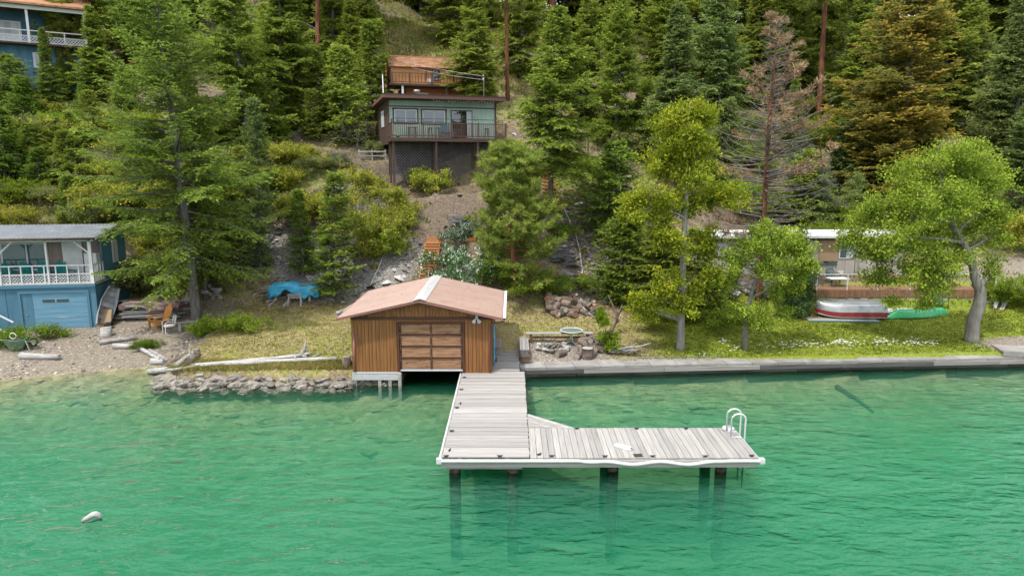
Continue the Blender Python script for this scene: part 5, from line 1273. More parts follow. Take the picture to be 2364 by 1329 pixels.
# posts, braces, beam
piece('eave_beam', 'white_paint', BB, (WL / 2, .0, EZ - .03), (-WL + .3, .12, .24))
for x, w in ((-.07, .15), (-2.1, .08), (-4.35, .16), (-6.6, .08)):
    piece('post', 'white_paint', BB, (x, .0, DZ + (EZ - DZ) / 2 - .02), (w, .12, EZ - DZ))
    if w > .1:
        for s in (-1, 1):
            if x > -.1 and s > 0: continue
            piece_pq('brace', 'white_paint', BB, (x + s * .06, .0, EZ - .75), (x + s * .75, .0, EZ - .12), .06, .07, (0, 1, 0))
# railing: rails, uprights, lattice cells
def lattice(mb, p, ux, uz, W_, H_, cell, t=.012, wd=.022, nrm=(0, 1, 0)):
    """diagonal lath over a W x H field"""
    ux, uz, p = Vector(ux), Vector(uz), Vector(p); nn = Vector(nrm)
    for sgn in (1, -1):
        k = -H_ if sgn > 0 else 0
        while k < (W_ if sgn > 0 else W_ + H_):
            if sgn > 0: a0, a1 = max(0, -k), min(H_, W_ - k); q = [(k + a0, a0), (k + a1, a1)]
            else: a0, a1 = max(0, k - W_), min(H_, k); q = [(k - a0, a0), (k - a1, a1)]
            if a1 - a0 > .03:
                A = p + ux * q[0][0] + uz * q[0][1] + nn * t * sgn * .5; B_ = p + ux * q[1][0] + uz * q[1][1] + nn * t * sgn * .5
                mb.bar(A, B_, wd, t, nn)
            k += cell
    return mb
rail = MB().mm((WL, -.03, DZ + .93), (-.02, .03, DZ + .99)).build('railing', 'white_paint', BB)
piece('rail_bar', 'white_paint', rail, (WL / 2, 0, DZ + .52), (-WL, .05, .05)); piece('rail_bar', 'white_paint', rail, (WL / 2, 0, DZ + .06), (-WL, .05, .05))
x = -.15
while x > WL: piece('upright', 'white_paint', rail, (x, -.012, DZ + .48), (.05, .06, .9)); x -= .535
lattice(MB(), (WL, .012, DZ + .08), (1, 0, 0), (0, 0, 1), -WL - .05, .42, .155).build('lattice_panel', 'lattice_white', rail)
for z in (.96, .52, .08): piece('side_rail', 'white_paint', rail, (0, .62, DZ + z), (.05, 1.2, .05))
for i in range(4): piece('upright', 'white_paint', rail, (.01, .2 + .3 * i, DZ + .5), (.06, .05, .9))
# roof: ribbed sheets front and back, barge board
RX0, RX1 = WL - .1, .42
def rsheet(w, y0, z0, y1, z1, ribs=5):
    mb = MB(); mb.add([(0, y0, z0), (w - .006, y0, z0), (w - .006, y1, z1), (0, y1, z1), (0, y0, z0 - .02), (w - .006, y0, z0 - .02), (w - .006, y1, z1 - .02), (0, y1, z1 - .02)],
                      [(0, 1, 2, 3), (7, 6, 5, 4), (0, 4, 5, 1), (1, 5, 6, 2), (2, 6, 7, 3), (3, 7, 4, 0)])
    for k in range(ribs):
        xx = w * (k + .5) / ribs
        mb.add([(xx - .035, y0, z0 + .001), (xx + .035, y0, z0 + .001), (xx + .035, y1, z1 + .001), (xx - .035, y1, z1 + .001), (xx, y0, z0 + .04), (xx, y1, z1 + .04)], [(0, 4, 5, 3), (4, 1, 2, 5), (0, 1, 4), (3, 5, 2)])
    return mb.mesh('roof_sheet', 'metal_roof')
rf = MB().prism([(-.4, EZ + .09), (2.3, EZ + .50), (4.75, EZ + .10), (4.75, EZ + .02), (2.3, EZ + .42), (-.4, EZ + .01)], RX0 + .03, RX1 - .05, 'x').build('roof', 'white_paint', BB)
f_, bk_ = rsheet(.96, -.48, EZ + .10, 2.32, EZ + .525), rsheet(.96, 4.8, EZ + .12, 2.28, EZ + .525)
k = RX0
while k < RX1 - .3:
    for me in (f_, bk_):
        o = link(bpy.data.objects.new('roof_sheet', me)); o.parent = rf; o.location = (k, 0, rr.uniform(0, .004))
    k += .96
piece_pq('barge_board', 'white_paint', rf, (RX1 + .02, -.46, EZ + .02), (RX1 + .02, 2.3, EZ + .44), .04, .12, (0, 0, 1)); piece_pq('barge_board', 'white_paint', rf, (RX1 + .02, 2.3, EZ + .44), (RX1 + .02, 4.78, EZ + .04), .04, .12, (0, 0, 1))
MB().tube([(RX0, -.5, EZ + .02), (RX1, -.5, EZ + .02)], .055, 8).build('gutter', 'dark_brown', rf)

# adirondack chair
def adirondack(name, label, m, loc, rz, group=None, s=1.0):
    t = thing(name, label, 'chair', loc, rz, group); t.scale = (s, s, s)
    tilt = R(-22)
    for i in range(5):
        x = -.24 + .12 * i; h_ = .82 - .09 * abs(i - 2)
        c = Vector((x, .27 + h_ / 2 * math.sin(-tilt), .32 + h_ / 2 * math.cos(tilt)))
        piece('back_slat', m, t, c, (.108, .022, h_), (tilt, 0, 0))
    for i in range(5): piece('seat_slat', m, t, (0, -.28 + .115 * i, .375 - .018 * i), (.56, .1, .022), (R(-9), 0, 0))
    piece('back_rail', m, t, (0, .44, .72), (.6, .03, .08), (tilt, 0, 0))
    for s_ in (-1, 1):
        piece('arm', m, t, (s_ * .35, -.02, .56), (.13, .78, .025)); piece('front_leg', m, t, (s_ * .30, -.33, .275), (.03, .11, .55))
        piece_pq('side_rail', m, t, (s_ * .285, -.34, .35), (s_ * .285, .62, .04), .03, .12); piece('arm_post', m, t, (s_ * .31, .33, .42), (.03, .06, .3))
    return t
for i, px in enumerate((33, 71, 110, 147)):
    x = (px - 216) / 44.5
    adirondack('adirondack_chair', ['teal plastic porch chair at the left post', 'teal plastic porch chair second from the left post', 'teal plastic porch chair before the porch window end', 'teal plastic porch chair nearest the porch door'][i], 'teal_plastic', BB.matrix_basis @ Vector((x - .1, .75, DZ + .03)), R(9 + 52), None, .98)
p = ground(370, 757); adirondack('adirondack_chair', 'orange wooden lounge chair on the dirt beside the tarp pile', 'ochre_wood', p, R(-38), None, 1.12)
p = ground(392, 770)
t = thing('metal_chair', 'white metal garden chair beside the orange lounge chair', 'chair', p, R(-50))
MB().tube([(0, 0, .40), (0, 0, .45)], .27, 16).build('seat', 'white_paint', t)
MB().tube([(-.25, .2, .42), (-.25, .3, .85), (-.2, .32, .92), (.2, .32, .92), (.25, .3, .85), (.25, .2, .42)], .022, 6).build('backrest', 'white_paint', t)
for i in range(3): MB().bar((-.24, .27 + .015 * i, .56 + .12 * i), (.24, .27 + .015 * i, .56 + .12 * i), .02, .06).build('back_slat', 'white_paint', t)
for s in (-1, 1): MB().tube([(s * .27, .26, .66), (s * .29, -.15, .66), (s * .29, -.24, .58), (s * .27, -.26, 0), (s * .26, .3, 0)], .02, 6).build('leg_frame', 'white_paint', t)
# stair rail stub at the left edge
a = BB.matrix_basis.inverted() @ ground(20, 760)
for dz, nm in ((0, 'stair_rail'), (-.75, 'stair_rail')): piece_pq(nm, 'white_paint', BB, (-5.0, -.5, 1.55 + dz), (-3.75, -.5, .75 + dz), .05, .09, (0, 1, 0))
piece('stair_post', 'white_paint', BB, (-4.75, -.5, .55), (.08, .08, 1.5))

# ------------------------------------------------------------------ things around the blue boathouse
# grey rowboat leaning on the wall
p = ground(262, 752)
t = thing('rowboat', 'weathered grey flat-bottomed rowboat leaning against the blue wall', 'rowboat', p)
hb = MB(); L = 2.5
sec = [(-1.25, .34, .10), (-.6, .46, .04), (.3, .5, .03), (1.25, .30, .16)]
A = []
for x, w, z in sec: A.append([(x, -w, z + .36), (x, -w * .82, z), (x, w * .82, z), (x, w, z + .36)])
vs = [q for s_ in A for q in s_]; fs = []
for i in range(3):
    for j in range(3): fs.append((i * 4 + j, i * 4 + j + 1, i * 4 + j + 5, i * 4 + j + 4))
fs += [(0, 1, 2, 3)[::-1], (12, 13, 14, 15)]
inn = [(x * .985, y * .95, z + .025) for x, y, z in vs]
hull = MB().add(vs, fs).add(inn, [f[::-1] for f in fs])
ho = hull.build('hull', 'rowboat_grey', t)
mats_ = [MB().mm((x - .14, -w * .92, .27), (x + .14, w * .92, .30)).build('thwart', 'rowboat_grey', t) for x, w in ((-.75, .42), (.05, .47), (.8, .4))]
gun = []
for s in (-1, 1): gun.append(MB().tube([(x, s * w, z + .37) for x, w, z in sec], .03, 5).build('gunwale', 'rowboat_grey', t))
xv = Vector((.12, .45, .88)).normalized(); zv = Vector((.85, -.55, .1)); zv = (zv - xv * zv.dot(xv)).normalized(); yv = zv.cross(xv)
t.rotation_euler = Matrix((xv, yv, zv)).transposed().to_euler(); t.location = p + Vector((-.55, .35, .98)); t.scale = (.82, .82, .82)
p = ground(240, 757)
t = thing('plywood_sheet', 'tan plywood sheet leaning below the grey rowboat', 'plywood', p, R(12))
MB().box((0, .22, .45), (.62, .02, .98), Matrix.Rotation(R(-26), 3, 'X')).build('sheet', 'tan_panel', t); MB().box((.2, .1, .06), (.5, .06, .1)).build('prop_block', 'grey_wood', t)
p = ground(252, 757)
t = thing('black_bucket', 'black bucket lying on its side under the rowboat', 'bucket', p)
MB().tube([(-.16, 0, .17), (.14, -.02, .17), (.15, -.02, .17), (-.12, 0, .17)], [.13, .165, .15, .11], 14, cap=False).build('shell', 'rubber', t); MB().tube([(.14, -.17, .17), (.26, -.1, .1), (.14, .14, .17)], .01, 5).build('handle', 'steel', t)
p = ground(246, 775)
t = thing('sawn_stump', 'pale sawn stump standing on the beach before the blue garage door', 'stump', p)
MB().tube([(0, 0, -.1), (0, 0, .05), (.01, 0, .42)], [.29, .27, .26], 12, wob=.1, rnd=rr).build('bark', 'drift', t); MB().tube([(.01, 0, .421), (.01, 0, .43)], .245, 12).build('cut_top', 'log_end_grey', t)
# lumber pile under the maroon tarp
p = ground(355, 735)
t = thing('lumber_pile', 'stack of grey weathered boards and poles behind the orange chair', 'lumber pile', p, R(3))
for i in range(30):
    L = rr.uniform(2.4, 3.6); piece('board', rr.choice(('grey_wood', 'grey_wood', 'walk_wood', 'drift')), t, (rr.uniform(-.25, .25), rr.uniform(-.45, 1.0), .05 + .1 * (i // 4)), (L, rr.uniform(.1, .24), rr.uniform(.04, .09)), (rr.uniform(-.1, .1), rr.uniform(-.05, .05), rr.uniform(-.12, .12)))
for i in range(4): MB().tube([(-1.9, .9 - .3 * i, .85 + .04 * i), (0, .8 - .3 * i, .88), (2.0, .7 - .2 * i, .86 + .1 * (i % 2))], [.05, .05, .04], 6).build('pole', 'drift', t)
def drape(name, label, m, loc, rz, W_, D_, top, hem, seed, cat='tarp', nx_=34, ny_=20):
    g = random.Random(seed); t = thing(name, label, cat, loc, rz); vs = []; 
    ph_ = [g.random() * 6 for _ in range(6)]
    for j in range(ny_ + 1):
        for i in range(nx_ + 1):
            u, v = i / nx_ * 2 - 1, j / ny_ * 2 - 1
            over = max(abs(u) - .78, 0) / .22; ov = max(abs(v) - .6, 0) / .4
            fold = math.sin(u * 9 + ph_[0] + v * 2) * .5 + math.sin(u * 17 + v * 5 + ph_[1]) * .3 + math.sin(v * 11 + u * 4 + ph_[2]) * .3
            dep = max(over, ov)
            hm = hem * (.95 + .22 * math.sin(u * 3.3 + ph_[3]) + .2 * math.sin(u * 7 + ph_[4]) + .12 * math.sin(u * 15 + ph_[0]))
            x = u * W_ * (1 if abs(u) < .78 else (.78 + .22 * (.45 + .1 * fold)) / abs(u)) ; y = v * D_ * (1 if abs(v) < .6 else (.6 + .4 * .35) / max(abs(v), .6) * (.6 + .4 * 1) ) + fold * .03
            z = top + .05 * fold - dep * hm + .05 * math.sin(u * 4 + ph_[5])
            vs.append((x, y - (ov * .06 * fold if v < 0 else 0), z))
    fs = [(j * (nx_ + 1) + i, j * (nx_ + 1) + i + 1, (j + 1) * (nx_ + 1) + i + 1, (j + 1) * (nx_ + 1) + i) for j in range(ny_) for i in range(nx_)]
    mb = MB().add(vs, fs, True); o = mb.build('sheet', m, t); md = o.modifiers.new('thick', 'SOLIDIFY'); md.thickness = .012
    return t
drape('maroon_tarp', 'faded maroon tarp draped over the grey lumber pile', 'tarp_maroon', p + Vector((0, .15, 0)), R(3), 1.75, .85, .98, .42, 4)
# blue tarp over a lumber rack
p = ground(682, 693)
t = thing('lumber_rack', 'boards and pipes on a rack under the blue tarp', 'lumber pile', p, R(-2))
for i in range(14): piece('board', rr.choice(('grey_wood', 'deck_brown', 'walk_wood')), t, (rr.uniform(-.3, .35), rr.uniform(-.3, .7), .66 + .07 * (i // 4)), (rr.uniform(2.6, 3.3), .16, .05), (0, rr.uniform(-.03, .03), rr.uniform(-.06, .06)))
for x in (-1.0, .9): piece('trestle', 'grey_wood', t, (x, .2, .32), (.12, 1.0, .62))
for i in range(4): MB().tube([(-2.1, .3 + .15 * i, .2 + .2 * (i % 3)), (1.9, .25 + .15 * i, .78)], .03, 6).build('pipe', 'drift', t)
drape('blue_tarp', 'bright blue tarp draped over the lumber rack', 'tarp_blue', p + Vector((.05, .12, 0)), R(-2), 1.6, .75, .93, .62, 9)
p = ground(682, 706)
t = thing('sawhorse', 'grey wooden sawhorse in front of the blue tarp', 'sawhorse', p)
piece('beam', 'grey_wood', t, (0, 0, .62), (.78, .1, .13)); piece('beam', 'grey_wood', t, (0, .02, .47), (.7, .04, .1))
for sx in (-1, 1):
    for sy in (-1, 1): piece_pq('leg', 'grey_wood', t, (sx * .32, 0, .6), (sx * .36, sy * .2, 0), .08, .04)
for i, (a, c_) in enumerate((((617, 697), (660, 690)), ((620, 708), (640, 695)), ((655, 709), (668, 696)), ((585, 682), (640, 668)))):
    a, c_ = ground(*a), ground(*c_)
    t = thing('scrap_board', ['grey scrap board left of the sawhorse pointing uphill', 'short grey scrap board nearest the water beside the sawhorse', 'short scrap board against the sawhorse leg', 'long thin pole left of the blue tarp'][i], 'board', a)
    mb = MB().bar((0, 0, .06), c_ - a + Vector((0, 0, .12)), .11 if i < 3 else .05, .05); mb.build('plank', 'drift', t); MB().box((.02, 0, .02), (.14, .1, .06)).build('rest_block', 'grey_wood', t)
# plank bench under the firs
p = ground(430, 762); bench('low weathered plank bench beside the trunk of the tallest fir', p, R(28), 1.1, .36, .45, 3, 'grey_wood', legm='drift')
# white stones stacked behind the second fir
p = ground(490, 690)
t = thing('stone_stack', 'stack of whitish stones between the two big fir trunks', 'stone stack', p)
for i in range(18): stone(t, (rr.uniform(-.5, .6), rr.uniform(-.2, .3), .1 + .16 * (i // 4)), rr.uniform(.25, .4), PROCKS)
# wheelbarrow on its side
p = ground(42, 808)
t = thing('wheelbarrow', 'old green wheelbarrow tipped on its side at the left shore', 'wheelbarrow', p, R(10)); 
tub = MB().add([(-.42, -.28, .5), (.42, -.22, .55), (.42, .26, .62), (-.42, .3, .58), (-.25, -.16, .08), (.25, -.12, .1), (.25, .14, .12), (-.25, .16, .1)], [(4, 5, 6, 7), (0, 1, 5, 4), (1, 2, 6, 5), (2, 3, 7, 6), (3, 0, 4, 7)])
o = tub.build('tub', 'barrow_green', t); o.modifiers.new('thick', 'SOLIDIFY').thickness = .02
wh = MB().tube([(.72 + .17 * math.cos(a), -.05, .38 + .17 * math.sin(a)) for a in np.linspace(0, 6.2832, 17)], .05, 7, cap=False).build('wheel', 'rubber', t)
MB().tube([(.72, -.08, .38), (.72, -.02, .38)], .11, 12).build('rim', 'grey_paint', wh)
for s in (-1, 1): MB().bar((.8, s * .1, .40), (-.85, s * .26, .62), .04, .05).build('handle', 'grey_wood', t)
MB().bar((.45, -.2, .52), (.62, -.25, 0), .03, .04).bar((.45, .2, .52), (.62, .22, 0), .03, .04).build('leg', 'steel', t)
MB().tube([(-.05 + .14 * math.cos(a), -.2, .75 + .14 * math.sin(a)) for a in np.linspace(0, 6.2832, 15)], .02, 6, cap=False).build('rope_ring', 'hose_white', t)

# ------------------------------------------------------------------ driftwood
def drift(label, pts, r, m='drift', name='driftwood_log', knob=False, group=None):
    w_ = []
    for q in pts:
        g_ = ground(q[0], q[1]) if len(q) == 2 else at_y(q[0], q[1], q[2])
        w_.append(g_ + Vector((0, 0, r * .8)))
    t = thing(name, label, 'driftwood', w_[0], 0, group)
    loc = [q - w_[0] for q in w_]
    # bend a little
    full = []
    for a, c_ in zip(loc[:-1], loc[1:]):
        for k in range(3): full.append(a.lerp(c_, k / 3) + Vector((0, rr.uniform(-.02, .02), rr.uniform(-.015, .02))))
    full.append(loc[-1])
    MB().tube(full, [r * (1 - .35 * i / len(full)) * rr.uniform(.92, 1.08) for i in range(len(full))], 9, wob=.12, rnd=rr).build('trunk', m, t)
    e = loc[-1]
    if knob:
        for d_ in ((.05, .1, .62), (.3, .0, .1), (.2, -.1, -.2), (.12, .25, .2), (-.1, -.1, .25)):
            MB().tube([e - Vector((.1, 0, 0)), e + Vector(d_) * .5, e + Vector(d_)], [.13, .07, .02], 6).build('root', m, t)
    else:
        MB().tube([loc[0].lerp(e, .6), loc[0].lerp(e, .63) + Vector((0, .02, r * 1.7))], [r * .35, r * .2], 6).build('branch_stub', m, t)
    return t
drift('longest pale driftwood log with root flare along the stone edging', [(345, 862), (470, 848), (600, 836), (703, 824)], .13, knob=True)
drift('grey driftwood log lying behind the longest one up to the boathouse', [(520, 845), (650, 838), (778, 833)], .12)
drift('pale log across the beach by the sawn stump', [(230, 795), (317, 783)], .12)
drift('cracked white log on the beach above the pebbles', [(262, 803), (322, 805)], .14)
drift('pale log running down to the driftwood heap', [(320, 806), (376, 838)], .11)
drift('thin pale log beside the one running down to the heap', [(345, 812), (388, 836)], .10)
drift('short thick pale log with dark sawn end at the heap', [(350, 840), (379, 841)], .16)
drift('dark stub log leaning on top of the driftwood heap', [(377, 862), (412, 832)], .20, 'log_bark')
drift('grey plank-like log in the driftwood heap pointing at the lawn', [(405, 850), (458, 812)], .13)
drift('short sawn log at the lawn end of the driftwood heap', [(436, 842), (458, 825)], .19, 'log_bark')
drift('squared beach timber lying alone left of the driftwood', [(48, 828), (138, 830)], .17)
drift('pale stick fanned out at the top of the driftwood heap', [(395, 835), (430, 815)], .07)
drift('thin log at the waterline under the longest log', [(357, 876), (470, 868)], .08)
drift('bleached board lying under the driftwood heap', [(385, 858), (480, 845)], .07)
drift('thin pole on the lawn between log and stump', [(725, 825), (742, 817)], .04)
p = ground(800, 846)
t = thing('old_stump', 'dark weathered stump against the left corner of the brown boathouse', 'stump', p)
MB().tube([(0, 0, -.1), (0, 0, .1), (.01, 0, .45)], [.24, .2, .19], 12, wob=.15, rnd=rr).build('bark', 'log_bark', t); MB().tube([(.01, 0, .451), (.01, 0, .46)], .17, 12).build('cut_top', 'log_end_grey', t)

# ------------------------------------------------------------------ stone edging
SE = thing('stone_edging', 'rough dry-stone edging along the left lawn at the waterline', 'stone wall', (-10.6, 27.4, 0))
for i in range(190):
    x = rr.uniform(-14.9, -6.7); row = rr.choice((0, 0, 1, 1, 2)); y = 27.25 + .17 * row + rr.uniform(-.08, .1)
    if x > -6.7 or x < -14.9: continue
    o = stone(SE, (x + 10.6, y - 27.4, -.1 + .17 * row + rr.uniform(-.06, .05)), rr.uniform(.22, .66), flat=.62)
for i in range(40): stone(SE, (rr.uniform(-6.6, -4.95) + 10.6, rr.uniform(.22, .45), rr.uniform(-.2, .2)), rr.uniform(.28, .45))
# loose stones: beach pebbles, talus, lake-bed slabs (stuff)
def rubble(name, label, pts, size, m, seed, flat=(.3, .7), cat='stones', tilt=.3):
    g = np.random.default_rng(seed); n_ = len(pts)
    base = np.array([[1, 0, 0], [.4, .9, 0], [-.6, .75, 0], [-1, -.1, 0], [-.35, -.9, 0], [.65, -.7, 0], [.1, .05, 1]], float)
    F = np.array([[0, 1, 6], [1, 2, 6], [2, 3, 6], [3, 4, 6], [4, 5, 6], [5, 0, 6]])
    s_ = g.uniform(*size, n_) * np.where(g.random(n_) < .15, 1.7, 1)
    V = base[None] * (1 + .3 * g.normal(size=(n_, 7, 3))) * (s_[:, None, None] * .5)
    V[:, 6, 2] = s_ * g.uniform(*flat, n_) * .6; V[:, 6, :2] = g.normal(size=(n_, 2)) * s_[:, None] * .15
    a = g.random(n_) * 6.28; ca, sa = np.cos(a), np.sin(a); tl = g.normal(size=(n_, 2)) * tilt
    x = V[..., 0] * ca[:, None] - V[..., 1] * sa[:, None]; y = V[..., 0] * sa[:, None] + V[..., 1] * ca[:, None]
    z = V[..., 2] + x * tl[:, :1] + y * tl[:, 1:]
    V = np.stack([x, y, z], -1) + pts[:, None]
    me = bpy.data.meshes.new(name); fs = (F[None] + 7 * np.arange(n_)[:, None, None]).reshape(-1, 3)
    me.from_pydata(V.reshape(-1, 3).tolist(), [], fs.tolist()); at_ = me.attributes.new('v', 'FLOAT', 'FACE'); at_.data.foreach_set('value', np.repeat(g.random(n_), 6).astype(np.float32))
    me.materials.append(M[m]); o = link(bpy.data.objects.new(name, me)); return tag(o, label, cat, kind='stuff')
def var_mat(name, stops):
    m, n, l, b = new_mat(name); a = n.new('ShaderNodeAttribute'); a.attribute_name = 'v'; r_ = ramp(n, stops); l.new(a.outputs['Fac'], r_.inputs[0]); l.new(r_.outputs[0], b.inputs['Base Color']); b.inputs['Roughness'].default_value = .9; MATS[name] = m
var_mat('pebble', [(0, (.10, .078, .058)), (.5, (.20, .168, .138)), (1, (.36, .33, .29))])
var_mat('talus_rock', [(0, (.055, .05, .045)), (.5, (.18, .165, .15)), (1, (.40, .38, .355))])
var_mat('bed_slab', [(0, (.14, .13, .07)), (.5, (.22, .20, .11)), (1, (.33, .30, .17))])
var_mat('litter', [(0, (.13, .075, .045)), (.5, (.26, .17, .115)), (1, (.42, .32, .25))])
g = np.random.default_rng(5)
rubble('beach_pebbles', 'pebbles and small stones on the left beach', field(9000, (-34, -14.5), (28.0, 34.3), lambda x, y, L, gr, t, s, gg: gr * np.clip(.35 + vnoise(x, y, 1.5, 9) * 1.5, 0, 1)), (.04, .13), 'pebble', 1)
rubble('pit_gravel', 'pale gravel around the fire ring', field(4000, (.6, 5), (29.3, 32.4), lambda x, y, L, gr, t, s, gg: gr), (.03, .07), 'pebble', 2)
rubble('talus', 'broken grey slate scattered on the slope', field(9000, (-22, 16), (35.5, 66), lambda x, y, L, gr, t, s, gg: t), (.10, .42), 'talus_rock', 3)
rubble('leaf_litter', 'brown leaf litter on the slope right of the stairs', field(16000, (2.5, 7.5), (35, 46), lambda x, y, L, gr, t, s, gg: np.clip(1.2 - ((x - 5) / 2) ** 2, 0, 1) * .8), (.05, .14), 'litter', 4, (.1, .3), 'litter')
xs_ = g.uniform(-30, 8, 5200); ys_ = g.uniform(19.5, 29, 5200); k_ = (ys_ < shore(xs_) - .2) & (g.random(5200) < ip(shore_s(xs_) - ys_, [0, 4, 8], [1, .7, .12]) * ip(xs_, [-30, -4, 8], [1, 1, .3]))
rubble('lake_bed_slabs', 'flat slabs covering the shallow lake bed', np.c_[xs_, ys_, zt(xs_, ys_) - .03][k_], (.12, .45), 'bed_slab', 6, (.05, .12), tilt=.07)
# float breaking the surface in the left foreground
p = at_z(212, 1196, .0) + Vector((0, 0, -.05))
t = thing('mooring_float', 'weathered pale float with trailing weed at the water surface', 'float', p, R(12))
MB().tube([(-.27, 0, -.05), (-.24, 0, .01), (-.18, 0, .06), (-.1, 0, .10), (-.02, 0, .15), (.06, 0, .19), (.14, 0, .20), (.20, 0, .16), (.24, 0, .08), (.25, 0, -.04)], [.05, .075, .085, .08, .09, .10, .10, .09, .07, .04], 14, wob=.16, rnd=rr).build('shell', 'pale_stone', t)
t.scale = (.8, .8, .8); MB().tube([(-.2, -.06, .0), (.0, -.1, .02), (.2, -.06, .03)], [.03, .04, .03], 6).build('weed_fringe', 'barrow_green', t)
# ------------------------------------------------------------------ green cabin on the slope
rr = random.Random(55)
CB = thing('green_cabin', 'pale green cabin with flat brown roof on tall deck posts', 'cabin', (-7.9, 46.0, 10.97), R(18))
CW, CD0, CD1, CT = 7.85, 1.65, 8.2, 2.52
inv = CB.matrix_basis.inverted()
core = MB().mm((.06, CD0 + .05, -.3), (CW - .25, CD1, CT - .02)).build('core_wall', 'under_dark', CB)
# front cladding around openings
OP = [(.42, 1.98, 1.02, 1.92), (2.35, 3.95, 1.0, 1.9), (4.35, 5.9, .02, 1.95)]
def clad(x0, x1, z0, z1): 
    if x1 - x0 > .02 and z1 - z0 > .02: piece('wall_panel', 'green_wall', CB, ((x0 + x1) / 2, CD0 + .02, (z0 + z1) / 2), (x1 - x0 - .01, .06, z1 - z0))
xs = .03
for a, c_, z0, z1 in OP:
    clad(xs, a, 0, CT); clad(a, c_, 0, z0); clad(a, c_, z1, CT); xs = c_
clad(xs, 6.6, 0, CT); clad(6.6, CW - .28, 0, CT)
for i in range(48): piece('groove_batten', 'green_wall', CB, (.12 + i * .155, CD0 - .014, 2.12 if any(a < .12 + i * .155 < c_ for a, c_, _, _ in OP) else CT / 2), (.018, .012, .75 if any(a < .12 + i * .155 < c_ for a, c_, _, _ in OP) else CT - .04))
piece('trim_band', 'dark_brown', CB, (CW / 2 - .1, CD0 - .035, 2.12), (CW - .3, .05, .07))
for x in (.03, CW - .26): piece('corner_trim', 'rail_brown', CB, (x, CD0 - .03, CT / 2), (.1, .08, CT))
for i, (a, c_, z0, z1) in enumerate(OP):
    if i < 2:
        w = MB().mm((a, CD0 - .05, z0), (c_, CD0 + .02, z1)).build('window', 'white_paint', CB)
        for p0, p1 in ((a + .07, (a + c_) / 2 - .03), ((a + c_) / 2 + .03, c_ - .07)): MB().mm((p0, CD0 - .058, z0 + .07), (p1, CD0 - .052, z1 - .07)).build('pane', 'glass', w)
        piece('window_head', 'dark_brown', w, ((a + c_) / 2, CD0 - .04, z1 + .05), (c_ - a + .24, .1, .08)); piece('window_sill', 'dark_brown', w, ((a + c_) / 2, CD0 - .04, z0 - .03), (c_ - a + .1, .1, .05))
        for s_ in (a - .06, c_ + .06): piece('window_trim', 'dark_brown', w, (s_, CD0 - .035, (z0 + z1) / 2), (.07, .06, z1 - z0 + .06))
    else:
        w = MB().mm((a, CD0 - .04, z0), (c_, CD0 + .02, z1)).build('sliding_door', 'dark_brown', CB)
        for p0, p1, m_ in ((a + .06, a + .72, 'glass_dark'), (a + .78, a + 1.12, 'glass_dark'), (a + 1.13, c_ - .06, 'curtain')): MB().mm((p0, CD0 - .05, .08), (p1, CD0 - .042, z1 - .07)).build('pane', m_, w)
# left wall of dark boards with a white window
y = CD0
while y < CD1: piece('side_board', 'dark_brown', CB, (.0, y + .1, CT / 2 - .2), (.06, .19, CT + .4)); y += .2
w = MB().mm((-.07, 3.4, .85), (-.01, 4.7, 1.95)).build('side_window', 'white_paint', CB)
for a in (3.47, 4.08): MB().mm((-.078, a, .93), (-.072, a + .54, 1.87)).build('pane', 'curtain', w)
# roof
rf = MB().prism([(.35, CT + .06), (CD1 + .4, CT - .16), (CD1 + .4, CT + .04), (.35, CT + .26)], -.45, CW + .1, 'x').build('roof', 'brown_roof', CB)
piece('fascia', 'brown_roof', rf, (CW / 2 - .18, .33, CT + .15), (CW + .6, .05, .24)); piece('drip_edge', 'dark_brown', rf, (CW / 2 - .18, .30, CT + .285), (CW + .62, .1, .03))
MB().tube([(2.15, 2.4, CT + .2), (2.15, 2.4, CT + .6), (2.15, 2.4, CT + .62), (2.15, 2.4, CT + .78)], [.1, .1, .2, .24], 12).build('roof_vent', 'steel', rf)
mast = MB().tube([(7.2, 3.2, CT), (7.2, 3.2, CT + 2.0), (7.17, 3.15, CT + 2.08), (7.1, 3.1, CT + 2.05)], .035, 6).build('service_mast', 'steel', rf)
sl_ = thing('string_lights', 'string of white bulbs under the cabin eave', 'lights', CB.matrix_basis @ Vector((2.9, .42, CT)), R(18))
pts = [(i * .21, 0, .02 - .06 * abs(math.sin(i * .78))) for i in range(21)]
MB().tube(pts, .008, 4).build('cable', 'black_iron', sl_)
bm_ = MB().tube([(0, 0, -.03), (0, 0, -.06), (0, 0, -.1)], [.02, .04, .015], 7).mesh('bulb', 'white_paint')
for q in pts: o = link(bpy.data.objects.new('bulb', bm_)); o.parent = sl_; o.location = q
# deck
i = 0; y = -.02
while y < CD0: piece('deck_board', 'rail_brown', CB, (CW / 2, y + .07, -.03), (CW + .1, .13, .04)); y += .14
piece('rim_joist', 'dark_brown', CB, (CW / 2, -.04, -.15), (CW + .14, .06, .22)); piece('rim_joist', 'dark_brown', CB, (-.05, CD0 / 2, -.15), (.06, CD0, .22))
for i in range(7): piece('joist', 'dark_brown', CB, (.4 + i * 1.15, .8, -.15), (.06, 1.6, .2))
PX = [.08, 2.95, 5.85, CW - .1]
for x in PX:
    for yy in (.06, 1.55):
        q = CB.matrix_basis @ Vector((x, yy, 0)); h_ = 10.97 - Z(q.x, q.y) + .3
        piece('deck_post', 'dark_brown', CB, (x, yy, -h_ / 2 - .05), (.13, .13, h_))
for a, c_ in zip(PX[:-1], PX[1:]):
    hs_ = []
    for x in (a, c_): q = CB.matrix_basis @ Vector((x, 1.2, 0)); hs_.append(10.97 - Z(q.x, q.y))
    h_ = min(min(hs_) - .1, 2.6)
    lattice(MB(), (a + .08, 1.48, -.25 - h_), (1, 0, 0), (0, 0, 1), c_ - a - .16, h_, .2, .014, .035).build('lattice_panel', 'lattice', CB)
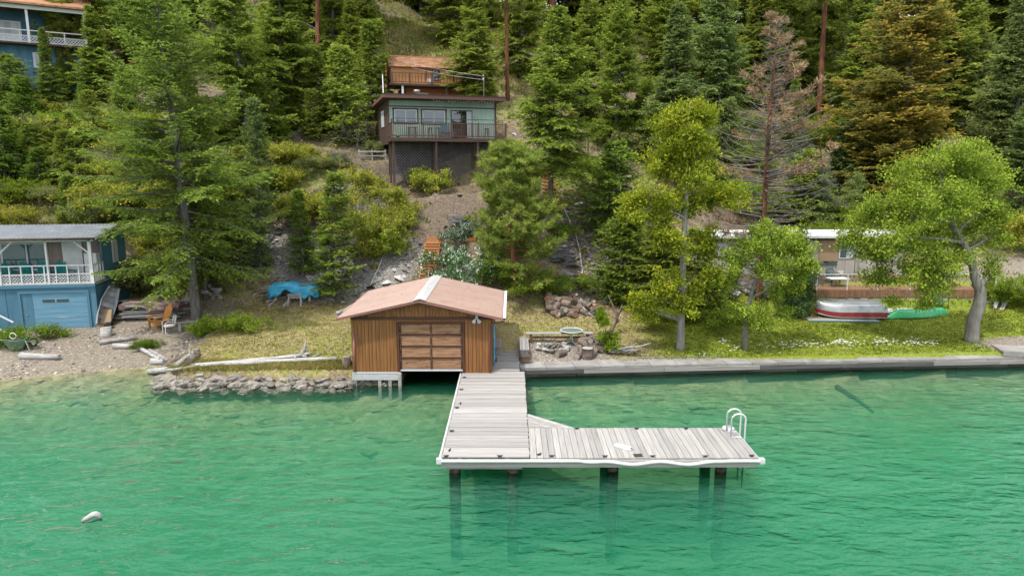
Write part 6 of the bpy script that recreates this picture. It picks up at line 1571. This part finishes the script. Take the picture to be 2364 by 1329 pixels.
q = CB.matrix_basis @ Vector((3, 3.0, 0)); MB().mm((.1, 2.6, -3.4), (CW - .3, 2.7, -.2)).build('foundation_wall', 'under_dark', CB)
rl = MB().mm((-.05, -.05, .92), (CW + .05, .05, .97)).build('railing', 'rail_brown', CB)
piece('bottom_rail', 'rail_brown', rl, (CW / 2, 0, .1), (CW, .05, .07)); piece('side_rail', 'rail_brown', rl, (0, CD0 / 2, .94), (.09, CD0, .05)); piece('side_rail', 'rail_brown', rl, (0, CD0 / 2, .1), (.05, CD0, .07))
x = .12
while x < CW: piece('baluster', 'rail_brown', rl, (x, -.01, .5), (.04, .04, .82)); x += .142
for i in range(11): piece('baluster', 'rail_brown', rl, (-.01, .15 + i * .14, .5), (.04, .04, .82))
for x in (0, 2.1, 4.05, 5.9, CW): piece('rail_post', 'rail_brown', rl, (x, -.02, .52), (.09, .09, 1.0 if x else 1.35))
for x in (.4, 2.1, 4.05, 5.9, CW - .2): MB().tube([(x, .06, .95), (x, .06, 1.22)], .018, 5).build('wire_post', 'black_iron', rl)
MB().tube([(.1, .06, 1.22), (CW, .06, 1.22)], .02, 5).build('top_pipe', 'black_iron', rl)
# deck furniture
def cb(x, y, z=0): return CB.matrix_basis @ Vector((x, y, z))
t = thing('deck_table', 'small pale table on the cabin deck before the first window', 'table', cb(1.5, .95, -.01), R(18))
MB().tube([(0, 0, .70), (0, 0, .73)], .42, 16).build('top', 'tan_panel', t)
for i in range(4): a = i * 1.57 + .78; MB().tube([(.3 * math.cos(a), .3 * math.sin(a), .7), (.33 * math.cos(a), .33 * math.sin(a), 0)], .022, 5).build('leg', 'dark_brown', t)
for k, (x, lb) in enumerate(((2.75, 'black stool between the cabin windows'), (3.25, 'black stool before the second cabin window'), (6.75, 'brown stool right of the sliding cabin door'))):
    t = thing('bar_stool', lb, 'stool', cb(x, .95, -.01), R(18)); MB().tube([(0, 0, .66), (0, 0, .71)], .19, 12).build('seat', 'dark_brown', t)
    for i in range(4): a = i * 1.57 + .78; MB().tube([(.12 * math.cos(a), .12 * math.sin(a), .66), (.2 * math.cos(a), .2 * math.sin(a), 0)], .018, 5).build('leg', 'dark_brown', t)
t = thing('deck_chair', 'blue-green chair on the cabin deck before the second window', 'chair', cb(3.9, 1.1, -.01), R(18))
MB().mm((-.27, -.25, .38), (.27, .25, .43)).build('seat', 'teal_wall', t); MB().box((0, .27, .68), (.54, .04, .55), Matrix.Rotation(R(-10), 3, 'X')).build('backrest', 'teal_wall', t)
for sx in (-.24, .24):
    for sy in (-.22, .22): MB().mm((sx - .02, sy - .02, 0), (sx + .02, sy + .02, .38)).build('leg', 'teal_wall', t)
t = thing('green_watering_can', 'small bright green watering can at the left end of the cabin deck', 'watering can', cb(.45, .45, -.01), .3)
MB().tube([(0, 0, 0), (0, 0, .2)], [.13, .11], 12).build('body', 'canoe_green', t); MB().tube([(.1, 0, .05), (.28, 0, .25)], [.03, .02], 6).build('spout', 'canoe_green', t); MB().tube([(-.1, 0, .05), (-.2, 0, .15), (-.08, 0, .24)], .012, 5).build('handle', 'canoe_green', t)
t = thing('wall_dial', 'small round thermometer dial on the green cabin wall', 'dial', cb(6.15, CD0 - .03, 1.4), R(18))
MB().tube([(0, 0, 0), (0, -.03, 0)], .13, 16).build('rim', 'dark_brown', t); MB().tube([(0, -.031, 0), (0, -.036, 0)], .11, 16).build('face', 'green_wall', t)
# poles and wires
b0 = ground(890, 336); top = at_y(883, 172, b0.y)
t = thing('flag_pole', 'tall thin white pole at the left corner of the green cabin', 'pole', b0)
MB().tube([(0, 0, -.2), (top - b0) * .5, top - b0], [.06, .05, .03], 8).build('shaft', 'white_paint', t); MB().tube([(top - b0) * .62 + Vector((0, 0, -.03)), (top - b0) * .62 + Vector((0, 0, .05))], .06, 8).build('bracket', 'steel', t)
mtop = CB.matrix_basis @ Vector((7.15, 3.15, CT + 2.0))
for k, (px, py, Y, dz) in enumerate(((560, -40, 80, 0), (610, -10, 82, -.25))):
    A_ = at_y(px, py, Y); B_ = mtop + Vector((0, 0, dz)); t = thing('power_line', ['upper power line sagging from the firs to the cabin mast', 'lower power line sagging from the firs to the cabin mast'][k], 'power line', B_)
    MB().tube([(A_ - B_) * s + Vector((0, 0, -3.4 * 4 * s * (1 - s) * .5)) for s in np.linspace(0, 1, 24)], .013, 5).build('cable', 'wire', t); MB().tube([(0, 0, -.1), (0, 0, .1)], .05, 6).build('insulator', 'steel', t)
# ------------------------------------------------------------------ orange gambrel shed
SH = thing('gambrel_shed', 'orange shed with brown shingle gambrel roof behind the green cabin', 'shed', (-9.95, 58.0, 15.68), R(17))
SL_, SD, SWH = 8.0, 3.4, 1.5
MB().mm((0.03, .03, 0), (SL_, SD - .03, SWH)).build('core_wall', 'under_dark', SH)
for i in range(7): piece('wall_panel', 'shed_wall', SH, (i * 1.15 + .57, 0, SWH / 2), (1.14, .06, SWH))
gp = [(0, 0), (SD, 0), (SD, SWH), (SD * .82, SWH + .72), (SD / 2, SWH + .98), (SD * .18, SWH + .72), (0, SWH)]
MB().prism(gp, -.03, .03, 'x').build('gable_wall', 'shed_wall', SH)
w = MB().mm((-.06, SD * .42, SWH + .1), (-.03, SD * .6, SWH + .62)).build('gable_vent', 'white_paint', SH); MB().mm((-.068, SD * .45, SWH + .15), (-.062, SD * .57, SWH + .57)).build('louvre', 'under_dark', w)
for x in (.02, 1.6): piece('corner_trim', 'rail_brown', SH, (x, -.045, SWH / 2), (.08, .05, SWH)) if x < 1 else None
w = MB().mm((2.9, -.07, .42), (4.1, -.02, 1.28)).build('window', 'dark_brown', SH)
MB().mm((2.98, -.078, .48), (3.46, -.072, 1.22)).build('pane', 'orange_wood', w); MB().mm((3.54, -.078, .48), (4.02, -.072, 1.22)).build('pane', 'glass_dark', w); MB().mm((3.0, -.09, .3), (3.5, -.08, .56)).build('air_conditioner', 'white_paint', w)
w = MB().mm((5.9, -.07, .42), (6.9, -.02, 1.1)).build('window', 'dark_brown', SH); MB().mm((5.98, -.078, .48), (6.82, -.072, 1.04)).build('pane', 'glass_dark', w)
ey, ez = -.22, SWH - .12; ky, kz = SD * .18, SWH + .78; ry, rz_ = SD / 2, SWH + 1.06
rf = MB().prism([(ey, ez), (ky, kz - .06), (ry, rz_ - .06), (SD - ky, kz - .06), (SD - ey, ez), (SD - ey, ez + .05), (SD - ky, kz), (ry, rz_), (ky, kz), (ey, ez + .05)], -.15, SL_ + .15, 'x').build('roof', 'shingle', SH)
for (y0, z0, y1, z1, n_) in ((ey, ez + .05, ky, kz, 6), (ky, kz, ry, rz_, 5)):
    d_ = Vector((0, y1 - y0, z1 - z0)); Ls = d_.length; ang = math.atan2(z1 - z0, y1 - y0)
    for j in range(n_):
        x = -.15 - rr.uniform(0, .3); s = (j + .5) / n_
        while x < SL_ + .1:
            w_ = rr.uniform(.38, .5); a0 = max(x, -.15); a1 = min(x + w_, SL_ + .15)
            piece('shingle', 'shingle', rf, ((a0 + a1) / 2, y0 + d_.y * s - math.sin(ang) * .02, z0 + d_.z * s + math.cos(ang) * .02), (a1 - a0 - .012, Ls / n_ * 1.12, .022), (ang - .06, 0, 0)); x += w_
piece('deck_floor', 'dark_brown', SH, (SL_ / 2 - .1, -.65, -.1), (SL_ + .3, 1.3, .16))
rl = MB().mm((-.1, -1.3, .78), (SL_, -1.24, .84)).build('railing', 'rail_brown', SH); piece('bottom_rail', 'rail_brown', rl, (SL_ / 2, -1.27, .1), (SL_, .05, .06))
x = .02
while x < SL_: piece('baluster', 'rail_brown', rl, (x, -1.27, .45), (.045, .045, .68)); x += .26
for x in (-.06, 1.4, 3.2, 5, 7): piece('rail_post', 'rail_brown', rl, (x, -1.28, .42), (.1, .1, .92))
MB().mm((1.0, .3, -2.6), (SL_, 2.9, -.18)).build('lower_wall', 'brown_roof', SH); piece('lower_panel', 'orange_wood', SH, (4.6, .27, -1.3), (6.6, .05, 2.3)); piece('lower_window', 'white_paint', SH, (2.6, .22, -1.0), (1.1, .05, .9))
for x, m_ in ((.8, 'white_paint'), (4.4, 'rail_brown'), (7.6, 'rail_brown')): piece('deck_post', m_, SH, (x, -1.15, -1.5), (.16, .16, 2.7))

# ------------------------------------------------------------------ stairs
def stairs(label, A_, B_, n_, width, m='orange_wood', name='staircase', rail_=False):
    A_, B_ = Vector(A_), Vector(B_); t = thing(name, label, 'stairs', A_)
    d_ = B_ - A_; hd = Vector((d_.x, d_.y, 0)).normalized(); sd_ = Vector((hd.y, -hd.x, 0)); rz = math.atan2(hd.y, hd.x) - R(90)
    run = Vector((d_.x, d_.y, 0)).length / n_; ris = d_.z / n_
    for i in range(n_):
        c = hd * run * (i + .5) + Vector((0, 0, ris * (i + 1)))
        st_ = piece('tread', m, t, c, (width, run + .04, .05), (0, 0, rz + rr.uniform(-.03, .03)))
        piece('riser', 'riser_shade' if m == 'orange_wood' else m, t, c + hd * (-run / 2) + Vector((0, 0, -ris / 2 - .01)), (width * .98, .045, max(ris - .03, .05)), (0, 0, rz))
    for s_ in (-1, 1): piece_pq('stringer', m, t, sd_ * s_ * width / 2 + Vector((0, 0, -.05)), d_ + sd_ * s_ * width / 2 + Vector((0, 0, -.05)), .05, .22)
    return t
A_, B_ = ground(984, 655), ground(1000, 572)
stairs('lower flight of orange timber steps behind the brown boathouse', A_ + Vector((0, 0, .05)), B_ + Vector((0, 0, .3)), 14, .85)
q = B_ + Vector((0, 0, .32))
t = thing('stair_landing', 'orange plank landing at the head of the lower steps', 'landing', q, R(4))
for i in range(3): piece('plank', 'orange_wood', t, (.35, .15 + .2 * i, .1 * i), (1.5, .18, .1))
for x in (-.3, .9): piece('post', 'orange_wood', t, (x, .3, -.25), (.1, .1, .5))
for i, (a, c_) in enumerate((((1072, 560), (1098, 556)), ((1088, 552), (1116, 548)))):
    a, c_ = ground(*a), ground(*c_); t = thing('step_timber', ['lower orange timber step left of the young pine', 'upper orange timber step left of the young pine'][i], 'step', a)
    piece_pq('riser', 'ochre_wood', t, (0, 0, .12), c_ - a + Vector((0, 0, .12)), .12, .22); piece_pq('tread', 'orange_wood', t, (0, .2, .24), c_ - a + Vector((0, .2, .24)), .4, .05)
stairs('upper flight of orange steps passing behind the tall fir trunk', ground(1278, 490) + Vector((0, 0, .1)), ground(1250, 385) + Vector((0, 0, .2)), 13, 1.0)
q = ground(1300, 372)
t = thing('stair_gate', 'brown lattice stair landing and handrail right of the tall fir', 'landing', q, R(6))
piece('floor', 'rail_brown', t, (.6, .5, .55), (2.6, 1.3, .1))
for x in (-.6, .6, 1.8): piece('post', 'rail_brown', t, (x, 0, .55), (.1, .1, 2.2))
piece('top_rail', 'rail_brown', t, (.6, 0, 1.55), (2.5, .06, .08)); piece('bottom_rail', 'rail_brown', t, (.6, 0, .72), (2.5, .05, .06))
for i in range(15): piece('baluster', 'rail_brown', t, (-.5 + i * .16, 0, 1.13), (.04, .04, .78))
piece_pq('stair_rail', 'rail_brown', t, (.3, .6, 2.7), (1.7, .3, 1.6), .06, .1); piece_pq('stair_rail', 'rail_brown', t, (.3, .6, 2.0), (1.7, .3, .9), .06, .2)
lattice(MB(), (-1.9, .05, -.3), (1, 0, 0), (0, 0, 1), 1.7, 1.3, .19, .014, .035).build('lattice_panel', 'lattice', t); lattice(MB(), (-.6, .05, -.5), (1, 0, 0), (0, 0, 1), 1.2, 1.0, .19, .014, .035).build('lattice_panel', 'lattice', t)
piece('post', 'ochre_wood', t, (-.75, -.1, .2), (.14, .14, 1.6))
# rail fence by the cabin
q = ground(830, 368); t = thing('rail_fence', 'low grey rail fence on the slope left of the cabin posts', 'fence', q, R(4))
for z in (.25, .55): piece('rail', 'grey_wood', t, (.9, 0, z), (2.0, .05, .1))
for x in (0, .9, 1.85): piece('post', 'grey_wood', t, (x, .05, .3), (.1, .1, .8))
# stair rail up at the left top
q = ground(310, 168); t = thing('wooden_handrail', 'orange wooden stair handrail on the slope right of the upper blue house', 'handrail', q, R(5))
piece_pq('rail', 'orange_wood', t, (-.9, 0, .45), (1.2, .3, 1.6), .08, .12); piece_pq('rail', 'orange_wood', t, (-.9, 0, .05), (1.2, .3, 1.2), .06, .09)
piece('post', 'ochre_wood', t, (.15, .1, .6), (.12, .12, 1.6)); piece_pq('stringer', 'grey_wood', t, (-.9, .1, -.35), (1.2, .4, .8), .06, .2)
# rock outcrops
def outcrop(label, px, py, w, h_, seed, m='rock_dark'):
    q = ground(px, py); t = thing('rock_outcrop', label, 'rock', q); g = random.Random(seed); n_ = 0
    for j in range(7):
        for i in range(g.randint(3, 5)):
            ww = w * g.uniform(.25, .5); mb = MB(); k = 6
            x0 = g.uniform(-w / 2, w / 2) * (1 - .06 * j); z0 = h_ * j / 7
            pol = [(ww * .6 * math.cos(a_ * 6.28 / k + g.random() * .4) * g.uniform(.7, 1.1), ww * .4 * math.sin(a_ * 6.28 / k) * g.uniform(.7, 1.1)) for a_ in range(k)]
            mb.prism(pol, 0, h_ / 7 * g.uniform(.7, 1.2), 'z').build('slab', m, t, (x0, .1 * j + g.uniform(-.05, .2), z0), (g.uniform(-.12, .12), g.uniform(-.12, .2), 0))
    return t
outcrop('dark layered rock outcrop above the white-blossomed shrub', 1070, 548, 2.0, 1.25, 3)
outcrop('dark layered rock below the leaf litter right of the young pine', 1290, 612, 1.9, .9, 4)
outcrop('low layered rock on the slope behind the blue tarp', 745, 620, 2.2, .8, 5)
# ------------------------------------------------------------------ trailer home with deck
TR = thing('trailer_home', 'long beige trailer home with white flat roof behind the trees', 'trailer home', (10.9, 41.3, 2.3), R(2))
TL = 13.2
MB().mm((.02, .03, -.3), (TL - .02, 3.6, 2.5)).build('core_wall', 'beige_wall', TR)
OPN = [(.9, 2.2, 1.35, 2.15, 'g'), (4.4, 5.4, 1.35, 2.1, 'g'), (7.9, 9.1, 1.05, 2.3, 't'), (9.15, 10.1, 1.2, 2.3, 'g'), (10.9, 12.2, 1.3, 2.15, 'g')]
x = 0
while x < TL - .05: piece('wall_panel', 'beige_wall', TR, (x + .3, 0, 1.1), (.585, .05, 2.75)); x += .6
for a, c_, z0, z1, k in OPN:
    w = MB().mm((a, -.07, z0), (c_, -.027, z1)).build('window', 'white_paint' if k == 'g' else 'tan_panel', TR)
    if k == 'g':
        mdl = a + (c_ - a) * .5; MB().mm((a + .06, -.078, z0 + .06), (mdl - .02, -.072, z1 - .06)).build('pane', 'glass_dark', w); MB().mm((mdl + .02, -.078, z0 + .06), (c_ - .06, -.072, z1 - .06)).build('pane', 'curtain', w)
    else: MB().mm((a + .05, -.09, z0 - .25), (c_ - .05, -.073, z0 - .02)).build('lower_pane', 'glass_dark', w)
piece('trim_strip', 'rail_brown', TR, (TL / 2, -.04, 2.36), (TL, .05, .1))
piece('skirting', 'taupe_wall', TR, (TL / 2, -.03, -.3), (TL, .05, .1)); piece('vent_grille', 'white_paint', TR, (9.35, -.045, .32), (.35, .04, .22))
rf = MB().prism([(-.35, 2.5), (3.95, 2.5), (3.95, 2.62), (1.8, 2.78), (-.35, 2.62)], -.25, TL + .25, 'x').build('roof', 'cream_roof', TR)
x = -.2
while x < TL + .2: piece_pq('roof_seam', 'cream_roof', rf, (x, -.35, 2.635), (x, 1.8, 2.795), .05, .02); x += 1.2
piece('fascia', 'white_paint', rf, (TL / 2, -.37, 2.56), (TL + .5, .04, .14))
b0 = ground(1905, 602); tp = at_y(1906, 512, b0.y); t = thing('antenna_pole', 'thin grey antenna pole before the trailer roof', 'pole', (b0.x, 41.1, 2.2))
MB().tube([(0, 0, 0), (0, 0, 3.3)], .025, 6).build('shaft', 'steel', t); MB().bar((-.25, 0, 3.15), (.25, 0, 3.15), .015, .015).bar((-.18, 0, 3.0), (.18, 0, 3.0), .015, .015).build('crossarm', 'steel', t)
TD = thing('trailer_deck', 'brown timber deck on a grey stone wall before the trailer', 'deck', (17.2, 38.0, 0), R(0))
DW = 9.3
y = .02
while y < 3.1: piece('deck_board', 'deck_brown', TD, (DW / 2, y + .07, 2.19), (DW, .128, .04)); y += .14
x = 0
while x < DW: piece('fascia_board', 'deck_brown', TD, (x + .07, -.02, 1.97), (.128, .04, .42)); x += .14
MB().mm((.05, .08, .4), (DW - .05, .3, 1.77)).build('backing_wall', 'under_dark', TD)
for j in range(7):
    x = -.1 + rr.uniform(-.2, 0)
    while x < DW:
        w_ = rr.uniform(.22, .5); piece('stone_block', 'pale_stone', TD, (x + w_ / 2, .04 + rr.uniform(-.015, .02), .92 + .125 * j), (w_ - .012, .12, .115)); x += w_
rl = MB().mm((0, .0, 3.05), (DW, .04, 3.09)).build('railing', 'white_paint', TD)
for x in (.03, 1.75, 3.5, 5.3, 7.2, DW - .05): piece('rail_post', 'white_paint', rl, (x, .02, 2.62), (.05, .05, .9))
stp = thing('deck_steps', 'dark wooden steps at the right end of the trailer deck', 'steps', (26.75, 38.1, Z(26.75, 37.5) - .05))
for i in range(4): piece('tread', 'grey_wood', stp, (0, .25 * i - .3, .28 * (i + 1)), (.55, .26, .05))
for s_ in (-1, 1): piece_pq('stringer', 'dark_brown', stp, (s_ * .28, -.5, .1), (s_ * .28, .6, 1.2), .05, .2)
piece('newel', 'white_paint', stp, (.35, -.4, 1.0), (.06, .06, 1.6)); piece_pq('handrail', 'white_paint', stp, (.35, -.4, 1.75), (-2.3, .1, 1.95), .05, .05)
def plastic_chair(label, loc, rz, m='green_plastic'):
    t = thing('garden_chair', label, 'chair', loc, rz)
    MB().mm((-.25, -.24, .40), (.25, .22, .43)).build('seat', m, t); bk = MB().tube([(-.26, .2, .42), (-.27, .3, .8), (-.18, .33, .88), (.18, .33, .88), (.27, .3, .8), (.26, .2, .42)], .022, 6).build('backrest', m, t)
    for i in range(5): MB().bar((-.18 + .09 * i, .24, .44), (-.18 + .09 * i, .33, .86), .05, .012, (0, 1, 0)).build('slat', m, bk)
    for s_ in (-1, 1):
        MB().tube([(s_ * .28, .27, .64), (s_ * .31, -.1, .65), (s_ * .3, -.24, .6), (s_ * .28, -.27, 0)], .022, 6).build('arm', m, t); MB().tube([(s_ * .25, .2, .41), (s_ * .28, .28, 0)], .022, 6).build('leg', m, t)
    return t
q = at_z(1914, 652, 2.22); plastic_chair('dark green plastic chair on the trailer deck', (q.x, 39.9, 2.215), R(15))
q = ground(2170, 712); plastic_chair('dark green plastic chair on the lawn behind the canoe', q, R(30))
t = thing('folding_table', 'white folding table on the trailer deck', 'table', (18.9, 39.1, 2.215), R(4))
MB().mm((-.55, -.35, .44), (.55, .35, .48)).build('top', 'white_paint', t)
for s_ in (-1, 1): MB().tube([(s_ * .4, -.3, .44), (s_ * .42, -.3, .0), (s_ * .42, .3, .0), (s_ * .4, .3, .44)], .015, 5).build('leg', 'steel', t)
t = thing('flower_basket', 'basket of red flowers hanging at the deck rail', 'flower basket', (21.2, 38.0, 3.05), 0)
MB().tube([(0, 0, -.3), (0, 0, -.05)], [.12, .2], 12).build('pot', 'white_paint', t); gq = np.random.default_rng(4); pq = gq.normal(size=(160, 3)) * [.18, .16, .1]
leaf_mat('red_flower', [(0, (.05, .12, .02)), (.5, (.06, .14, .03)), (.55, (.45, .04, .02)), (1, (.5, .08, .03))])
o = link(bpy.data.objects.new('blossoms', quads_mesh('blossoms', leaf_quads(pq, gq.normal(size=(160, 3)), .09, .06, gq), gq.random(160), 'red_flower'))); o.parent = t
# rock pile in front of trailer
q = ground(1700, 690); t = thing('rock_pile', 'pile of broken grey rocks below the trailer wall', 'rock pile', q)
for i in range(70):
    x = rr.uniform(-1.6, 2.4); h_ = rr.random(); yy = .1 + h_ * 1.3; zz_ = Z(q.x + x, q.y + yy) - q.z; stone(t, (x, yy, zz_ + .08 + .12 * rr.random()), rr.uniform(.3, .62), ROCKS if rr.random() < .6 else PROCKS)
# ------------------------------------------------------------------ boats on the lawn
def loft(secs, smooth=True):
    n_ = len(secs[0]); vs = [p_ for s_ in secs for p_ in s_]; fs = []
    for i in range(len(secs) - 1):
        for j in range(n_ - 1): fs.append((i * n_ + j, i * n_ + j + 1, (i + 1) * n_ + j + 1, (i + 1) * n_ + j))
    return vs, fs
q = ground(1960, 733)
t = thing('upturned_boat', 'upturned aluminium rowboat with faded red sides on the lawn', 'boat', q + Vector((0, .1, .12)), R(-2))
BL = 3.55
def bsec(s, k0, k1, n_=10):
    x = -BL / 2 + BL * s; wdt = .70 * min(1, (max(s, 0) / .34) ** .55) * (1 - .06 * s); hgt = .82 - .18 * (1 - s) ** 3 - .06 * s; rise = .15 * (1 - min(1, s / .3)) ** 2
    out = []
    for j in range(n_ + 1):
        a = k0 + (k1 - k0) * j / n_            # 0 near gunwale, 1 far gunwale
        th = math.pi * a; cx_ = -math.cos(th); sz = math.sin(th)
        yy = wdt * (abs(cx_) ** .6) * (1 if cx_ > 0 else -1); zz_ = rise + hgt * (sz ** .55 if sz > 0 else 0)
        out.append((x, yy, zz_))
    return out
S_s = [.0, .02, .06, .12, .2, .3, .45, .6, .75, .9, 1.0]
vs, fs = loft([bsec(s, .05, .95, 18) for s in S_s]); MB().add(vs, fs, True).build('hull', 'alum', t)
for k0, k1 in ((.0, .055), (.945, 1.0)):
    vs, fs = loft([bsec(s, k0, k1, 4) for s in S_s]); MB().add(vs, fs, True).build('side_band', 'boat_red', t)
tr_ = bsec(1.0, 0, 1, 20); MB().add(tr_, [tuple(range(21))]).build('transom', 'alum', t)
for k in (.33, .42, .58, .67): MB().tube([Vector(bsec(s, k, k, 1)[0]) + Vector((0, 0, .012)) for s in (.35, .5, .7, .98)], .014, 5).build('strake', 'alum', t)
MB().tube([Vector(bsec(s, .5, .5, 1)[0]) + Vector((0, 0, .015)) for s in (.08, .2, .4, .7, .99)], .02, 5).build('keel', 'alum', t)
for k in (0, 1): MB().tube([Vector(bsec(s, k, k, 1)[0]) for s in S_s], .028, 6).build('gunwale', 'alum', t)
q = ground(1945, 741)
t = thing('plank_platform', 'pale painted plank platform under the upturned boat', 'platform', q + Vector((0, .2, 0)), R(-3))
for i in range(3): piece('board', 'grey_wood', t, (0, -.3 + .3 * i, .05), (3.7, .29, .05))
piece('edge_strip', 'teal_wall', t, (0, -.46, .05), (3.7, .02, .06))
for x in (-1.5, 1.4): piece('bearer', 'grey_wood', t, (x, 0, .0), (.1, .9, .07))
q = ground(2125, 732)
t = thing('canoe', 'upturned green canoe lying on the lawn', 'canoe', q + Vector((0, .2, .04)), R(13))
CL = 4.1
def csec(s, n_=12):
    x = -CL / 2 + CL * s; e = 1 - abs(2 * s - 1); wdt = .43 * min(1, (e * 1.15) ** .62) + .012; hgt = .40 - .10 * max(0, .25 - e) * 2
    return [(x, -wdt * math.cos(math.pi * j / n_), hgt * (math.sin(math.pi * j / n_) ** .6) * (.25 + .75 * min(1, e * 3.5)) - (0 if e > .12 else .05)) for j in range(n_ + 1)]
S_c = np.linspace(0, 1, 21); vs, fs = loft([csec(s) for s in S_c]); MB().add(vs, fs, True).build('hull', 'canoe_green', t)
for k in (0, 12): MB().tube([csec(s)[k] for s in S_c], .018, 6).build('gunwale', 'canoe_green', t)
MB().tube([(-CL / 2 - .05, 0, .0), (-CL / 2 + .1, 0, .08)], [.05, .07], 8).build('end_cap', 'white_paint', t); MB().tube([(-CL * .4, 0, .37), (0, 0, .415), (CL * .4, 0, .37)], .012, 5).build('keel', 'canoe_green', t)
q = ground(2072, 726)
t = thing('paddleboard', 'white paddleboard lying between the boat and the canoe', 'paddleboard', q + Vector((0, .35, .1)), R(12))
pr_ = [(-1.5, .1), (-1.3, .25), (-.5, .36), (.6, .36), (1.2, .26), (1.5, .08)]
MB().prism([(x, -w) for x, w in pr_] + [(x, w) for x, w in pr_[::-1]], 0, .1, 'z').build('deck', 'white_paint', t)
for x in (-.8, -.2, .5): MB().box((x, 0, .105), (.25, .1, .02)).build('grip_pad', 'black_iron', t)
MB().prism([(-.1, -.1), (.1, -.1), (.02, -.3)], -.01, .01, 'y').build('fin', 'black_iron', t)
for i, (a, lb) in enumerate((((2295, 712), 'white plank propped in the shrub right of the maple'), ((2312, 716), 'grey plank beside the white propped plank'))):
    q = ground(*a); t = thing('leaning_plank', lb, 'plank', q); MB().bar((0, 0, .02), (.55, .4, .75), .2, .04).build('board', 'white_paint' if i == 0 else 'grey_wood', t); MB().box((.5, .4, .35), (.08, .08, .75)).build('prop', 'grey_wood', t)
# ------------------------------------------------------------------ upper blue house
UH = thing('upper_house', 'blue hillside house with white lattice porch at the top left', 'house', (-35.6, 60.0, 18.75), R(31))
UW = -13.0
for i in range(11): piece('wall_panel', 'blue_wall', UH, (-.6 - 1.2 * i, 0, -1.75), (1.19, .1, 3.5))
MB().mm((UW, .1, -3.5), (-.07, 6, -.05)).build('core_wall', 'under_dark', UH); MB().mm((-.06, .06, -3.5), (.0, 6, 2.8)).build('side_wall', 'blue_wall', UH)
w = MB().mm((-3.95, -.1, -1.75), (-2.75, -.04, -.55)).build('lower_window', 'white_paint', UH); MB().mm((-3.8, -.11, -1.6), (-2.9, -.102, -.7)).build('pane', 'glass', w)
piece('porch_floor', 'dark_brown', UH, (UW / 2, .0, -.04), (-UW + .2, 2.4, .12))
MB().mm((UW, 1.5, 0), (0, 1.6, 2.8)).build('porch_wall', 'blue_wall', UH)
for a, c_, m_ in ((-9.6, -7.6, 'curtain'), (-6.4, -4.6, 'curtain'), (-2.4, -1.5, 'glass_dark')):
    w = MB().mm((a, 1.42, .2), (c_, 1.49, 2.0)).build('window', 'white_paint', UH)
    for k in range(3): xx = a + .08 + (c_ - a - .16) * k / 3; MB().mm((xx, 1.405, .3), (xx + (c_ - a - .16) / 3 - .05, 1.415, 1.9)).build('pane', m_, w)
for x in (-.1, -4.0, -7.7, -11): piece('post', 'white_paint', UH, (x, -1.0, 1.35), (.18, .18, 2.7))
rl = MB().mm((UW, -1.05, .95), (0, -.97, 1.02)).build('railing', 'white_paint', UH); piece('bottom_rail', 'white_paint', rl, (UW / 2, -1.0, .1), (-UW, .05, .05)); piece('mid_rail', 'white_paint', rl, (UW / 2, -1.0, .58), (-UW, .05, .05))
lattice(MB(), (UW, -.99, .12), (1, 0, 0), (0, 0, 1), -UW, .45, .22, .014, .04).build('lattice_panel', 'lattice_white', rl)
for i in range(9): piece('upright', 'white_paint', rl, (-.1 - i * 1.5, -1.01, .55), (.07, .06, .9))
piece('eave_beam', 'white_paint', UH, (UW / 2, -1.1, 2.72), (-UW + .6, .2, .3)); MB().prism([(-1.6, 2.85), (2.6, 4.2), (6.8, 2.85), (6.8, 3.0), (2.6, 4.4), (-1.6, 3.0)], UW - .4, .5, 'x').build('roof', 'shingle', UH)
t = thing('notice_board', 'small white notice on the porch wall of the upper house', 'sign', UH.matrix_basis @ Vector((-7.1, 1.4, .95)), R(31)); MB().mm((-.3, -.03, 0), (.3, 0, .6)).build('frame', 'white_paint', t); MB().mm((-.25, -.036, .05), (.25, -.032, .55)).build('sheet', 'sign_paper', t)
# ------------------------------------------------------------------ far houses on the ridge
def far_house(label, px, py, Y, w_, d_, h_, wm, rm, rz=0):
    q = at_y(px, py, Y); z = Z(q.x, Y); t = thing('ridge_house', label, 'house', (q.x, Y, min(z, q.z) - .3), rz)
    MB().mm((-w_ / 2, 0, 0), (w_ / 2, d_, h_)).build('wall', wm, t); MB().prism([(-.5, h_ - .1), (d_ / 2, h_ + 1.6), (d_ + .5, h_ - .1), (d_ + .5, h_ + .1), (d_ / 2, h_ + 1.85), (-.5, h_ + .1)], -w_ / 2 - .4, w_ / 2 + .4, 'x').build('roof', rm, t)
    for x in (-w_ * .3, 0, w_ * .3): w = MB().mm((x - .6, -.06, h_ * .4), (x + .6, -.01, h_ * .8)).build('window', 'white_paint', t); MB().mm((x - .5, -.07, h_ * .44), (x + .5, -.062, h_ * .76)).build('pane', 'glass_dark', w)
far_house('pale house among the trunks on the ridge', 1985, 62, 118, 10, 7, 3.4, 'cream_roof', 'metal_roof', R(-6))
far_house('red-brown house half hidden on the ridge at the top right', 2325, 72, 112, 8, 6, 3.0, 'brown_roof', 'brown_roof', R(8))
